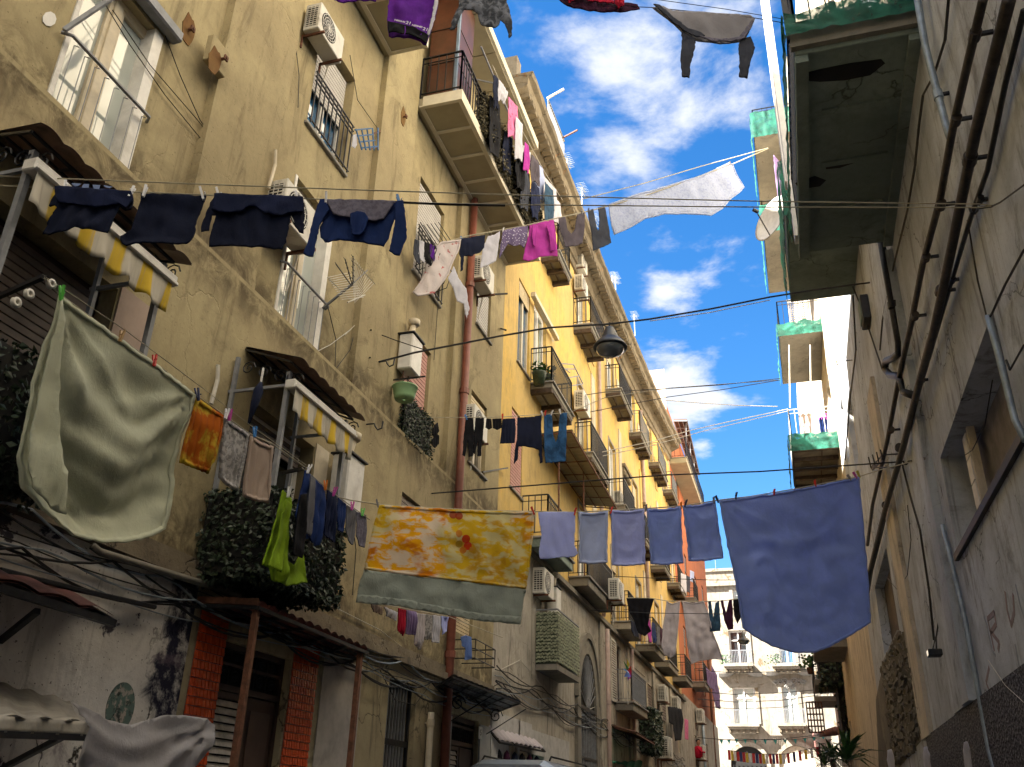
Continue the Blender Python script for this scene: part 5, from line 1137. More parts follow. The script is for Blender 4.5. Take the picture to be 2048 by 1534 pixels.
# ---- top line against the sky
PB7 = Vector((.70, 7.92, 9.75)); P7 = Plane((-5.4, 5.4, 0), PB7)
line3('washing_line', [P7.hit(*p) for p in ((600, -75), (780, -40), (905, -20), (1130, -2), (1280, 14), (1306, 15), (1510, 36))] + [PB7], .006, 'cable', 'dark line high overhead carrying the purple shorts and grey hoodie')
line3('washing_line', [P7.hit(1200, -14), P7.hit(1320, 0), P7.hit(1450, 18), PB7 + Vector((0, 0, .06))], .005, 'cable', 'second thin strand above the grey hoodie')
G7 = 'clothes hanging high overhead'
cloth('hooded_sweatshirt', 'light grey hoodie with sleeves hanging, silhouetted against the clouds', 'hoodie', P7, [(1304, 15), (1325, 12), (1345, 22), (1400, 24), (1460, 28), (1500, 30), (1510, 38), (1500, 60), (1490, 80), (1475, 85), (1440, 88), (1395, 82), (1375, 76), (1360, 62), (1335, 40), (1312, 22)], F['hood'], .03, parts=[
    ('sleeve', [(1362, 66), (1390, 80), (1389, 100), (1380, 130), (1378, 158), (1363, 156), (1360, 120), (1363, 90)], F['slate'], .02), ('sleeve', [(1478, 82), (1500, 76), (1509, 98), (1500, 125), (1493, 160), (1476, 158), (1478, 120), (1476, 98)], F['slate'], .02),
    ('hood', [(1305, 14), (1318, 16), (1345, 40), (1375, 62), (1400, 70), (1408, 76), (1392, 80), (1366, 66), (1335, 42)], F['slate'], .04), ('cuff_edge', [(1395, 78), (1440, 84), (1475, 80), (1505, 42), (1502, 58), (1488, 82), (1460, 89), (1420, 88)], F['greymel'], .045)], group=G7)
cloth('fleece', 'red and dark wine fleece folded over the line above the sky', 'fleece', P7, [(1115, -10), (1200, -4), (1275, 8), (1280, 18), (1262, 20), (1240, 25), (1215, 26), (1180, 22), (1135, 12), (1122, 2)], F['redblack'], .04, parts=[('red_panel', [(1128, -6), (1146, -3), (1146, 8), (1138, 14), (1130, 6)], F['red'], .05), ('red_panel', [(1226, 4), (1246, 6), (1246, 18), (1235, 24), (1228, 14)], F['red'], .05), ('red_panel', [(1150, -2), (1225, 8), (1226, 14), (1180, 8), (1150, 3)], F['red'], .045)], group=G7)
cloth('denim_jacket', 'mottled grey jacket hanging upside down beside the brown veranda', 'jacket', P7, [(905, -30), (1010, -12), (1018, 20), (1024, 45), (1024, 70), (1018, 76), (1014, 60), (1000, 40), (998, 48), (990, 56), (975, 56), (962, 48), (955, 30), (945, 22), (928, 20), (922, 30), (908, 64), (900, 60), (907, 35), (920, 8)], F['mottle'], .05, group=G7)
pt = cloth('shorts', 'purple shorts with a lettered white-on-black waistband hanging overhead', 'shorts', P7, [(782, -40), (876, -25), (875, 15), (866, 50), (852, 92), (830, 78), (800, 74), (778, 72), (774, 40), (778, 0)], F['purple'], .05, parts=[('side_stripe', [(870, -20), (876, -22), (876, 15), (866, 55), (858, 78), (854, 74), (864, 40), (869, 10)], F['whitec'], .05), ('waistband', [(775, 50), (800, 55), (832, 62), (856, 76), (853, 93), (830, 78), (800, 74), (778, 73)], F['black'], .05)], group=G7)
cloth('top', 'plum coloured top just dipping into the upper edge of the picture', 'top', P7, [(660, -40), (756, -30), (752, 4), (715, 2), (680, 6), (668, 0)], F['purple'], .03, group=G7)
# waistband lettering, as on the garment
def text(parent, s, p, xdir, ydir, size, mat, name='lettering', ext=.001):
    cu = bpy.data.curves.new(name, 'FONT'); cu.body = s; cu.size = size; cu.align_x = 'CENTER'; cu.align_y = 'CENTER'; cu.extrude = ext
    x = Vector(xdir).normalized(); z = x.cross(Vector(ydir)).normalized(); y = z.cross(x)
    tmp = bpy.data.objects.new('tmp', cu); COL.objects.link(tmp); dg = bpy.context.evaluated_depsgraph_get(); me = bpy.data.meshes.new_from_object(tmp.evaluated_get(dg)); bpy.data.objects.remove(tmp)
    o = bpy.data.objects.new(name, me); link(o); me.materials.clear(); me.materials.append(mat)
    mat4 = Matrix(((x.x, y.x, z.x, p.x), (x.y, y.y, z.y, p.y), (x.z, y.z, z.z, p.z), (0, 0, 0, 1)))
    o.parent = parent; ORG[o.name] = ORG[parent.name]; o.matrix_local = Matrix.Translation(-ORG[parent.name]) @ mat4
    return o
a, b = P7.hit(790, 62), P7.hit(838, 73)
for s_, t, sz in (('HIIIIIHII', .20, .036), ('21', .56, .06), ('HIIIIHIII', .92, .036), ('21', 1.27, .06)):
    p = a.lerp(b, t) + P7.n * .13 + Vector((0, 0, .02 - .05 * max(0, t - .6))); text(pt, s_, p, b - a, (0, 0, 1), sz, PEGM['white'])
obj('drawstring', MB().tube([P7.hit(810, 70) + P7.n * .12, P7.hit(811, 80) + P7.n * .13, P7.hit(809, 88) + P7.n * .12], .006, 4), F['purple'], pt)
# ---- clothes drying along the outer edge of the long fourth floor balcony
P8 = Plane((-4.42, 11.3, 0), (-4.42, 16.8, 0))
line3('washing_line', [P8.hit(*p) for p in ((985, 130), (1012, 190), (1045, 262), (1090, 345), (1125, 400))], .006, 'white_cable', 'line under the eave carrying clothes outside the long balcony')
items = [((985, 150), 8, 70, 'navy2', 'sock', 'dark sock'), ((996, 160), 9, 45, 'whitec', 'cloth', 'small white cloth'), ((984, 190), 18, 120, 'black', 'skirt', 'long black skirt'), ((1010, 195), 18, 85, 'pink', 'pyjama_bottoms', 'bright pink patterned pyjama bottoms'), ((1012, 260), 16, 85, 'navy2', 'jeans', 'dark navy jeans'), ((1022, 235), 14, 90, 'whitec', 'nightshirt', 'pale nightshirt'),
         ((1030, 290), 14, 90, 'black', 'trousers', 'black trousers'), ((1040, 285), 8, 60, 'magenta', 'scarf', 'pink scarf'), ((1050, 290), 14, 40, 'whitec', 'bra', 'white bra'), ((1046, 330), 16, 90, 'slate', 'top', 'slate grey top'), ((1060, 310), 14, 60, 'taupe', 'top', 'taupe top'), ((1072, 320), 16, 80, 'peri2', 'blouse', 'grey-blue blouse'), ((1062, 360), 15, 80, 'navy', 'shirt', 'navy shirt'), ((1082, 365), 16, 80, 'jeans2', 'jeans', 'faded blue jeans'), ((1090, 350), 26, 60, 'whitec', 'shirt', 'white shirt blowing outwards'), ((1100, 385), 20, 60, 'whitec', 'vest', 'white vest')]
rg = random.Random(9)
for k, ((u, v), w_, h_, m_, nm, lb) in enumerate(items):
    s_ = 1.0; cloth(nm, lb + ' drying outside the long balcony', 'clothes', P8, [(u, v), (u + w_, v + w_ * 1.1), (u + w_ + rg.uniform(-3, 4), v + w_ + h_ * .5), (u + w_ - rg.uniform(0, 5), v + h_ + rg.uniform(0, 8)), (u + w_ * .4, v + h_ - rg.uniform(2, 9)), (u - rg.uniform(0, 5), v + h_ * .95), (u - 2, v + h_ * .5)], F[m_], .05, group='clothes outside the long balcony', off=rg.uniform(-.05, .12), seed=k)
# ---- small washing over the lower left and the sunlit balconies
P9 = Plane((-4.7, 12.4, 0), (-4.7, 16, 0))
for k, (px_, m_, nm, lb) in enumerate(((([(742, 1205), (765, 1214), (763, 1230), (745, 1222)]), 'beige', 'vest', 'cream vest peeping under the duvet border'), ([(768, 1214), (795, 1225), (792, 1242), (772, 1232)], 'whitec', 'cloth', 'white cloth peeping under the duvet border'),
         ([(797, 1216), (812, 1220), (810, 1255), (806, 1272), (796, 1262)], 'red', 'top', 'red top under the duvet cover'), ([(813, 1220), (832, 1224), (830, 1270), (812, 1268)], 'stripe', 'top', 'lilac striped top beside the red one'), ([(832, 1226), (850, 1228), (848, 1270), (838, 1300), (828, 1290)], 'dusty', 'leggings', 'mauve leggings tapering to a point'),
         ([(850, 1228), (864, 1230), (862, 1278), (850, 1280)], 'lace', 'top', 'grey-white top under the duvet cover'), ([(866, 1230), (880, 1232), (878, 1286), (864, 1284)], 'whitec', 'sleeve_top', 'white long top near the red-brown pipe'), ([(882, 1232), (897, 1234), (894, 1262), (884, 1270)], 'lilac', 't_shirt', 'pale lilac T-shirt near the red-brown pipe'))):
    cloth(nm, lb, 'clothes', P9, px_, F[m_], .03, group='small washing behind the yellow duvet cover')
line3('washing_line', [P9.hit(735, 1203), P9.hit(900, 1234), P9.hit(1005, 1275)], .006, 'cord', 'line behind the yellow duvet cover carrying small washing')
PR = Plane((.66, 27, 0), (.66, 31, 0))
PRx = Plane((.7, 27.15, 0), (1.9, 27.15, 0))
for px_, m_, nm, lb in (([(1597, 828), (1622, 826), (1624, 870), (1600, 874)], 'beige', 'towel', 'beige towel inside the netted balcony rail'), ([(1603, 848), (1621, 846), (1622, 876), (1604, 880)], 'whitec', 'shirt', 'white shirt inside the netted balcony rail'), ([(1636, 836), (1654, 834), (1656, 866), (1640, 868)], 'royal', 'jeans', 'blue jeans on the pink clothes airer')):
    cloth(nm, lb, 'clothes', PRx, px_, F[m_], .03, group='washing on the netted balcony')
ai = MB()
for q in ((1638, 830), (1640, 836)):
    ai.tube([PRx.hit(*q) + Vector((0, -.05, 0)), PRx.hit(q[0] + 18, q[1] - 1) + Vector((0, -.05, 0))], .012, 4)
for k in range(5): ai.tube([PRx.hit(1638 + k * 4.5, 828) + Vector((0, -.05, 0)), PRx.hit(1639 + k * 4.5, 840) + Vector((0, -.05, 0))], .008, 4)
tag(obj('clothes_airer', ai, PEGM['pink']), 'small pink clothes airer on the netted balcony', 'clothes airer')
PS = Plane((-4.75, 50.4, 0), (-4.75, 56, 0))
for px_, m_, nm, lb in (([(1411, 1335), (1424, 1345), (1428, 1380), (1414, 1372)], 'lav', 'curtain', 'short lavender cloth on the far balcony'), ([(1423, 1330), (1434, 1350), (1438, 1400), (1440, 1418), (1430, 1415), (1425, 1380)], 'lav', 'curtain', 'long lavender cloth trailing below the far balcony')):
    cloth(nm, lb, 'curtain', PS, px_, F[m_], .08, group='lavender cloths on the far balcony')
PT = Plane((-4.9, 30, 0), (-4.9, 36, 0))
cloth('coat', 'dark padded coat hanging by the hedge on the lower balcony', 'coat', PT, [(1336, 1413), (1350, 1415), (1363, 1418), (1367, 1440), (1364, 1460), (1362, 1480), (1350, 1482), (1346, 1450), (1338, 1445)], F['black'], .05)
cloth('scarf', 'red and white scarf beside the dark coat', 'scarf', PT, [(1369, 1437), (1376, 1440), (1377, 1480), (1370, 1478)], F['pink'], .03)
PV = Plane((-4.9, 39, 0), (-4.9, 46, 0))
for k, (u, v, w_, h_, m_, lb) in enumerate(((1362, 1146, 10, 40, 'whitec', 'white cloth on the last yellow balcony'), (1372, 1150, 8, 36, 'slate', 'slate top on the last yellow balcony'), (1380, 1140, 8, 26, 'peri2', 'pale blue top on the last yellow balcony'))):
    cloth('top', lb, 'clothes', PV, [(u, v), (u + w_, v + 4), (u + w_, v + h_), (u, v + h_ - 4)], F[m_], .04, group='washing on the last yellow balcony')
# ================================================================== THINGS FIXED TO THE LEFT WALLS
def ac_proto():
    r = thing('air_conditioner', 'x', 'air conditioner', (0, 0, 0), 0, 'air conditioning units on the walls')
    obj('casing', MB().box(.06, .34, -.40, .40, 0, .55), M['ac'], r, local=True, bevel=.012)
    obj('fan_opening', MB().lathe([(.235, .342), (.235, .345), (.0, .345)], (0, -.1, .28), 24, 'X'), M['black'], r, local=True)
    g = MB()
    for q in (.06, .11, .16, .21): g.lathe([(q, .346), (q, .352), (q + .008, .352), (q + .008, .346)], (0, -.1, .28), 20, 'X')
    for k in range(8): a = PI * k / 8; g.bar((.349, -.1 - .23 * math.cos(a), .28 - .23 * math.sin(a)), (.349, -.1 + .23 * math.cos(a), .28 + .23 * math.sin(a)), .005)
    g.sm = False; obj('grille', g, M['white'], r, local=True)
    s = MB()
    s.box(.10, .30, -.402, -.4005, .06, .48); obj('side_vent', s, M['black'], r, local=True)
    s = MB()
    for k in range(9): s.box(.095, .305, -.408, -.4, .07 + k * .047, .085 + k * .047)
    for k in range(4): s.box(.10 + k * .063, .11 + k * .063, -.407, -.4, .06, .48)
    obj('louvres', s, M['ac'], r, local=True)
    for y in (-.3, .3): obj('bracket', MB().bar((0, y, -.02), (.40, y, -.02), .035).bar((.01, y, -.02), (.01, y, -.25), .03), M['rust'], r, local=True)
    obj('hose', MB().tube([(.1, .3, .1), (.08, .42, .0), (.03, .45, -.2), (.015, .4, -.5)], .014, 5), M['white_cable'], r, local=True)
    return r
AC = ac_proto()
def L_(u, v, X=XL): p = PX(u, v, X); return (X, p.y, p.z)
acs = [((622, 100), XL + .0, .82, 'air conditioner above the barred shuttered window near the top left'), ((548, 478), XL, 1.0, 'air conditioner half hidden behind the long dark T-shirt'),
       ((945, 578), XLO, .95, 'air conditioner right of the red-brown drainpipe, level with the lilac blouse'), ((928, 878), XLO, .95, 'air conditioner beside the drainpipe at the black leggings'),
       ((1150, 592), XL, 1., 'upper air conditioner between the two top yellow balconies'), ((1152, 545), XL, .9, 'highest air conditioner on the yellow wall'), ((1150, 830), XL, 1.1, 'air conditioner under the potted plant balcony'),
       ((1068, 1195), XL + .02, 1.05, 'air conditioner just right of the yellow duvet cover'), ((1218, 1205), XL + .55, 1.1, 'air conditioner standing at the end of the big grey balcony'), ((1315, 1405), XLO, 1.15, 'air conditioner right of the pinwheel balcony drainpipe'),
       ((1342, 1425), XLO, 1.15, 'air conditioner behind the purple clothes airer'), ((1318, 1518), XLO + .1, 1.4, 'boxy air conditioner below the hedge balcony'), ((1392, 1447), XLO, 1.3, 'air conditioner on the grey wall before the orange building'), ((1394, 1520), XLO, 1.3, 'lowest air conditioner under the leaning person'), ((1228, 1015), XL + .02, .9, 'air conditioner behind a railing on the middle yellow floor')]
for k, ((u, v), X, sc, lb) in enumerate(acs):
    loc = L_(u, v, X)
    if k == 0: AC.location = loc; AC['label'] = lb; ORG[AC.name] = Vector(loc)
    else: again(AC, loc, lb, scale=(sc, sc, sc))
AC.scale = (.85, .85, .85)
# ---- corrugated canopies with scroll brackets, awning cassettes and striped valances over the ivy balconies
def stripes():
    n = NT('yellow_white_awning_cloth'); y = n.sep(n.geo)[1]; w = n.math('ADD', y, n.math('MULTIPLY', n.noise(n.geo, 3, 3), .05))
    f = n.math('FRACT', n.math('MULTIPLY', w, 3.1)); k = n.math('MULTIPLY', n.ramp(f, .02, .08), n.ramp(f, .42, .48, 1, 0))
    c = n.mix(k, (.50, .46, .38), (.62, .42, .03)); c = n.mix(n.math('MULTIPLY', n.ramp(n.noise(n.mapv(n.geo, (3, 9, .6)), 3, 4), .5, .7), .5), c, (.30, .27, .24))
    return n.fin(c, .9, n.bump(n.noise(n.geo, 14, 4), .3, .01))
M['stripes'] = stripes()
def canopy_set(ya, yb, zc, label1, label2, x0=XLO, xo=-4.5):
    t = thing('corrugated_canopy', label1, 'canopy', (x0, ya, zc))
    c4 = [(x0 + .0, ya + .35, zc + .42), (xo, ya, zc), (xo, yb, zc - .04), (x0, yb + .35, zc + .42)]
    canopy(t, c4, M['tile_roof'], waves=int((yb - ya) / .21), amp=.028, name='sheet', th=.012)
    cframe(t, [tuple(Vector(c4[0])), tuple(Vector(c4[1]) + Vector((-.12, .05, .03))), tuple(Vector(c4[2]) + Vector((-.12, -.08, .03))), tuple(Vector(c4[3]))], M['iron'], -.03, 4, .02)
    g = MB()
    for s_ in (0, 1):
        y = ya + .2 if s_ == 0 else yb - .08
        for k in range(4): scroll(g, (xo - .12 - k * .2, zc - .14 + k * .07), .085, ax='XZ', X=y, w=.008)
    for k in range(int((yb - ya) / .17)): scroll(g, (ya + .2 + k * .17, zc - .13), .075, X=xo - .2, w=.007)
    obj('scrollwork', g, M['iron'], t)
    for y in (ya + .18, yb - .1):
        f = MB(); f.bar((xo - .2, y, zc - .05), (xo - .2, y, zc - 1.35), .045); f.bar((x0 + .05, y, zc + .2), (x0 + .05, y, zc - 1.35), .04); f.bar((xo - .2, y, zc - .2), (x0, y, zc - .2), .03)
        obj('frame_post', f, M['grey_metal'], t)
    w = thing('awning', label2, 'awning', (xo - .1, ya, zc - .3))
    obj('cassette', MB().box(xo - .20, xo - .08, ya + .12, yb - .03, zc - .26, zc - .16).box(xo - .08, xo - .06, ya + .12, yb - .03, zc - .26, zc - .22), M['white'], w, bevel=.01)
    v = MB(); n_ = 60
    def fn(i, j):
        y = ya + .16 + (yb - ya - .24) * i; sc = .26 + .045 * abs(math.sin(PI * i * (yb - ya) / .28)); z = zc - .24 - sc * j
        return (xo - .09 + .03 * math.sin(i * 31) * j * j + .015 * math.sin(i * 70) * j, y, z)
    v.grid(fn, n_, 6); v.sm = True; obj('valance', v, M['stripes'], w, solid=.004)
canopy_set(3.55, 5.28, 5.72, 'brown corrugated canopy with iron scrolls over the roller shutter at far left', 'yellow and white scalloped awning over the brown roller shutter')
canopy_set(7.1, 8.68, 5.72, 'brown corrugated canopy with iron scrolls over the middle first floor window', 'yellow and white scalloped awning beside the hanging dark umbrella')
# door canopy
t = thing('door_canopy', 'long dark corrugated canopy with red edge over the orange-tiled doorway', 'canopy', (XLO, 7.3, 3.3))
pA = PX(395, 1208, XLO); c4 = [(XLO, pA.y, pA.z + .02), tuple(PZ(516, 1208, pA.z - .02)), tuple(PZ(735, 1300, pA.z - .06)), (XLO, PX(640, 1265, XLO).y + .9, pA.z)]
canopy(t, c4, M['tile_red'], waves=13, amp=.035, name='sheet', th=.012); cframe(t, c4, M['iron'], -.035, 5, .035)
obj('fascia_board', MB().bar(Vector(c4[0]) + Vector((0, 0, .02)), Vector(c4[1]) + Vector((0, 0, .02)), .03, .06), M['rust'], t)
for q in (1, 2):
    p = Vector(c4[q]); p = p + Vector((-.04, .05 if q == 1 else -.1, -.04)); obj('post', MB().bar(p, (p.x, p.y, 0), .055), M['rust'], t)
t = thing('door_canopy', 'thin dark canopy on scrolled brackets over the louvred door', 'canopy', (XLO, 14, 3.3))
z_ = 3.35; c4 = [(XLO, 13.75, z_ + .03), tuple(PZ(905, 1352, z_)), tuple(PZ(1040, 1404, z_ - .06)), (XLO, 17.0, z_)]
canopy(t, c4, M['grey_metal'], waves=14, amp=.015, name='sheet'); cframe(t, c4, M['iron'], -.02, 4, .025)
g = MB()
for y in (14.2, 16.2): g.bar((XLO, y, z_ - .5), (c4[1][0] - .05, y + .3, z_ - .03), .018); scroll(g, (XLO + .2, z_ - .18), .13, ax='XZ', X=y, w=.01)
obj('scroll_bracket', g, M['iron'], t)
# ---- ivy screens
def ivy(name, label, boxes, n, mat='leaf', size=.058, seed=1, cat='hedge screen', hang=0, net=None):
    rg = random.Random(seed); m = MB(); t = thing(name, label, cat, ((boxes[0][0] + boxes[0][1]) / 2, (boxes[0][2] + boxes[0][3]) / 2, boxes[0][4]))
    tot = 0
    for (x0, x1, y0, y1, z0, z1) in boxes:
        faces = [((x1, y0, z0), (0, y1 - y0, 0), (0, 0, z1 - z0), (1, 0, 0)), ((x0, y0, z0), (x1 - x0, 0, 0), (0, 0, z1 - z0), (0, -1, 0)), ((x0, y1, z0), (x1 - x0, 0, 0), (0, 0, z1 - z0), (0, 1, 0)), ((x0, y0, z0), (x1 - x0, 0, 0), (0, y1 - y0, 0), (0, 0, -1)), ((x0, y0, z1), (x1 - x0, 0, 0), (0, y1 - y0, 0), (0, 0, 1))]
        ar = [Vector(a).cross(Vector(b)).length for _, a, b, _ in faces]; S_ = sum(ar)
        for (o, a, b, nn), A_ in zip(faces, ar):
            o, a, b, nn = map(Vector, (o, a, b, nn))
            for _ in range(int(n * A_ / S_ / len(boxes)) + 1):
                p = o + a * rg.random() + b * rg.random() + nn * rg.uniform(-.05, .035)
                p += nn * .05 * noise.noise(p * 3)
                d = Vector((rg.uniform(-1, 1), rg.uniform(-1, 1), rg.uniform(-1.4, .3))).normalized(); s = size * rg.uniform(.6, 1.3)
                w = d.cross((nn + Vector((rg.uniform(-.6, .6), rg.uniform(-.6, .6), rg.uniform(-.6, .6)))).normalized())
                if w.length < .1: continue
                w = w.normalized() * s * .36; up = d.cross(w).normalized() * s * .12
                m.quad(p, p + d * s * .45 + w + up, p + d * s, p + d * s * .45 - w + up)
        k = .03; obj('backing_mesh', MB().box(x0 + k, x1 - k, y0 + k, y1 - k, z0 + k, z1 - k), M['black'], t)
    o = obj('leaves', m, M[mat], t); o['kind'] = 'stuff'; return t
ivy('ivy_balcony', 'dark artificial ivy covering the balcony behind the huge green sheet', [(XLO, -4.62, 2.2, 4.95, 3.55, 4.28)], 5600, seed=2)
ivy('ivy_balcony', 'dark artificial ivy covering the balcony behind the navy tracksuits', [(XLO, -4.62, 7.2, 8.75, 3.55, 4.40)], 5600, seed=3)
pw = PX(800, 830, XL)
ivy('ivy_window_box', 'small ivy-clad window cage below the green basin', [(XL, XL + .10, 11.72, 12.88, 6.80, 7.55)], 1900, size=.045, seed=4)
ivy('dry_hedge', 'dry brown hedge screen along the long fourth floor balcony', [(-4.72, -4.52, 12.2, 16.45, 13.1, 14.05)], 7000, 'leaf_dry', .07, seed=5)
ivy('hedge_balcony', 'leafy green balcony beside the dark padded coat', [(XLO, -4.9, 33.0, 35.2, 3.7, 5.1)], 2200, 'leaf', .12, seed=6)
# camouflage netted balcony
t = thing('netted_balcony', 'balcony wrapped in green and white camouflage netting at the corner of the arch building', 'balcony', (XLO, 19.4, 4.5))
cx = MB(); ya, yb, z0_, z1_ = 19.5, 21.6, 4.55, 5.72
obj('slab', MB().box(XLO, XLO + .5, ya, yb, z0_ - .12, z0_), M['slab'], t)
obj('cage', MB().box(XLO, XLO + .46, ya + .03, yb - .03, z0_, z1_ - .08), M['leaf'], t)
st = MB(); rg = random.Random(4)
for k in range(15):
    z = z0_ + .06 + k * (z1_ - z0_ - .08) / 15; 
    for (a, b) in (((XLO, ya), (XLO + .5, ya)), ((XLO + .5, ya), (XLO + .5, yb))):
        n_ = 6 if a[1] == b[1] else 20
        for i in range(n_):
            t0, t1 = i / n_, (i + 1) / n_; pa = (a[0] + (b[0] - a[0]) * t0, a[1] + (b[1] - a[1]) * t0, z + rg.uniform(-.015, .015)); pb = (a[0] + (b[0] - a[0]) * t1, a[1] + (b[1] - a[1]) * t1, z + .03 + rg.uniform(-.015, .015))
            off = Vector((.015, -.015, 0)); st.bar(Vector(pa) + off, Vector(pb) + off, .012, .045)
o = obj('netting_strips', st, simple('camouflage_strip', (.30, .33, .22), .8, .7, 30), t); o['kind'] = 'stuff'
obj('rail', MB().bar((XLO, ya, z1_), (XLO + .5, ya, z1_), .03).bar((XLO + .5, ya, z1_), (XLO + .5, yb, z1_), .03), M['grey_metal'], t)
# ---- downpipes
def pipe(name, label, X, y, z0, z1, r, mat, cols=(), dy=0, n=10, off=.09, side=1):
    t = thing(name, label, 'drainpipe', (X + side * off, y, z0)); x = X + side * off
    obj('pipe', MB().tube([(x, y, z0), (x, y + dy * .5, (z0 + z1) / 2), (x, y + dy, z1)], r, n), M[mat], t, smooth=True)
    for z in cols: obj('collar', MB().tube([(x, y + dy * (z - z0) / (z1 - z0), z - .05), (x, y + dy * (z - z0) / (z1 - z0), z + .05)], r * 1.22, n).box(min(X, x), max(X, x), y - .012, y + .012, z - .012, z + .012), M[mat], t)
    return t
pipe('drainpipe', 'red-brown drainpipe running down the whole tan facade', XLO, 14.02, .2, 13.0, .075, 'red_pipe', (2.0, 3.9, 6.3, 8.6, 10.9))
pipe('drainpipe', 'cream downpipe stump beside the barred gate', XLO, 13.35, .1, 2.95, .05, 'cream', (2.8,))
p_ = PX(1193, 575, XL); pipe('drainpipe', 'pinkish downpipe on the yellow wall left of the pendant lamp column', XL, 27.3, 7.1, 17.3, .065, 'pink_pipe', (9, 11.5, 14))
pipe('drainpipe', 'pinkish downpipe between the carriage arch and the pinwheel balcony', XLO, 27.2, .9, 6.7, .085, 'pink_pipe', (2.2, 4.6)); pipe('drainpipe', 'pinkish downpipe right of the pinwheel balcony', XLO, 31.5, .3, 6.8, .085, 'pink_pipe', (2.5, 5.5))
pipe('drainpipe', 'pale downpipe on the yellow wall behind the fourth balcony column', XL, 36.6, 7.1, 18, .08, 'pink_pipe', (9, 12, 15)); pipe('drainpipe', 'thin dark downpipe on the orange facade', XL, 62.5, .3, 14, .08, 'rust', (5,)); pipe('drainpipe', 'grey downpipe low on the wall before the orange building', XLO, 55, .3, 7, .08, 'zinc', (5,))
# long service pipe and cable bundles along the first floor ledge
tag(obj('service_pipe', MB().tube([PX(185, 1092, XLO + .1), PX(200, 1104, XLO + .12), PX(480, 1190, XLO + .12)], .032, 8), M['slab'], smooth=True), 'grey service pipe running under the ledge above the peeling wall', 'pipe')
tag(obj('iron_bar', MB().tube([PX(0, 1140, XLO + .1), PX(150, 1178, XLO + .1), PX(310, 1214, XLO + .1)], .022, 6), M['iron']), 'dark horizontal iron bar on the peeling white wall', 'bar')
rg = random.Random(12)
lbs = ('lowest', 'second lowest', 'third', 'middle', 'fifth', 'sixth', 'seventh', 'eighth', 'ninth', 'topmost')
for k in range(10):
    pts = []; zo = -.10 + k * .035; ph = rg.uniform(0, 6)
    for i in range(60):
        y = 2.5 + i * .235; sg = ((y * .55 + ph * .3) % 1); pts.append((XLO + .09 + .02 * math.sin(y * 2 + ph), y, 3.30 + zo * (1 + .5 * math.sin(y * .8 + ph)) - .10 * 4 * sg * (1 - sg) * (.4 + .6 * (k % 3))))
    tag(obj('cable', MB().tube(pts, (.006, .009, .012)[k % 3], 5), M['cable'] if k % 4 else M['zinc']), lbs[k] + ' cable of the bundle running under the first floor ledge', 'cable', 'cable bundle under the ledge')
for k in range(8):
    pts = []; zo = -.22 + k * .06; ph = rg.uniform(0, 6)
    for i in range(70):
        y = 16.5 + i * .42; sg = ((y * .28 + ph * .3) % 1); pts.append((XLO + .08 + .02 * math.sin(y + ph), y, 3.95 + zo - .30 * 4 * sg * (1 - sg) * (.3 + .7 * (k % 3) / 2)))
    tag(obj('cable', MB().tube(pts, (.009, .013)[k % 2], 5), M['cable'] if k % 4 else M['zinc']), lbs[k] + ' cable looping along the grey ground floor of the yellow building', 'cable', 'cable bundle on the grey base')
def wcable(pts, X, label, mat='cable', r=.006, group=None, off=.03):
    return tag(obj('wall_cable', MB().tube([PX(u, v, X + off * (1 if X < 0 else -1)) for u, v in pts], r, 4), M[mat]), label, 'cable', group)
for pts, lb, mt in (([(205, 0), (260, 90), (330, 190), (420, 300), (520, 405)], 'wire sloping from the top left window to the hanging tops', 'cable'), ([(330, 70), (360, 150), (400, 240), (450, 310), (525, 395)], 'second wire curving down beside the top left window', 'cable'), ([(225, 20), (300, 130), (395, 240), (515, 392)], 'double wire passing in front of the top left window', 'cable'),
                 ([(700, 110), (715, 200), (750, 250), (765, 270), (790, 330)], 'thin wire below the upper air conditioner', 'cable'), ([(590, 80), (598, 150), (596, 215)], 'loose wire hanging left of the barred window', 'cable'), ([(830, 200), (800, 260), (765, 330), (750, 400)], 'wire crossing the pilaster under the fourth floor balcony', 'cable'), ([(742, 405), (750, 470), (735, 560), (715, 640), (700, 700), (670, 740)], 'long wire hanging behind the aerial', 'cable'),
                 ([(700, 660), (660, 690), (630, 705), (600, 720)], 'white wire running from the tall window to the canopy', 'white_cable'), ([(765, 420), (752, 540), (750, 600), (720, 640), (690, 670)], 'white wire beside the rusty wall anchor', 'white_cable'), ([(655, 610), (672, 680), (668, 790)], 'thin vertical wire left of the bay edge', 'cable'), ([(870, 480), (876, 600), (868, 720)], 'vertical wire left of the drainpipe', 'cable'), ([(430, 960), (440, 1020), (432, 1080), (420, 1105)], 'pale hose hanging below the lace cloth', 'white_cable'), ([(1130, 480), (1160, 680), (1190, 770)], 'long thin wire on the yellow wall', 'cable'),
                 ([(700, 1010), (712, 1100), (705, 1190)], 'thin wire hanging left of the yellow duvet cover', 'cable'), ([(640, 1200), (760, 1260), (850, 1330), (900, 1345)], 'cable swooping over the barred gate', 'white_cable'), ([(760, 1340), (790, 1400), (830, 1410), (860, 1370)], 'cable loop hanging in front of the barred gate', 'cable'), ([(1000, 1340), (1040, 1320), (1100, 1390), (1150, 1430), (1200, 1410)], 'cable drooping across the arch', 'white_cable')):
    wcable(pts, XLO if pts[0][1] > 900 else XL, lb, mt)
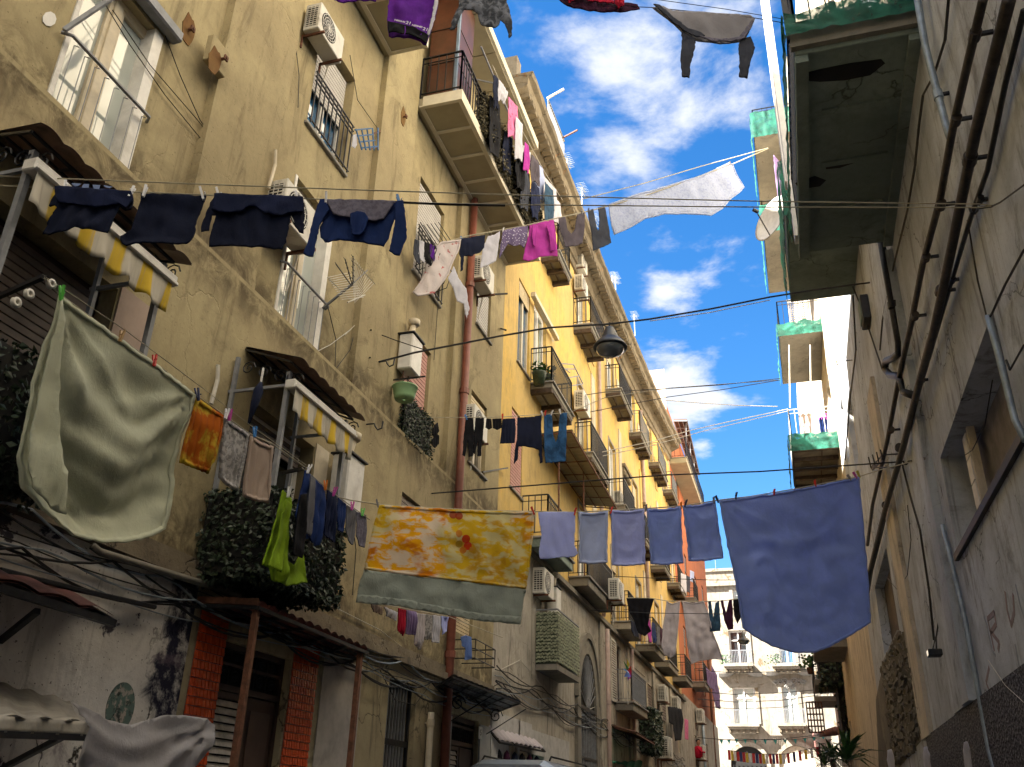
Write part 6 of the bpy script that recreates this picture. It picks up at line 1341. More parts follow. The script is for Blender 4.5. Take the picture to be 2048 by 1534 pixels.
# ---- rusty wall anchors with stain halo
ra = pl('rust_stained_plaster', (.26, .16, .06), (.16, .08, .03), (.10, .04, .015), amt=.8, streak=.4, seed=20)
for (u, v, w_, h_), lb in (((376, 60, 14, 30), 'diamond-shaped rusty wall anchor near the top edge'), ((428, 122, 14, 26), 'rusty wall anchor on a square plaster block'), ((768, 550, 8, 20), 'oval rusty wall anchor below the sweatshirt sleeve'), ((806, 234, 5, 18), 'narrow rusty wall anchor left of the fourth floor balcony')):
    X = XLO if u in (428, 768) else XL
    X = XL if u in (376, 768) else XLO
    c = PX(u, v, X); t = thing('wall_anchor', lb, 'wall anchor', tuple(c), group='rusty anchor plates of the tie rods')
    if u == 428: obj('plaster_block', MB().box(X, X + .09, c.y - .18, c.y + .12, c.z - .16, c.z + .2), M['tan'], t, bevel=.01); X += .092
    P_ = []
    for k in range(12):
        a = 2 * PI * k / 12; q = PX(u + w_ * math.cos(a) * (1 + .15 * math.sin(k * 5)), v + h_ * math.sin(a) * (1 + .2 * math.sin(k * 3)), X); P_.append((X + .002, q.y, q.z))
    obj('stain_patch', MB().slab(P_, (.008, 0, 0)), ra, t); obj('bolt', MB().tube([(X, c.y, c.z), (X + .08, c.y, c.z)], .018, 6).box(X + .05, X + .07, c.y - .03, c.y + .03, c.z - .03, c.z + .03), M['rust'], t)
c = PX(98, 38, XL); tag(obj('patched_hole', MB().slab([tuple(PX(98 + 14 * math.cos(a), 38 + 15 * math.sin(a), XL + .003)) for a in [2 * PI * k / 9 for k in range(9)]], (.006, 0, 0)), M['white']), 'white filler patch left of the top left window', 'plaster patch')
c = PX(240, 1415, XLO); tag(obj('wall_mural', MB().slab([(XLO + .002, c.y + .17 * math.cos(a), c.z + .20 * math.sin(a)) for a in [2 * PI * k / 40 for k in range(40)]], (.005, 0, 0)), M['mural']), 'round weathered teal patch painted on the peeling white wall', 'mural')
p = PX(905, 1290, XLO); t = thing('iron_cradle', 'small iron cradle under the little louvred window with blue cloths', 'rack', tuple(p)); g = MB(); y_a, y_b, z_a, z_b = 14.3, 15.35, 3.88, 4.18
for z in (z_a, (z_a + z_b) / 2, z_b): g.tube([(XLO, y_a, z), (XLO + .42, y_a, z), (XLO + .42, y_b, z), (XLO, y_b, z)], .010, 4)
for y in (y_a, (y_a + y_b) / 2, y_b): g.tube([(XLO + .42, y, z_b), (XLO + .42, y, z_a), (XLO, y, z_a)], .010, 4)
obj('bars', g, M['iron'], t)
Pk = Plane((XLO + .45, 14.3, 0), (XLO + .45, 15.4, 0))
cloth('cloth', 'folded blue cloth over the left of the iron cradle', 'towel', Pk, [(922, 1274), (932, 1270), (934, 1298), (925, 1292)], F['skyb'], .02); cloth('cloth', 'longer blue cloth hanging from the iron cradle', 'towel', Pk, [(933, 1271), (942, 1274), (943, 1318), (930, 1320), (931, 1295)], F['skyb'], .02)
pw5 = PX(835, 520, XL); t = thing('window_airer', 'crowded clothes airer in the cage of the shuttered window beside the printed sheet', 'clothes airer', tuple(pw5)); g = MB()
for k in range(6): g.tube([(XL + .08 + k * .07, 11.7, 10.72), (XL + .08 + k * .07, 12.6, 10.76)], .008, 4)
for k in range(7): g.tube([(XL + .05, 11.72 + k * .15, 9.92), (XL + .28, 11.72 + k * .15, 9.98), (XL + .36, 11.72 + k * .15, 10.3), (XL + .08, 11.72 + k * .15, 10.8)], .010, 4)
obj('wire_frame', g, M['iron'], t)
Pz = Plane((XL + .3, 11.7, 0), (XL + .3, 12.7, 0))
for k, (u, v, w, h, m_, lb) in enumerate(((830, 478, 8, 50, 'slate', 'grey socks and rag on the window airer, leftmost'), (840, 480, 8, 46, 'whitec', 'white rag second on the window airer'), (850, 484, 9, 48, 'black', 'black rag third on the window airer'), (861, 488, 7, 36, 'purple', 'purple rag last on the window airer'))):
    cloth('cloth', lb, 'clothes', Pz, [(u, v), (u + w, v + 4), (u + w + 2, v + h), (u + 3, v + h - 6), (u - 2, v + h * .6)], F[m_], .03)
for k, (u, v, lb) in enumerate(((430, 730, 'thick white cable stub climbing the wall above the lace cloth'), (545, 300, 'white conduit stub above the second air conditioner'))):
    tag(obj('conduit', MB().tube([PX(u + 6, v, XLO + .05), PX(u + 5, v + 30, XLO + .05), PX(u - 8, v + 78, XLO + .05)], .022, 7), M['white_cable'] if k == 0 else M['cream']), lb, 'conduit')
# ---- hooks and iron brackets
def hook(pts, X, lb, r=.012, mat='iron'):
    return tag(obj('wall_hook', MB().tube(pts, r, 5), M[mat]), lb, 'hook', 'iron hooks on the walls')
def H_(u, v, X, lb, s=1):
    p = PX(u, v, X); sd = 1 if X < 0 else -1; d = [(0, 0), (.12, .0), (.22, .0), (.24, -.05), (.28, -.10), (.34, -.08), (.35, .02)]
    return hook([(p.x + sd * a * s, p.y, p.z + b * s) for a, b in d], X, lb)
H_(745, 725, XL, 'S-shaped hook under the cable anchor left of the boiler'); H_(720, 850, XL, 'hook at the end of the middle canopy'); H_(1705, 720, XR, 'dark hook near the edge of the sunlit right facade')
for u, v, lb in ((742, 660, 'anchor eye holding the lamp cable, upper'), (740, 715, 'anchor eye holding the lamp cable, lower')): hook([PX(u, v, XL), PX(u, v, XL + .12)], XL, lb)
def arm(pa, pb, lb, r=.03, mat='iron'): return tag(obj('wall_bracket', MB().bar(pa, pb, r), M[mat]), lb, 'wall bracket', 'arms that carry the washing lines')
arm(PX(-40, 610, -5.2), P3.hit(88, 553), 'black arm with pulleys holding the green sheet line at left'); arm(PX(540, 952, -5.0), P3.hit(608, 936), 'black arm at the end of the first floor line'); arm(PX(1002, 657, XLO), PX(975, 665, XLO) + Vector((.4, 0, 0)), 'small iron arm beside the tan and yellow corner')
arm(PX(965, 944, XLO), PX(1015, 936, XLO + .0), 'thin iron arm below the small cream-shuttered window'); arm(PX(965, 590, XL), PX(972, 588, XL) + Vector((.45, .1, 0)), 'arm under the air conditioner by the drainpipe')
for u, v in ((32, 605), (58, 588), (102, 568)):
    p = P3.hit(u, v); tag(obj('pulley', MB().lathe([(.012, -.012), (.035, -.012), (.028, 0), (.035, .012), (.012, .012), (.012, -.012)], (p.x, p.y, p.z), 14, 'X'), M['white_cable']), ('small white line pulley nearest the picture edge under the black arm', 'small white line pulley in the middle of the black arm', 'small white line pulley at the tip of the black arm')[(32, 58, 102).index(u)], 'pulley', 'pulleys on the black arm')
# ---- boilers
def boiler(u, v, X, lb, w=.42, h=.62, d=.26, mat='white'):
    p = PX(u, v, X); t = thing('gas_boiler', lb, 'boiler', (X, p.y, p.z))
    obj('casing', MB().box(X + .02, X + d, p.y, p.y + w, p.z, p.z + h), M[mat], t, bevel=.02); obj('cover', MB().box(X, X + d + .03, p.y - .02, p.y + w + .02, p.z + h, p.z + h + .02), M['iron'], t)
    obj('flue', MB().tube([(X + .13, p.y + w / 2, p.z + h), (X + .13, p.y + w / 2, p.z + h + .12), (X + .15, p.y + w / 2 + .03, p.z + h + .3)], .05, 10).lathe([(.04, p.z + h + .25), (.09, p.z + h + .27), (.10, p.z + h + .36), (.02, p.z + h + .40)], (X + .15, p.y + w / 2 + .03, 0), 12), M['cream'], t)
    obj('pipes', MB().tube([(X + .1, p.y + .1, p.z), (X + .1, p.y + .1, p.z - .12), (X, p.y + .1, p.z - .14)], .012, 5).tube([(X + .1, p.y + .3, p.z), (X + .1, p.y + .3, p.z - .1), (X, p.y + .3, p.z - .12)], .012, 5), M['rust'], t)
    return t
boiler(790, 738, XL, 'white gas boiler with mushroom flue above the green basin'); boiler(650, 1015, XLO + .1, 'white gas boiler at the end of the second ivy balcony', .45, .7); boiler(1092, 1235, XLO + .05, 'white gas boiler with tall flue behind the camouflage balcony', .4, .7)
# hanging basin
c = PX(808, 800, XL + .28); t = thing('hanging_basin', 'pale green plastic basin hanging over the ivy window box', 'basin', tuple(c))
obj('bowl', MB().lathe([(.02, c.z), (.14, c.z), (.16, c.z + .05), (.185, c.z + .19), (.20, c.z + .20), (.20, c.z + .215), (.175, c.z + .21), (.15, c.z + .06)], (c.x, c.y, 0), 20), M['plastic_green'], t)
obj('hanger', MB().tube([(c.x - .19, c.y, c.z + .2), (c.x, c.y, c.z + .36), (c.x + .19, c.y, c.z + .2)], .006, 4).bar((XL, c.y, c.z + .36), (XL + .6, c.y, c.z + .36), .02), M['iron'], t)
# umbrella
p = PX(522, 765, -4.75); t = thing('umbrella', 'furled navy umbrella hanging by the middle striped awning', 'umbrella', tuple(p))
q = PX(497, 848, -4.75); obj('canopy_cloth', MB().tube([p, p.lerp(q, .2), p.lerp(q, .5), p.lerp(q, 1)], [.015, .05, .04, .012], 8), F['navy2'], t, smooth=True); obj('handle', MB().tube([p + Vector((0, 0, .16)), p], .012, 6), M['white'], t)
# television aerial with mesh reflectors
b = PX(645, 617, XL + .05); t = thing('television_aerial', 'broken grid television aerial on an arm beside the tall window', 'aerial', tuple(b)); e = PX(735, 540, XL + .55)
h0 = PX(705, 568, XL + .45)
obj('arm', MB().bar(b, h0, .025).bar(h0, e, .012), M['grey_metal'], t)
g = MB(); yv = (e - b).normalized()
for k in range(12): g.tube([PX(655 + k * 2.5, 555 + k * 4, XL + .45), PX(700 + k * 2.5, 545 + k * 4.5, XL + .35)], .004, 4)
for k in range(14): g.tube([PX(706 + k * 3.2, 512 + k * 4.2, XL + .4), PX(706 + k * 0.2, 575 + k * 2.4, XL + .35)], .004, 4)
g.tube([PX(700, 515, XL + .4), PX(750, 568, XL + .4)], .006, 4); g.tube([PX(655, 555, XL + .45), PX(700, 600, XL + .4)], .006, 4); g.tube([PX(695, 605, XL + .4), PX(730, 590, XL + .4)], .01, 4)
obj('reflector', g, M['white_cable'], t)
g = MB()
for a, c_ in (((672, 528), (702, 570)), ((690, 518), (704, 568)), ((706, 512), (706, 568))):
    pa, pc = PX(*a, XL + .55), PX(*c_, XL + .5); g.tube([pa, pc], .008, 5)
    for k in range(5): q = pa.lerp(pc, k / 5 + .05); g.bar(q + Vector((.0, -.05, .01)), q + Vector((.0, .05, -.01)), .005)
obj('elements', g, M['iron'], t)
# blue airer
t = thing('clothes_rack', 'small tangled blue plastic clothes rack on two rusty pegs', 'clothes rack', tuple(PX(735, 280, XL + .35))); g = MB()
bp = simple('blue_plastic', (.02, .12, .30), .5)
for k in range(5): g.tube([PX(712 + k * 11, 258 - k * .5, XL + .35), PX(724 + k * 8, 300, XL + .4)], .012, 5)
for k in range(4): g.tube([PX(710 + k * 4, 260 + k * 12, XL + .35), PX(742 + k * 4, 257 + k * 12, XL + .4)], .012, 5)
obj('grid', g, bp, t); obj('arm', MB().bar(PX(765, 260, XL), PX(745, 268, XL + .35), .02).bar(PX(758, 292, XL), PX(740, 298, XL + .35), .02), M['rust'], t)
cloth('cloth', 'white rag on the left of the blue clothes rack', 'rag', Plane(PX(705, 270, XL + .35), PX(720, 280, XL + .35)), [(706, 270), (713, 268), (714, 290), (710, 297), (703, 292)], F['whitec'], .02)
# ---- roof details of the yellow building
t = thing('roof_terrace_rail', 'white and dark metal railing with two drying arms on the cornice', 'railing', (XL + .3, 22, 19)); zt_ = 18.6
ya, yb = PX(1096, 200, XL + .5).y, PX(1128, 290, XL + .5).y; 
rl = MB(); zb_ = PX(1096, 200, XL + .5).z
rl.bar((XL + .5, ya, zb_), (XL + .5, yb, zb_ + .1), .05); rl.bar((XL + .5, ya, zb_ - .95), (XL + .5, yb, zb_ - .85), .04); n_ = 16
for i in range(n_ + 1): y = ya + (yb - ya) * i / n_; rl.bar((XL + .5, y, zb_ - 1.3), (XL + .5, y, zb_), .025)
obj('rail', rl, M['grey_metal'], t)
obj('drying_arm', MB().bar(PX(1094, 197, XL + .5), PX(1128, 178, XL + 1.0), .05), M['white'], t); obj('drying_arm', MB().bar(PX(1125, 276, XL + .5), PX(1155, 260, XL + 1.0), .04), M['rust'], t)
def aerial(u, v, h, lb, X=XL - .2):
    p = PX(u, v, X); t = thing('roof_aerial', lb, 'aerial', tuple(p), group='television aerials on the roofs'); obj('mast', MB().tube([p, p + Vector((0, 0, h))], .02, 5), M['zinc'], t)
    g = MB()
    for j in range(2):
        a = p + Vector((0, -.3, h * (.8 + j * .2))); g.bar(a, a + Vector((.05, .7, .05)), .014)
        for k in range(7): q = a + Vector((.007 * k, .1 * k, .007 * k)); g.bar(q + Vector((-.16, 0, 0)), q + Vector((.16, 0, 0)), .008)
    obj('elements', g, M['zinc'], t); return t
aerial(1232, 600, 1.2, 'cluster of aerials standing out against the sky above the cornice'); aerial(1226, 600, 1.2, 'shorter aerial in the cluster above the cornice'); aerial(1270, 672, 1.2, 'thin aerial above the pendant lamp'); aerial(1164, 420, 1.0, 'aerial behind the grey trousers'); aerial(1134, 360, .9, 'aerial past the terrace railing'); aerial(1432, 1142, 1.2, 'tiny aerial on the pale palazzo roof', -5)
aerial(1190, 480, 1.0, 'aerial right of the charcoal trousers')
# potted plants on the balcony, bracket chairs etc.
for (u, v), lb, r_ in (((1078, 770), 'dark green flower pot at the left of the yellow balcony', .17), ((1096, 775), 'darker flower pot at the right of the yellow balcony', .15)):
    p = PX(u, v, XL + .3); t = thing('flower_pot', lb, 'flower pot', tuple(p)); obj('pot', MB().lathe([(.02, p.z), (r_ * .75, p.z), (r_, p.z + .3), (r_ * 1.08, p.z + .33), (r_ * .9, p.z + .33)], (p.x, p.y, 0), 14), M['leaf'], t)
    g = MB(); rg = random.Random(u)
    for k in range(60):
        q = Vector((p.x, p.y, p.z + .33)) + Vector((rg.uniform(-.15, .15), rg.uniform(-.15, .15), rg.uniform(0, .25))); d = Vector((rg.uniform(-1, 1), rg.uniform(-1, 1), rg.uniform(-.3, 1))).normalized() * .12; w = d.cross(Vector((.3, .2, 1))).normalized() * .03; g.quad(q, q + d * .5 + w, q + d, q + d * .5 - w)
    obj('foliage', g, M['leaf_green'], t)['kind'] = 'stuff'
# letter-shaped metal frame on the wall: cradle of a drying rack
t = thing('folded_rack', 'grey folded drying rack hung on the yellow balcony corner', 'drying rack', tuple(PX(1140, 745, XL + .5))); g = MB()
for a, b_ in (((1121, 727), (1147, 729)), ((1147, 729), (1166, 768)), ((1166, 768), (1140, 772)), ((1140, 772), (1121, 727)), ((1128, 738), (1150, 738)), ((1134, 756), (1158, 752)), ((1124, 733), (1140, 745))): g.tube([PX(*a, XL + .5), PX(*b_, XL + .5)], .018, 5)
obj('frame', g, M['grey_metal'], t)
t = thing('roller_blind_box', 'long pale blind cassette slanting beside the tall yellow window', 'blind', (XL, 20, 14)); obj('cassette', MB().bar(PX(1066, 588, XL + .15), PX(1114, 678, XL + .15), .12), M['cream'], t)
# ---- pinwheel on the lower balcony
p = PX(1254, 1340, XLO + .5); t = thing('pinwheel', 'big rainbow pinwheel on a stick on the lower balcony', 'pinwheel', tuple(p))
cols_ = [(.55, .02, .02), (.65, .2, .02), (.7, .5, .02), (.05, .35, .08), (.02, .2, .6), (.02, .1, .5), (.25, .05, .45), (.55, .02, .1)]
for k, c_ in enumerate(cols_):
    a = 2 * PI * k / 8; g = MB(); R_ = .33
    d = Vector((.25 * math.cos(a), math.cos(a), math.sin(a))); d2 = Vector((.1, math.cos(a + .75), math.sin(a + .75)))
    g.slab([p, p + d * R_ * .55, p + d * R_, p + d2 * R_ * .62 + Vector((.08, 0, 0))], (.006, 0, 0)); obj('petal', g, simple('pinwheel_%d' % k, c_, .5, .1), t)
obj('stick', MB().tube([p, p + Vector((0, 0, -1.0))], .012, 5), M['white'], t)
# ---- pendant street lamps
def lamp(c, lb, s=1.0):
    t = thing('street_lamp', lb, 'street lamp', tuple(c)); x, y, z = c
    obj('hood', MB().lathe([(.03, z + .40 * s), (.07 * s, z + .40 * s), (.09 * s, z + .36 * s), (.155 * s, z + .20 * s), (.165 * s, z + .17 * s), (.20 * s, z + .15 * s), (.29 * s, z + .03 * s), (.30 * s, z), (.28 * s, z - .01 * s), (.2 * s, z)], (x, y, 0), 28), simple('dark_lamp_enamel', (.035, .04, .05), .35, .2, 8), t)
    obj('glass_bowl', MB().lathe([(.245 * s, z), (.235 * s, z - .06 * s), (.18 * s, z - .12 * s), (.08 * s, z - .15 * s), (.0, z - .155 * s)], (x, y, 0), 28), glass_mat('grey_lamp_glass_%d' % int(y), (.10, .12, .14), .15), t)
    obj('hanger', MB().tube([(x, y, z + .40 * s), (x, y, z + .5 * s)], .015 * s, 6).tube([(x - .05, y, z + .43 * s), (x - .13 * s, y, z + .48 * s), (x - .14 * s, y, z + .54 * s)], .01, 5), M['iron'], t)
    return t
PL = Plane(PX(742, 728, XL), PX(1740, 565, XR)); c = PL.hit(1220, 696); lamp(c, 'dark bell-shaped street lamp hanging over the middle of the street', .92)
lamp(Vector(PY(1487, 1283, 45)), 'small bell lamp in front of the pale palazzo', 1.0)
# ---- overhead cables
def span(pts, y0, lb, r=.01, mat='cable', pl_=None):
    P_ = pl_ or Plane((-5.4, y0, 0), (2, y0 + 1.5, 0)); return tag(obj('overhead_cable', MB().tube([P_.hit(*p) for p in pts], r, 5), M[mat]), lb, 'cable', None)
span([(742, 728), (830, 705), (1000, 672), (1100, 655), (1218, 648), (1300, 638), (1420, 618), (1540, 594), (1640, 578), (1740, 565)], 0, 'thick cable across the street from which the bell lamp hangs', .016, pl_=PL)
span([(1300, 642), (1420, 625), (1540, 600)], 0, 'pale wire doubling the lamp cable on the right', .008, 'white_cable', PL)
span([(742, 662), (790, 680), (850, 700)], 0, 'short guy wire from the wall eye to the lamp cable', .008, 'cable', PL)
span([(690, 1000), (800, 992), (1000, 976), (1200, 960), (1330, 950), (1520, 943), (1650, 934), (1835, 921)], 13, 'cable crossing just above the yellow duvet and blue pillowcases', .012)
span([(1000, 815), (1100, 800), (1211, 784), (1320, 778), (1440, 770), (1560, 757)], 24, 'cable over the balconies under the big white cloud', .012); span([(1150, 830), (1240, 812), (1336, 794), (1440, 780), (1560, 760)], 24.5, 'second cable under the big white cloud', .012)
span([(1326, 800), (1400, 806), (1480, 811), (1555, 813)], 27.1, 'pale cable reaching the netted balcony', .014, 'white_cable'); span([(1200, 905), (1307, 882), (1380, 861), (1450, 845), (1576, 818)], 25.5, 'pale double cable rising to the netted balcony rail, upper', .014, 'white_cable')
span([(1205, 912), (1307, 890), (1400, 864), (1480, 845), (1576, 822)], 25.6, 'pale double cable rising to the netted balcony rail, lower', .012, 'white_cable'); span([(1180, 1150), (1300, 1156), (1420, 1160), (1470, 1160)], 30, 'thin cable low above the mauve sheets, upper', .012); span([(1180, 1220), (1300, 1226), (1450, 1228)], 22, 'thin cable passing in front of the mauve sheets', .009)
for k, (v0, v1) in enumerate(((1383, 1379), (1398, 1390), (1340, 1337), (1475, 1470), (1412, 1400))): span([(1395, v0), (1470, v0 + 6), (1560, v0 + 3), (1640, v1)], 46 + k * 2, 'cable strung in front of the pale palazzo, number %s from the top' % ('second', 'third', 'first', 'last', 'fourth')[k], .017)
# ---- bunting in front of the palazzo
bc = [('red', (.5, .03, .03)), ('white', (.7, .7, .7)), ('yellow', (.65, .45, .05)), ('navy', (.03, .04, .15)), ('teal', (.05, .4, .38))]; BM = {k: simple(k + '_pennant', c_, .8, .1) for k, c_ in bc}
def bunting(pts, y0, lb, cyc, n, w=.22, h=.42):
    P_ = Plane((-5, y0, 0), (2, y0 + .5, 0)); Q = [P_.hit(*p) for p in pts]; t = thing('bunting', lb, 'bunting', tuple(Q[0])); obj('string', MB().tube(Q, .015, 4), M['cable'], t)
    for k in range(n):
        f = (k + .5) / n * (len(Q) - 1); i = int(f); p = Q[i].lerp(Q[min(i + 1, len(Q) - 1)], f - i); a = random.uniform(-.3, .3); d = Vector((math.cos(a), math.sin(a), 0)) * w
        obj('pennant', MB().slab([p - d, p + d, p + d * .2 + Vector((0, 0, -h))] if h < .5 else [p - d, p + d, p + d + Vector((0, 0, -h)), p - d + Vector((0, 0, -h))], (0, .01, 0)), BM[cyc[k % len(cyc)]], t)
bunting([(1455, 1500), (1490, 1505), (1530, 1508), (1570, 1508), (1640, 1493)], 60, 'bunting of red, white and yellow pennants before the arches', ['red', 'yellow', 'white', 'red', 'navy'], 24, .08, .55)
bunting([(1435, 1480), (1480, 1478), (1540, 1480), (1600, 1478), (1655, 1470)], 64, 'string of small teal pennants above the arches', ['teal'], 12, .12, .28)
# ---- street level things just reaching into the picture
vp = PY(1068, 1527, 15.5); t = thing('parked_van', 'silver-blue roof of a parked van at the bottom edge', 'van', (vp.x, 15.5, 0)); vx, vz = -3.1, 2.05
vx = vp.x - .05; vz = vp.z
bm = MB()
prof_ = [(-.85, .45), (-.92, 1.0), (-.80, 1.35), (-.70, vz - .12), (-.5, vz), (.5, vz), (.70, vz - .12), (.80, 1.35), (.92, 1.0), (.85, .45)]
L0, L1 = 14.2, 18.4
for (yy, sc, zz) in ((L0, .96, -.10), (L0 + .25, 1, 0), (L1 - 1.2, 1, 0), (L1 - .3, .96, -.35), (L1, .9, -.75)):
    for a, b_ in prof_: bm.v.append((vx + a * sc, yy, b_ + (zz if b_ > 1.2 else 0)))
n_ = len(prof_)
for k in range(4):
    for j in range(n_ - 1): bm.f.append((k * n_ + j, k * n_ + j + 1, (k + 1) * n_ + j + 1, (k + 1) * n_ + j))
bm.f.append(tuple(range(n_))); bm.f.append(tuple(4 * n_ + j for j in range(n_ - 1, -1, -1)))
carp = simple('silver_blue_paint', (.36, .42, .50), .25, .06, 1, metal=.3, bump=0); obj('body', bm, carp, t, bevel=.04, smooth=False)
obj('roof_rail', MB().tube([(vx - .55, 14.6, vz + .0), (vx - .55, 14.7, vz + .06), (vx - .55, 17.2, vz + .06), (vx - .55, 17.3, vz)], .014, 6), M['black'], t); obj('roof_rail', MB().tube([(vx + .55, 14.6, vz + .0), (vx + .55, 14.7, vz + .06), (vx + .55, 17.2, vz + .06), (vx + .55, 17.3, vz)], .014, 6), M['black'], t)
obj('rear_window', MB().slab([(vx - .6, L0 - .01, 1.4), (vx + .6, L0 - .01, 1.4), (vx + .55, L0 - .01, vz - .22), (vx - .55, L0 - .01, vz - .22)], (0, .005, 0)), M['glass_dark'], t)
for s_ in (-1, 1):
    obj('tail_light', MB().box(vx + s_ * .78 - .06, vx + s_ * .78 + .06, L0 - .02, L0 + .05, 1.3, vz - .2), simple('red_lens', (.4, .02, .02), .3), t)
    for y in (15, 17.6): w_ = obj('wheel', MB().lathe([(.02, -.1), (.32, -.1), (.34, -.06), (.34, .06), (.32, .1), (.02, .1)], (vx + s_ * .8, y, .34), 20, 'X'), M['black'], t)
# left foreground: canopy corner, fabric awning, polythene
t = thing('sheet_canopy', 'small dull red corrugated canopy at the far left edge', 'canopy', tuple(PX(0, 1160, -4.8)))
zc = PX(100, 1200, -4.9).z
c4 = [(XLO, 2.5, zc + .25), (-4.75, 2.5, zc), tuple(PZ(228, 1238, zc)), (XLO, PZ(228, 1238, zc).y + .15, zc + .2)]
canopy(t, c4, M['tile_red'], waves=8, amp=.03, name='sheet'); cframe(t, c4, M['iron'], -.03, 3, .05)
obj('strut', MB().bar(PX(0, 1282, XLO), PX(75, 1222, -4.9), .04), M['iron'], t)
t = thing('fabric_awning', 'off-white fabric shop awning on black struts at bottom left', 'awning', tuple(PX(0, 1400, -4.6)))
a0, a1, a2, a3 = PX(-60, 1352, XLO), PX(140, 1402, XLO), PX(187, 1444, -4.55), PX(-60, 1428, -4.5)
m = MB(); m.grid(lambda i, j: a0.lerp(a1, i).lerp(a3.lerp(a2, i), j) + Vector((0, 0, -.05 * math.sin(PI * j) + .012 * math.sin(i * 25))), 30, 8); m.grid(lambda i, j: a3.lerp(a2, i) + Vector((.02 * math.sin(i * 30), 0, -.09 * j)), 30, 3); m.sm = True
obj('awning_cloth', m, fabric('dirty_offwhite_canvas', (.46, .43, .38), .2, .3), t, solid=.006)
obj('front_bar', MB().bar(a3 + Vector((0, 0, -.1)), a2 + Vector((0, 0, -.1)), .04), M['iron'], t); obj('strut', MB().bar(PX(10, 1534, XLO), a3.lerp(a2, .75) + Vector((0, 0, -.1)), .035), M['iron'], t)
PPl = Plane(PX(190, 1450, -4.5), PX(430, 1450, -4.1))
po = cloth('polythene_sheet', 'cloudy polythene sheet blowing from the shop awning at bottom left', 'plastic sheet', PPl, [(142, 1402), (170, 1415), (215, 1440), (262, 1450), (320, 1432), (365, 1430), (415, 1437), (430, 1450), (428, 1485), (415, 1505), (395, 1534), (380, 1560), (150, 1560), (165, 1500), (178, 1455)], fabric('cloudy_polythene_film', (.60, .58, .60), .5, .12, .35), .13, 'swag', thick=.002, step=.035)
# small awnings of the ground floor
t = thing('market_awning', 'faded scalloped awning with dark goods hanging beneath it beside the van', 'awning', tuple(PX(1000, 1480, XLO)))
zc = PX(990, 1470, XLO).z; c4 = [(XLO, 16.4, zc + .1), tuple(PZ(1000, 1482, zc - .1)), tuple(PZ(1090, 1500, zc - .12)), (XLO, 19.6, zc + .1)]
canopy(t, c4, F['dusty'], waves=10, amp=.03, name='cloth'); cframe(t, c4, M['iron'], -.03, 3)
a_, b_ = Vector(c4[1]), Vector(c4[2])
for k in range(6):
    q = a_.lerp(b_, (k + .5) / 6) + Vector((-.1, 0, -.12)); obj('hanging_bag', MB().lathe([(.01, q.z), (.05, q.z - .05), (.09, q.z - .2), (.08, q.z - .34), (.01, q.z - .38)], (q.x, q.y, 0), 8), F[('black', 'redblack', 'navy2')[k % 3]], t)
t = thing('market_awning', 'bright green fabric awning below the pinwheel balcony', 'awning', tuple(PX(1200, 1520, XLO)))
zc = PX(1200, 1518, XLO).z; c4 = [(XLO, PX(1200, 1518, XLO).y, zc), tuple(PZ(1215, 1528, zc - .05)), tuple(PZ(1285, 1524, zc - .05)), (XLO, PX(1270, 1516, XLO).y + 1, zc)]
canopy(t, c4, simple('green_awning', (.02, .25, .14), .7, .3), waves=5, amp=.04, name='cloth')
# door number
pn = PX(962, 1465, XLO); t = thing('number_plaque', 'white door number plaque beside the louvred door', 'sign', tuple(pn)); yn = PX(960, 1464, XLO + .03).y; zn = PX(961, 1466, XLO + .03).z
obj('plate', MB().box(XLO + .03, XLO + .045, yn - .09, yn + .09, zn - .1, zn + .1), M['white'], t); text(t, '5', Vector((XLO + .047, yn, zn)), (0, 1, 0), (0, 0, 1), .14, M['black'])
# leaning person far down the street
p = PX(1396, 1500, XLO + .15); t = thing('person', 'person in a red top leaning out of a window at the far left', 'person', tuple(p)); x, y, z = p
sk = simple('skin', (.35, .18, .11), .6, .1)
obj('torso', MB().lathe([(.10, z - .4), (.21, z - .3), (.24, z - .02), (.20, z + .12), (.08, z + .2), (.02, z + .22)], (x, y, 0), 14), F['red'], t)
obj('head', MB().lathe([(.05, z + .18), (.06, z + .24), (.10, z + .30), (.115, z + .38), (.10, z + .46), (.05, z + .51), (.01, z + .52)], (x + .04, y - .02, 0), 14), sk, t)
obj('hair', MB().lathe([(.118, z + .38), (.125, z + .44), (.10, z + .51), (.05, z + .545), (.01, z + .55)], (x + .03, y, 0), 14), M['black'], t)
for s_ in (-1, 1): obj('arm', MB().tube([(x + .02, y + s_ * .2, z + .08), (x + .2, y + s_ * .26, z - .12), (x + .34, y + s_ * .1, z - .1)], [.06, .05, .035], 8), F['red'], t)
# ================================================================== THINGS ON THE RIGHT
def rpipe(name, label, pts, r, mat, X, clamps=(), n=10, off=0):
    P_ = [PX(u, v, X) for u, v in pts]; t = thing(name, label, 'pipe', tuple(P_[0])); obj('pipe', MB().tube(P_, r, n), M[mat], t, smooth=True)
    for u, v in clamps:
        p = PX(u, v, X); i = min(range(len(P_) - 1), key=lambda k: ((P_[k] + P_[k + 1]) / 2 - p).length); d = (P_[i + 1] - P_[i]).normalized()
        obj('collar', MB().tube([p - d * .05, p + d * .05], r * 1.3, n), M[mat], t); obj('clamp', MB().bar(p, (XR, p.y, p.z), .03), M['iron'], t)
    return t
rpipe('rusty_pipe', 'upper rusty brown pipe running along the right wall', [(1966, 0), (1937, 120), (1907, 250), (1880, 400), (1845, 530), (1822, 650), (1800, 745), (1775, 880), (1745, 1010), (1735, 1090)], .035, 'brown_pipe', XR - .13, [(1950, 70), (1912, 240), (1882, 410), (1852, 515), (1830, 632), (1783, 860)])
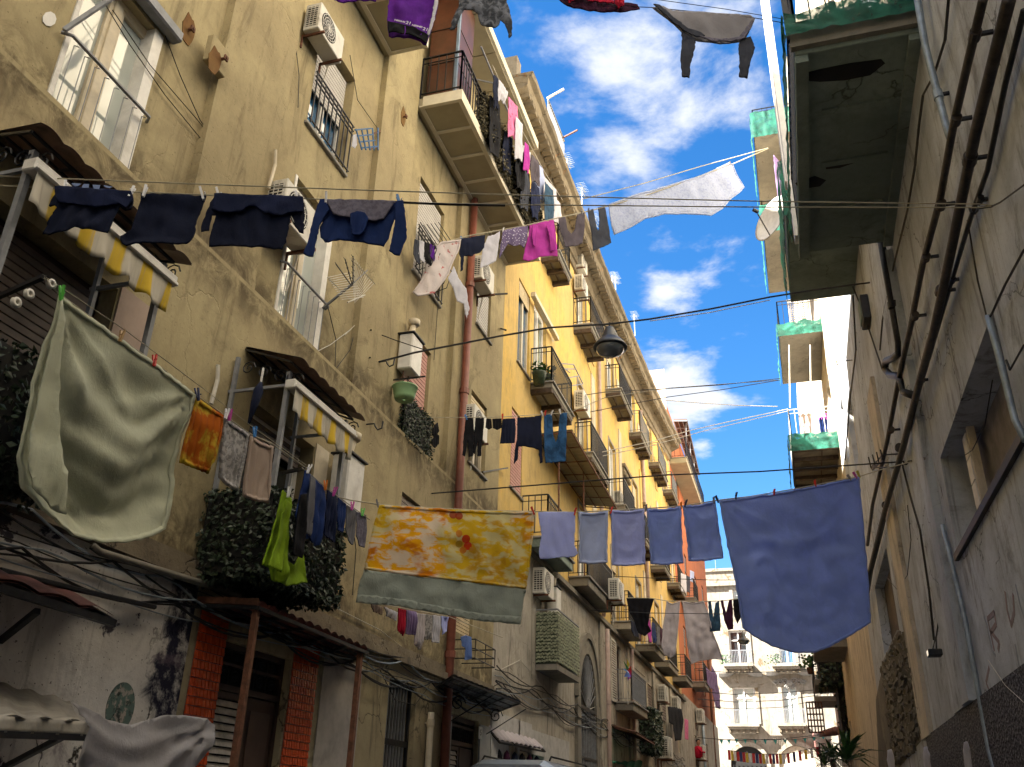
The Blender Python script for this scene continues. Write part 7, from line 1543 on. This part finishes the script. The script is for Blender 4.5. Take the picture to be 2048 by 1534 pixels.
rpipe('rusty_pipe', 'lower thicker rusty brown pipe running along the right wall', [(2018, 0), (1985, 130), (1950, 270), (1923, 400), (1890, 560), (1868, 660), (1840, 760), (1805, 900), (1770, 1020), (1740, 1140), (1728, 1220)], .045, 'brown_pipe', XR - .14, [(1940, 318), (1882, 582), (1798, 895), (1770, 1010)])
rpipe('black_pipe', 'thin black conduit under the two rusty pipes', [(2048, 20), (2010, 170), (1975, 340), (1940, 440), (1895, 590), (1860, 710), (1830, 810), (1790, 950), (1765, 1060), (1745, 1140), (1735, 1200)], .022, 'iron', XR - .06, [(1960, 400), (1905, 560), (1846, 760)], 6)
rpipe('vertical_pipe', 'pale blue-grey vertical pipe at the inner side of the black balcony', [(1832, -20), (1850, 90), (1876, 190), (1893, 255), (1900, 275)], .036, 'zinc', XR - .1, [(1876, 190)])
rpipe('bent_pipe', 'dark cast pipe ending in a fat S bend on the right wall', [(1760, 470), (1778, 570), (1790, 640), (1798, 685), (1798, 706), (1786, 716), (1772, 722), (1770, 738), (1780, 750), (1796, 752), (1804, 765), (1808, 785), (1825, 790)], .055, 'iron', XR - .12, [(1786, 610)], 10)
rpipe('conduit', 'grey conduit climbing from the plinth at lower right', [(2045, 1640), (2000, 1580), (1978, 1500), (1960, 1400), (1930, 1240), (1905, 1134), (1885, 1050)], .03, 'zinc', XR - .05, [], 8)
rpipe('conduit', 'galvanised conduit slanting beside the window opening', [(1976, 632), (1992, 690), (2010, 760), (2030, 840), (2050, 880)], .03, 'zinc', XR - .06, [], 8)
for pts, lb, r in (([(1898, -10), (1890, 80), (1868, 150), (1846, 190), (1838, 250), (1830, 330), (1815, 420), (1790, 520), (1765, 640), (1760, 700)], 'knotted reddish cable crossing the right wall from the top', .014), ([(2048, 370), (2000, 405), (1985, 412)], 'short rope tied to the hook of the foreground line', .008), ([(2048, 500), (2010, 570), (1985, 625), (1976, 640)], 'black cable dropping to the window opening', .012),
                 ([(2048, 690), (2020, 740), (2012, 720)], 'bent cable at the right picture edge', .01), ([(1935, 440), (1955, 560), (1975, 640)], 'thin wire on the light plaster stripe', .008), ([(1700, 560), (1725, 620), (1745, 680), (1765, 740)], 'cable leading to the meter box', .014), ([(1805, 930), (1820, 990), (1840, 1060), (1858, 1180), (1868, 1280)], 'long dark rod running down to the broken floodlight', .016),
                 ([(1815, 1010), (1822, 1080), (1815, 1150), (1795, 1180), (1770, 1150)], 'loose cable loop right of the blue sheet', .007), ([(1835, 940), (1860, 1000), (1890, 1120)], 'thin slack wire on the right wall', .005), ([(1600, 590), (1640, 580), (1700, 560)], 'cable under the second dark balcony', .012), ([(1706, 590), (1712, 700), (1700, 800), (1690, 920)], 'twisted cable running down the edge of the shaded wall', .018), ([(1985, 760), (1970, 850), (1945, 900), (1930, 910)], 'thin cable hanging inside the window opening', .006), ([(1976, 1320), (2010, 1370), (2048, 1405)], 'pale thin wire across the graffiti', .004)):
    wcable(pts, XR, lb, 'cable' if 'pale' not in lb else 'white_cable', r, off=.05)
H_(1985, 412, XR, 'hook holding the foreground washing line at right', .5); H_(1833, 921, XR, 'hook holding the main washing line at right', .5)
# hanging iron rack
c = PX(1765, 925, XR - .1); t = thing('iron_rack', 'small black iron rack with prongs right of the big blue sheet', 'rack', tuple(c)); g = MB()
for k in range(4): g.tube([PX(1737 + k * 8, 915 - k * 5, XR - .4), PX(1742 + k * 8, 935 - k * 5, XR - .35), PX(1745, 940, XR - .3)], .012, 5)
g.tube([PX(1795, 908, XR), PX(1765, 910, XR - .3), PX(1742, 935, XR - .3), PX(1770, 935, XR - .2), PX(1790, 936, XR)], .014, 5); obj('prongs', g, M['iron'], t)
# meter box, floodlight
p = PX(1738, 628, XR); t = thing('meter_box', 'small dark meter box above the S-bend pipe', 'box', tuple(p)); obj('casing', MB().box(XR - .14, XR, p.y - .28, p.y + .22, p.z - .22, p.z + .28), M['iron'], t, bevel=.015); obj('lid', MB().box(XR - .16, XR - .141, p.y - .22, p.y + .16, p.z - .16, p.z + .22), M['slab_dark'], t)
p = PX(1874, 1306, XR - .12); t = thing('floodlight', 'broken black floodlight on a thin rod at lower right', 'floodlight', tuple(p)); obj('housing', MB().box(p.x - .12, p.x + .06, p.y - .1, p.y + .1, p.z - .045, p.z + .045), M['iron'], t, bevel=.01)
obj('stem', MB().tube([(p.x, p.y, p.z + .04), (p.x + .02, p.y, p.z + .2), (XR - .03, p.y - .1, p.z + .45)], .012, 5).tube([(p.x - .05, p.y, p.z + .04), (p.x + .02, p.y, p.z + .22)], .008, 5), M['iron'], t); obj('glass', MB().box(p.x - .121, p.x - .118, p.y - .08, p.y + .08, p.z - .035, p.z + .035), M['glass_dark'], t)
# satellite dish
def dish(p, lb, r=.45, d=(-.75, -.62, .2)):
    t = thing('satellite_dish', lb, 'satellite dish', tuple(p)); z = Vector(d).normalized(); q = z.to_track_quat('Z', 'Y').to_matrix(); m = MB().lathe([(r * k / 10, .28 * r * (k / 10) ** 2) for k in range(11)] + [(r, .28 * r - .02)] + [(r * k / 10, .28 * r * (k / 10) ** 2 - .02) for k in range(10, -1, -1)], (0, 0, 0), 30)
    m.v = [tuple(q @ Vector(v) + p) for v in m.v]; obj('reflector', m, M['white'], t)
    f = p + z * r * .9; low = p + q @ Vector((0, -r * .9, .22 * r)); obj('feed_arm', MB().tube([low, f + q @ Vector((0, -.05, 0))], .014, 5), M['iron'], t); obj('receiver', MB().tube([f, f + z * .12], .04, 8), M['iron'], t); obj('mount', MB().tube([p, p - z * .35, p - z * .35 + Vector((.3, .2, -.2))], .025, 6), M['iron'], t)
dish(PX(1552, 442, .60) + Vector((0, 0, 0)), 'white satellite dish on the netted balcony against the sky', .52)
dish(Vector((1.35, 8.9, 10.35)), 'pale satellite dish behind the railing of the black balcony', .45, (-.2, -.9, .2))
# green netting on the balconies: fascia, outer side and underside edge
def net(lb, y0, y1, z, d, up=.35, down=.12, seed=0, cover=False, mat='net'):
    xo = XR - d - .04; m = MB(); m.sm = True; nz = lambda a, b: noise.noise(Vector((a * 2.3 + seed, b * 2.3, seed))) * .07
    def near(i, j): x = XR + (xo - XR) * i; zz = z - down + (up + down) * j + (.10 * noise.noise(Vector((i * 4, seed, 3))) * (j > .5)); return (x, y0 - .05 - abs(nz(i * 3, j)), zz)
    def outer(i, j): y = y0 - .05 + (y1 - y0 + .1) * i; return (xo - abs(nz(i * 6, j)) , y, z - down + (up + down) * j + (.10 * noise.noise(Vector((i * 6, seed, 9))) * (j > .5)))
    m.grid(near, 26, 10); m.grid(outer, 40, 10)
    if cover: m.grid(lambda i, j: (XR + (xo - XR) * i, y0 - .05 + (y1 - y0 + .1) * j, z - down - .03 - abs(nz(i * 4, j * 4))), 20, 24)
    return tag(obj('debris_netting', m, M[mat]), lb, 'netting', 'green netting round the right-hand balconies')
net('green netting round the nearest black balcony', 7.86, 12.0, 9.30, 1.33, .50, -.16, 1); net('green netting round the second dark balcony', 14.2, 17.35, 11.55, 1.30, 1.2, .02, 2); net('green netting on the sunlit balcony with the wicker screen', 27.2, 31.0, 16.0, 1.38, .42, .05, 3)
net('green netting under the balcony with hanging laundry', 27.1, 30.8, 12.0, 1.42, .42, .12, 4); net('green netting on the third storey balcony in front of the sky', 27.0, 31.2, 20.0, 1.49, 1.1, .05, 5); net('green netting on the topmost balcony in front of the sky', 26.9, 31.2, 24.1, 1.45, 1.1, .05, 6)
# wicker screen and posts on the sunlit balcony
t = thing('wicker_screen', 'pale wicker lattice screen on the sunlit netted balcony', 'screen', (1.4, 27.3, 16.3)); g = MB()
for k in range(12): g.box(1.02, 1.70, 27.28, 27.30, 16.42 + k * .075, 16.45 + k * .075)
for k in range(11): g.box(1.03 + k * .066, 1.055 + k * .066, 27.26, 27.28, 16.40, 17.32)
g.box(1.0, 1.72, 27.25, 27.31, 16.36, 16.40); g.box(1.0, 1.72, 27.25, 27.31, 17.3, 17.34); obj('lattice', g, M['shutter_white'], t)
for k, (u, a, b_) in enumerate(((1578, 690, 815), (1620, 690, 812))):
    q0, q1 = PY(u, a, 27.1), PY(u + 2, b_, 27.1); tag(obj('rope', MB().tube([q0, q1], .022, 5), M['white_cable']), 'pale %s rope hanging below the sunlit balcony' % ('left', 'right')[k], 'rope')
t = thing('balcony_frame_post', 'tall dark metal post at the outer corner of the nearest black balcony', 'post', (.66, 8.0, 9.6)); obj('post', MB().box(.64, .70, 7.9, 7.96, 9.5, 12.5), M['iron'], t)
for k, (y, z0, z1, m_) in enumerate(((12.4, 8.9, 15.6, 'white'), (13.1, 11.5, 19, 'white'))):
    tag(obj('blind_strip', MB().box(.70, .80, y, y + .25, 9.9 if k == 0 else z0, z1), M[m_]), 'pale vertical strip blind beside the black balcony, %s' % ('nearer', 'farther')[k], 'blind')
cloth('awning_cloth', 'purple and white striped cloth high on the right balcony stack', 'cloth', Plane((.75, 18.6, 0), (1.6, 19, 0)), [(1547, 310), (1560, 325), (1563, 370), (1562, 410), (1556, 400), (1549, 340)], F['lav'], .03)
# graffiti on the right wall, flat paint as strokes
def paint(name, strokes, X, mat, lb, r=.02):
    t = thing(name, lb, 'graffiti', tuple(PX(*strokes[0][0], X)))
    for s_ in strokes:
        P_ = [PX(u, v, X - .003) for u, v in s_]; m = MB()
        for a, b_ in zip(P_, P_[1:]):
            d = (b_ - a).normalized(); w = Vector((0, -d.z, d.y)) * r; a = a - d * r * .4; b_ = b_ + d * r * .4; m.slab([a - w, b_ - w, b_ + w, a + w], (.002, 0, 0)); X_ = 0
        obj('stroke', m, mat, t)
gr = simple('faded_red_spray', (.33, .26, .27), .9, .2); gb = simple('faded_blue_spray', (.34, .38, .45), .9, .2)
paint('graffiti', [[(1975, 1238), (1980, 1262), (1988, 1300)], [(1975, 1238), (1988, 1225), (1992, 1248), (1982, 1264)], [(1982, 1264), (1998, 1285), (1996, 1300)]], XR, gr, 'faded red graffiti letter R on the lower right wall', .028)
paint('graffiti', [[(2010, 1185), (2014, 1220), (2022, 1250), (2028, 1225), (2026, 1190)]], XR, gr, 'faded red graffiti letter U on the lower right wall', .028)
paint('graffiti', [[(2031, 1170), (2040, 1210), (2048, 1235)], [(2030, 1290), (2036, 1320), (2040, 1340)], [(1968, 1234), (1974, 1250), (1984, 1300), (1990, 1310)]], XR, gb, 'pale blue graffiti drips beside the red letters', .018)
paint('graffiti', [[(1978, 1335), (1972, 1365), (1982, 1390), (1990, 1390)]], XR, gr, 'faded red graffiti curve under the letters', .024)
# plastic strips flying at the bottom edge
for (u, v), lb in (((1780, 1515), 'white plastic tatter leftmost at the bottom right edge'), ((1852, 1510), 'long white plastic tatter in the middle of the bottom right edge'), ((1932, 1500), 'white plastic tatter rightmost at the bottom right edge')):
    cloth('plastic_tatter', lb, 'plastic strip', Plane(PX(u, v, XR - .3), PX(u + 30, v, XR - .5)), [(u - 5, v - 15), (u + 3, v - 17), (u + 8, v - 2), (u + 11, v + 40), (u, v + 40), (u - 6, v + 5)], F['whitec'], .03, thick=.003)
# far right: plants, cages, awning roll
t = thing('yucca_plant', 'spiky green yucca at the foot of the right-hand wall', 'plant', tuple(PX(1675, 1534, .8))); rg = random.Random(8); g = MB()
for bx, by in ((1665, 1515), (1695, 1520), (1650, 1530)):
    c = PX(bx, by, .9)
    for k in range(46):
        d = Vector((rg.uniform(-1, 1), rg.uniform(-1, 1), rg.uniform(-.2, 1.3))).normalized(); L = rg.uniform(.5, .95); w = d.cross(Vector((.1, .3, 1))).normalized() * .035; m1 = c + d * L * .55 + Vector((0, 0, .05)); e = c + d * L + Vector((0, 0, -.12)); g.quad(c - w * .6, m1 - w, m1 + w, c + w * .6); g.quad(m1 - w, e, e, m1 + w) if False else g.quad(m1 - w, e, m1 + w)
obj('leaves', g, M['leaf_green'], t)['kind'] = 'stuff'; obj('trunk', MB().tube([PX(1665, 1520, .9), PX(1668, 1520, .9) + Vector((0, 0, -2.5))], .09, 8), M['brown_pipe'], t)
p = PX(1648, 1470, 1.0); t = thing('rolled_awning', 'rolled dark red awning above the yucca', 'awning', tuple(p)); obj('roll', MB().tube([PX(1620, 1472, .8), PX(1672, 1462, 1.2)], .16, 10), M['tile_red'], t, smooth=True); obj('valance', MB().slab([PX(1620, 1478, .8), PX(1665, 1478, 1.0), PX(1650, 1495, 1.0), PX(1622, 1495, .8)], (0, .05, 0)), M['tile_red'], t)
ivy('green_bundle', 'dark green tarpaulin bundle on a small balcony beside the palazzo', [(1.0, 1.9, 43, 45.5, 7.1, 8.6)], 900, 'leaf', .2, seed=9, cat='bundle')
ivy('creeper', 'climbing creeper with bare twigs on the far right houses', [(1.7, 1.95, 44, 47, 4.2, 9)], 1200, 'leaf', .16, seed=10, cat='creeper')
t = thing('window_cage', 'rusty grid cage over a low window beside the palazzo', 'window cage', (1.4, 47, 4)); g = MB(); a_, b_ = PY(1612, 1405, 46), PY(1650, 1465, 46)
for k in range(6): x = a_.x + (b_.x - a_.x) * k / 5; g.box(x - .03, x + .03, 45.9, 46, b_.z, a_.z)
for k in range(6): z = b_.z + (a_.z - b_.z) * k / 5; g.box(a_.x, b_.x, 45.88, 45.95, z - .03, z + .03)
obj('bars', g, M['rust'], t)
for k, (u, v) in enumerate(((1620, 1335), (1640, 1325), (1452, 1328), (1552, 1328))):
    y_ = 46 if k < 2 else 79.3; p = PY(u, v, y_); t = thing('potted_plant', ('straggly potted plant on the small balcony by the blue sheet', 'second potted plant on the small balcony by the blue sheet', 'flowering plant on the left palazzo balcony', 'flowering plant on the right palazzo balcony')[k], 'plant', tuple(p)); g = MB(); s_ = .5 if k < 2 else .7
    for _ in range(70): q = p + Vector((rg.gauss(0, s_ * .4), rg.gauss(0, .2), rg.uniform(0, s_))); d = Vector((rg.uniform(-1, 1), rg.uniform(-1, 1), rg.uniform(-.5, 1))).normalized() * .2; w = d.cross(Vector((.3, 1, .2))).normalized() * .06; g.quad(q, q + d * .5 + w, q + d, q + d * .5 - w)
    obj('foliage', g, M['leaf_green'], t)['kind'] = 'stuff'; obj('pot', MB().lathe([(.02, p.z - .3), (.12, p.z - .3), (.17, p.z)], (p.x, p.y, 0), 10), M['rust'], t)
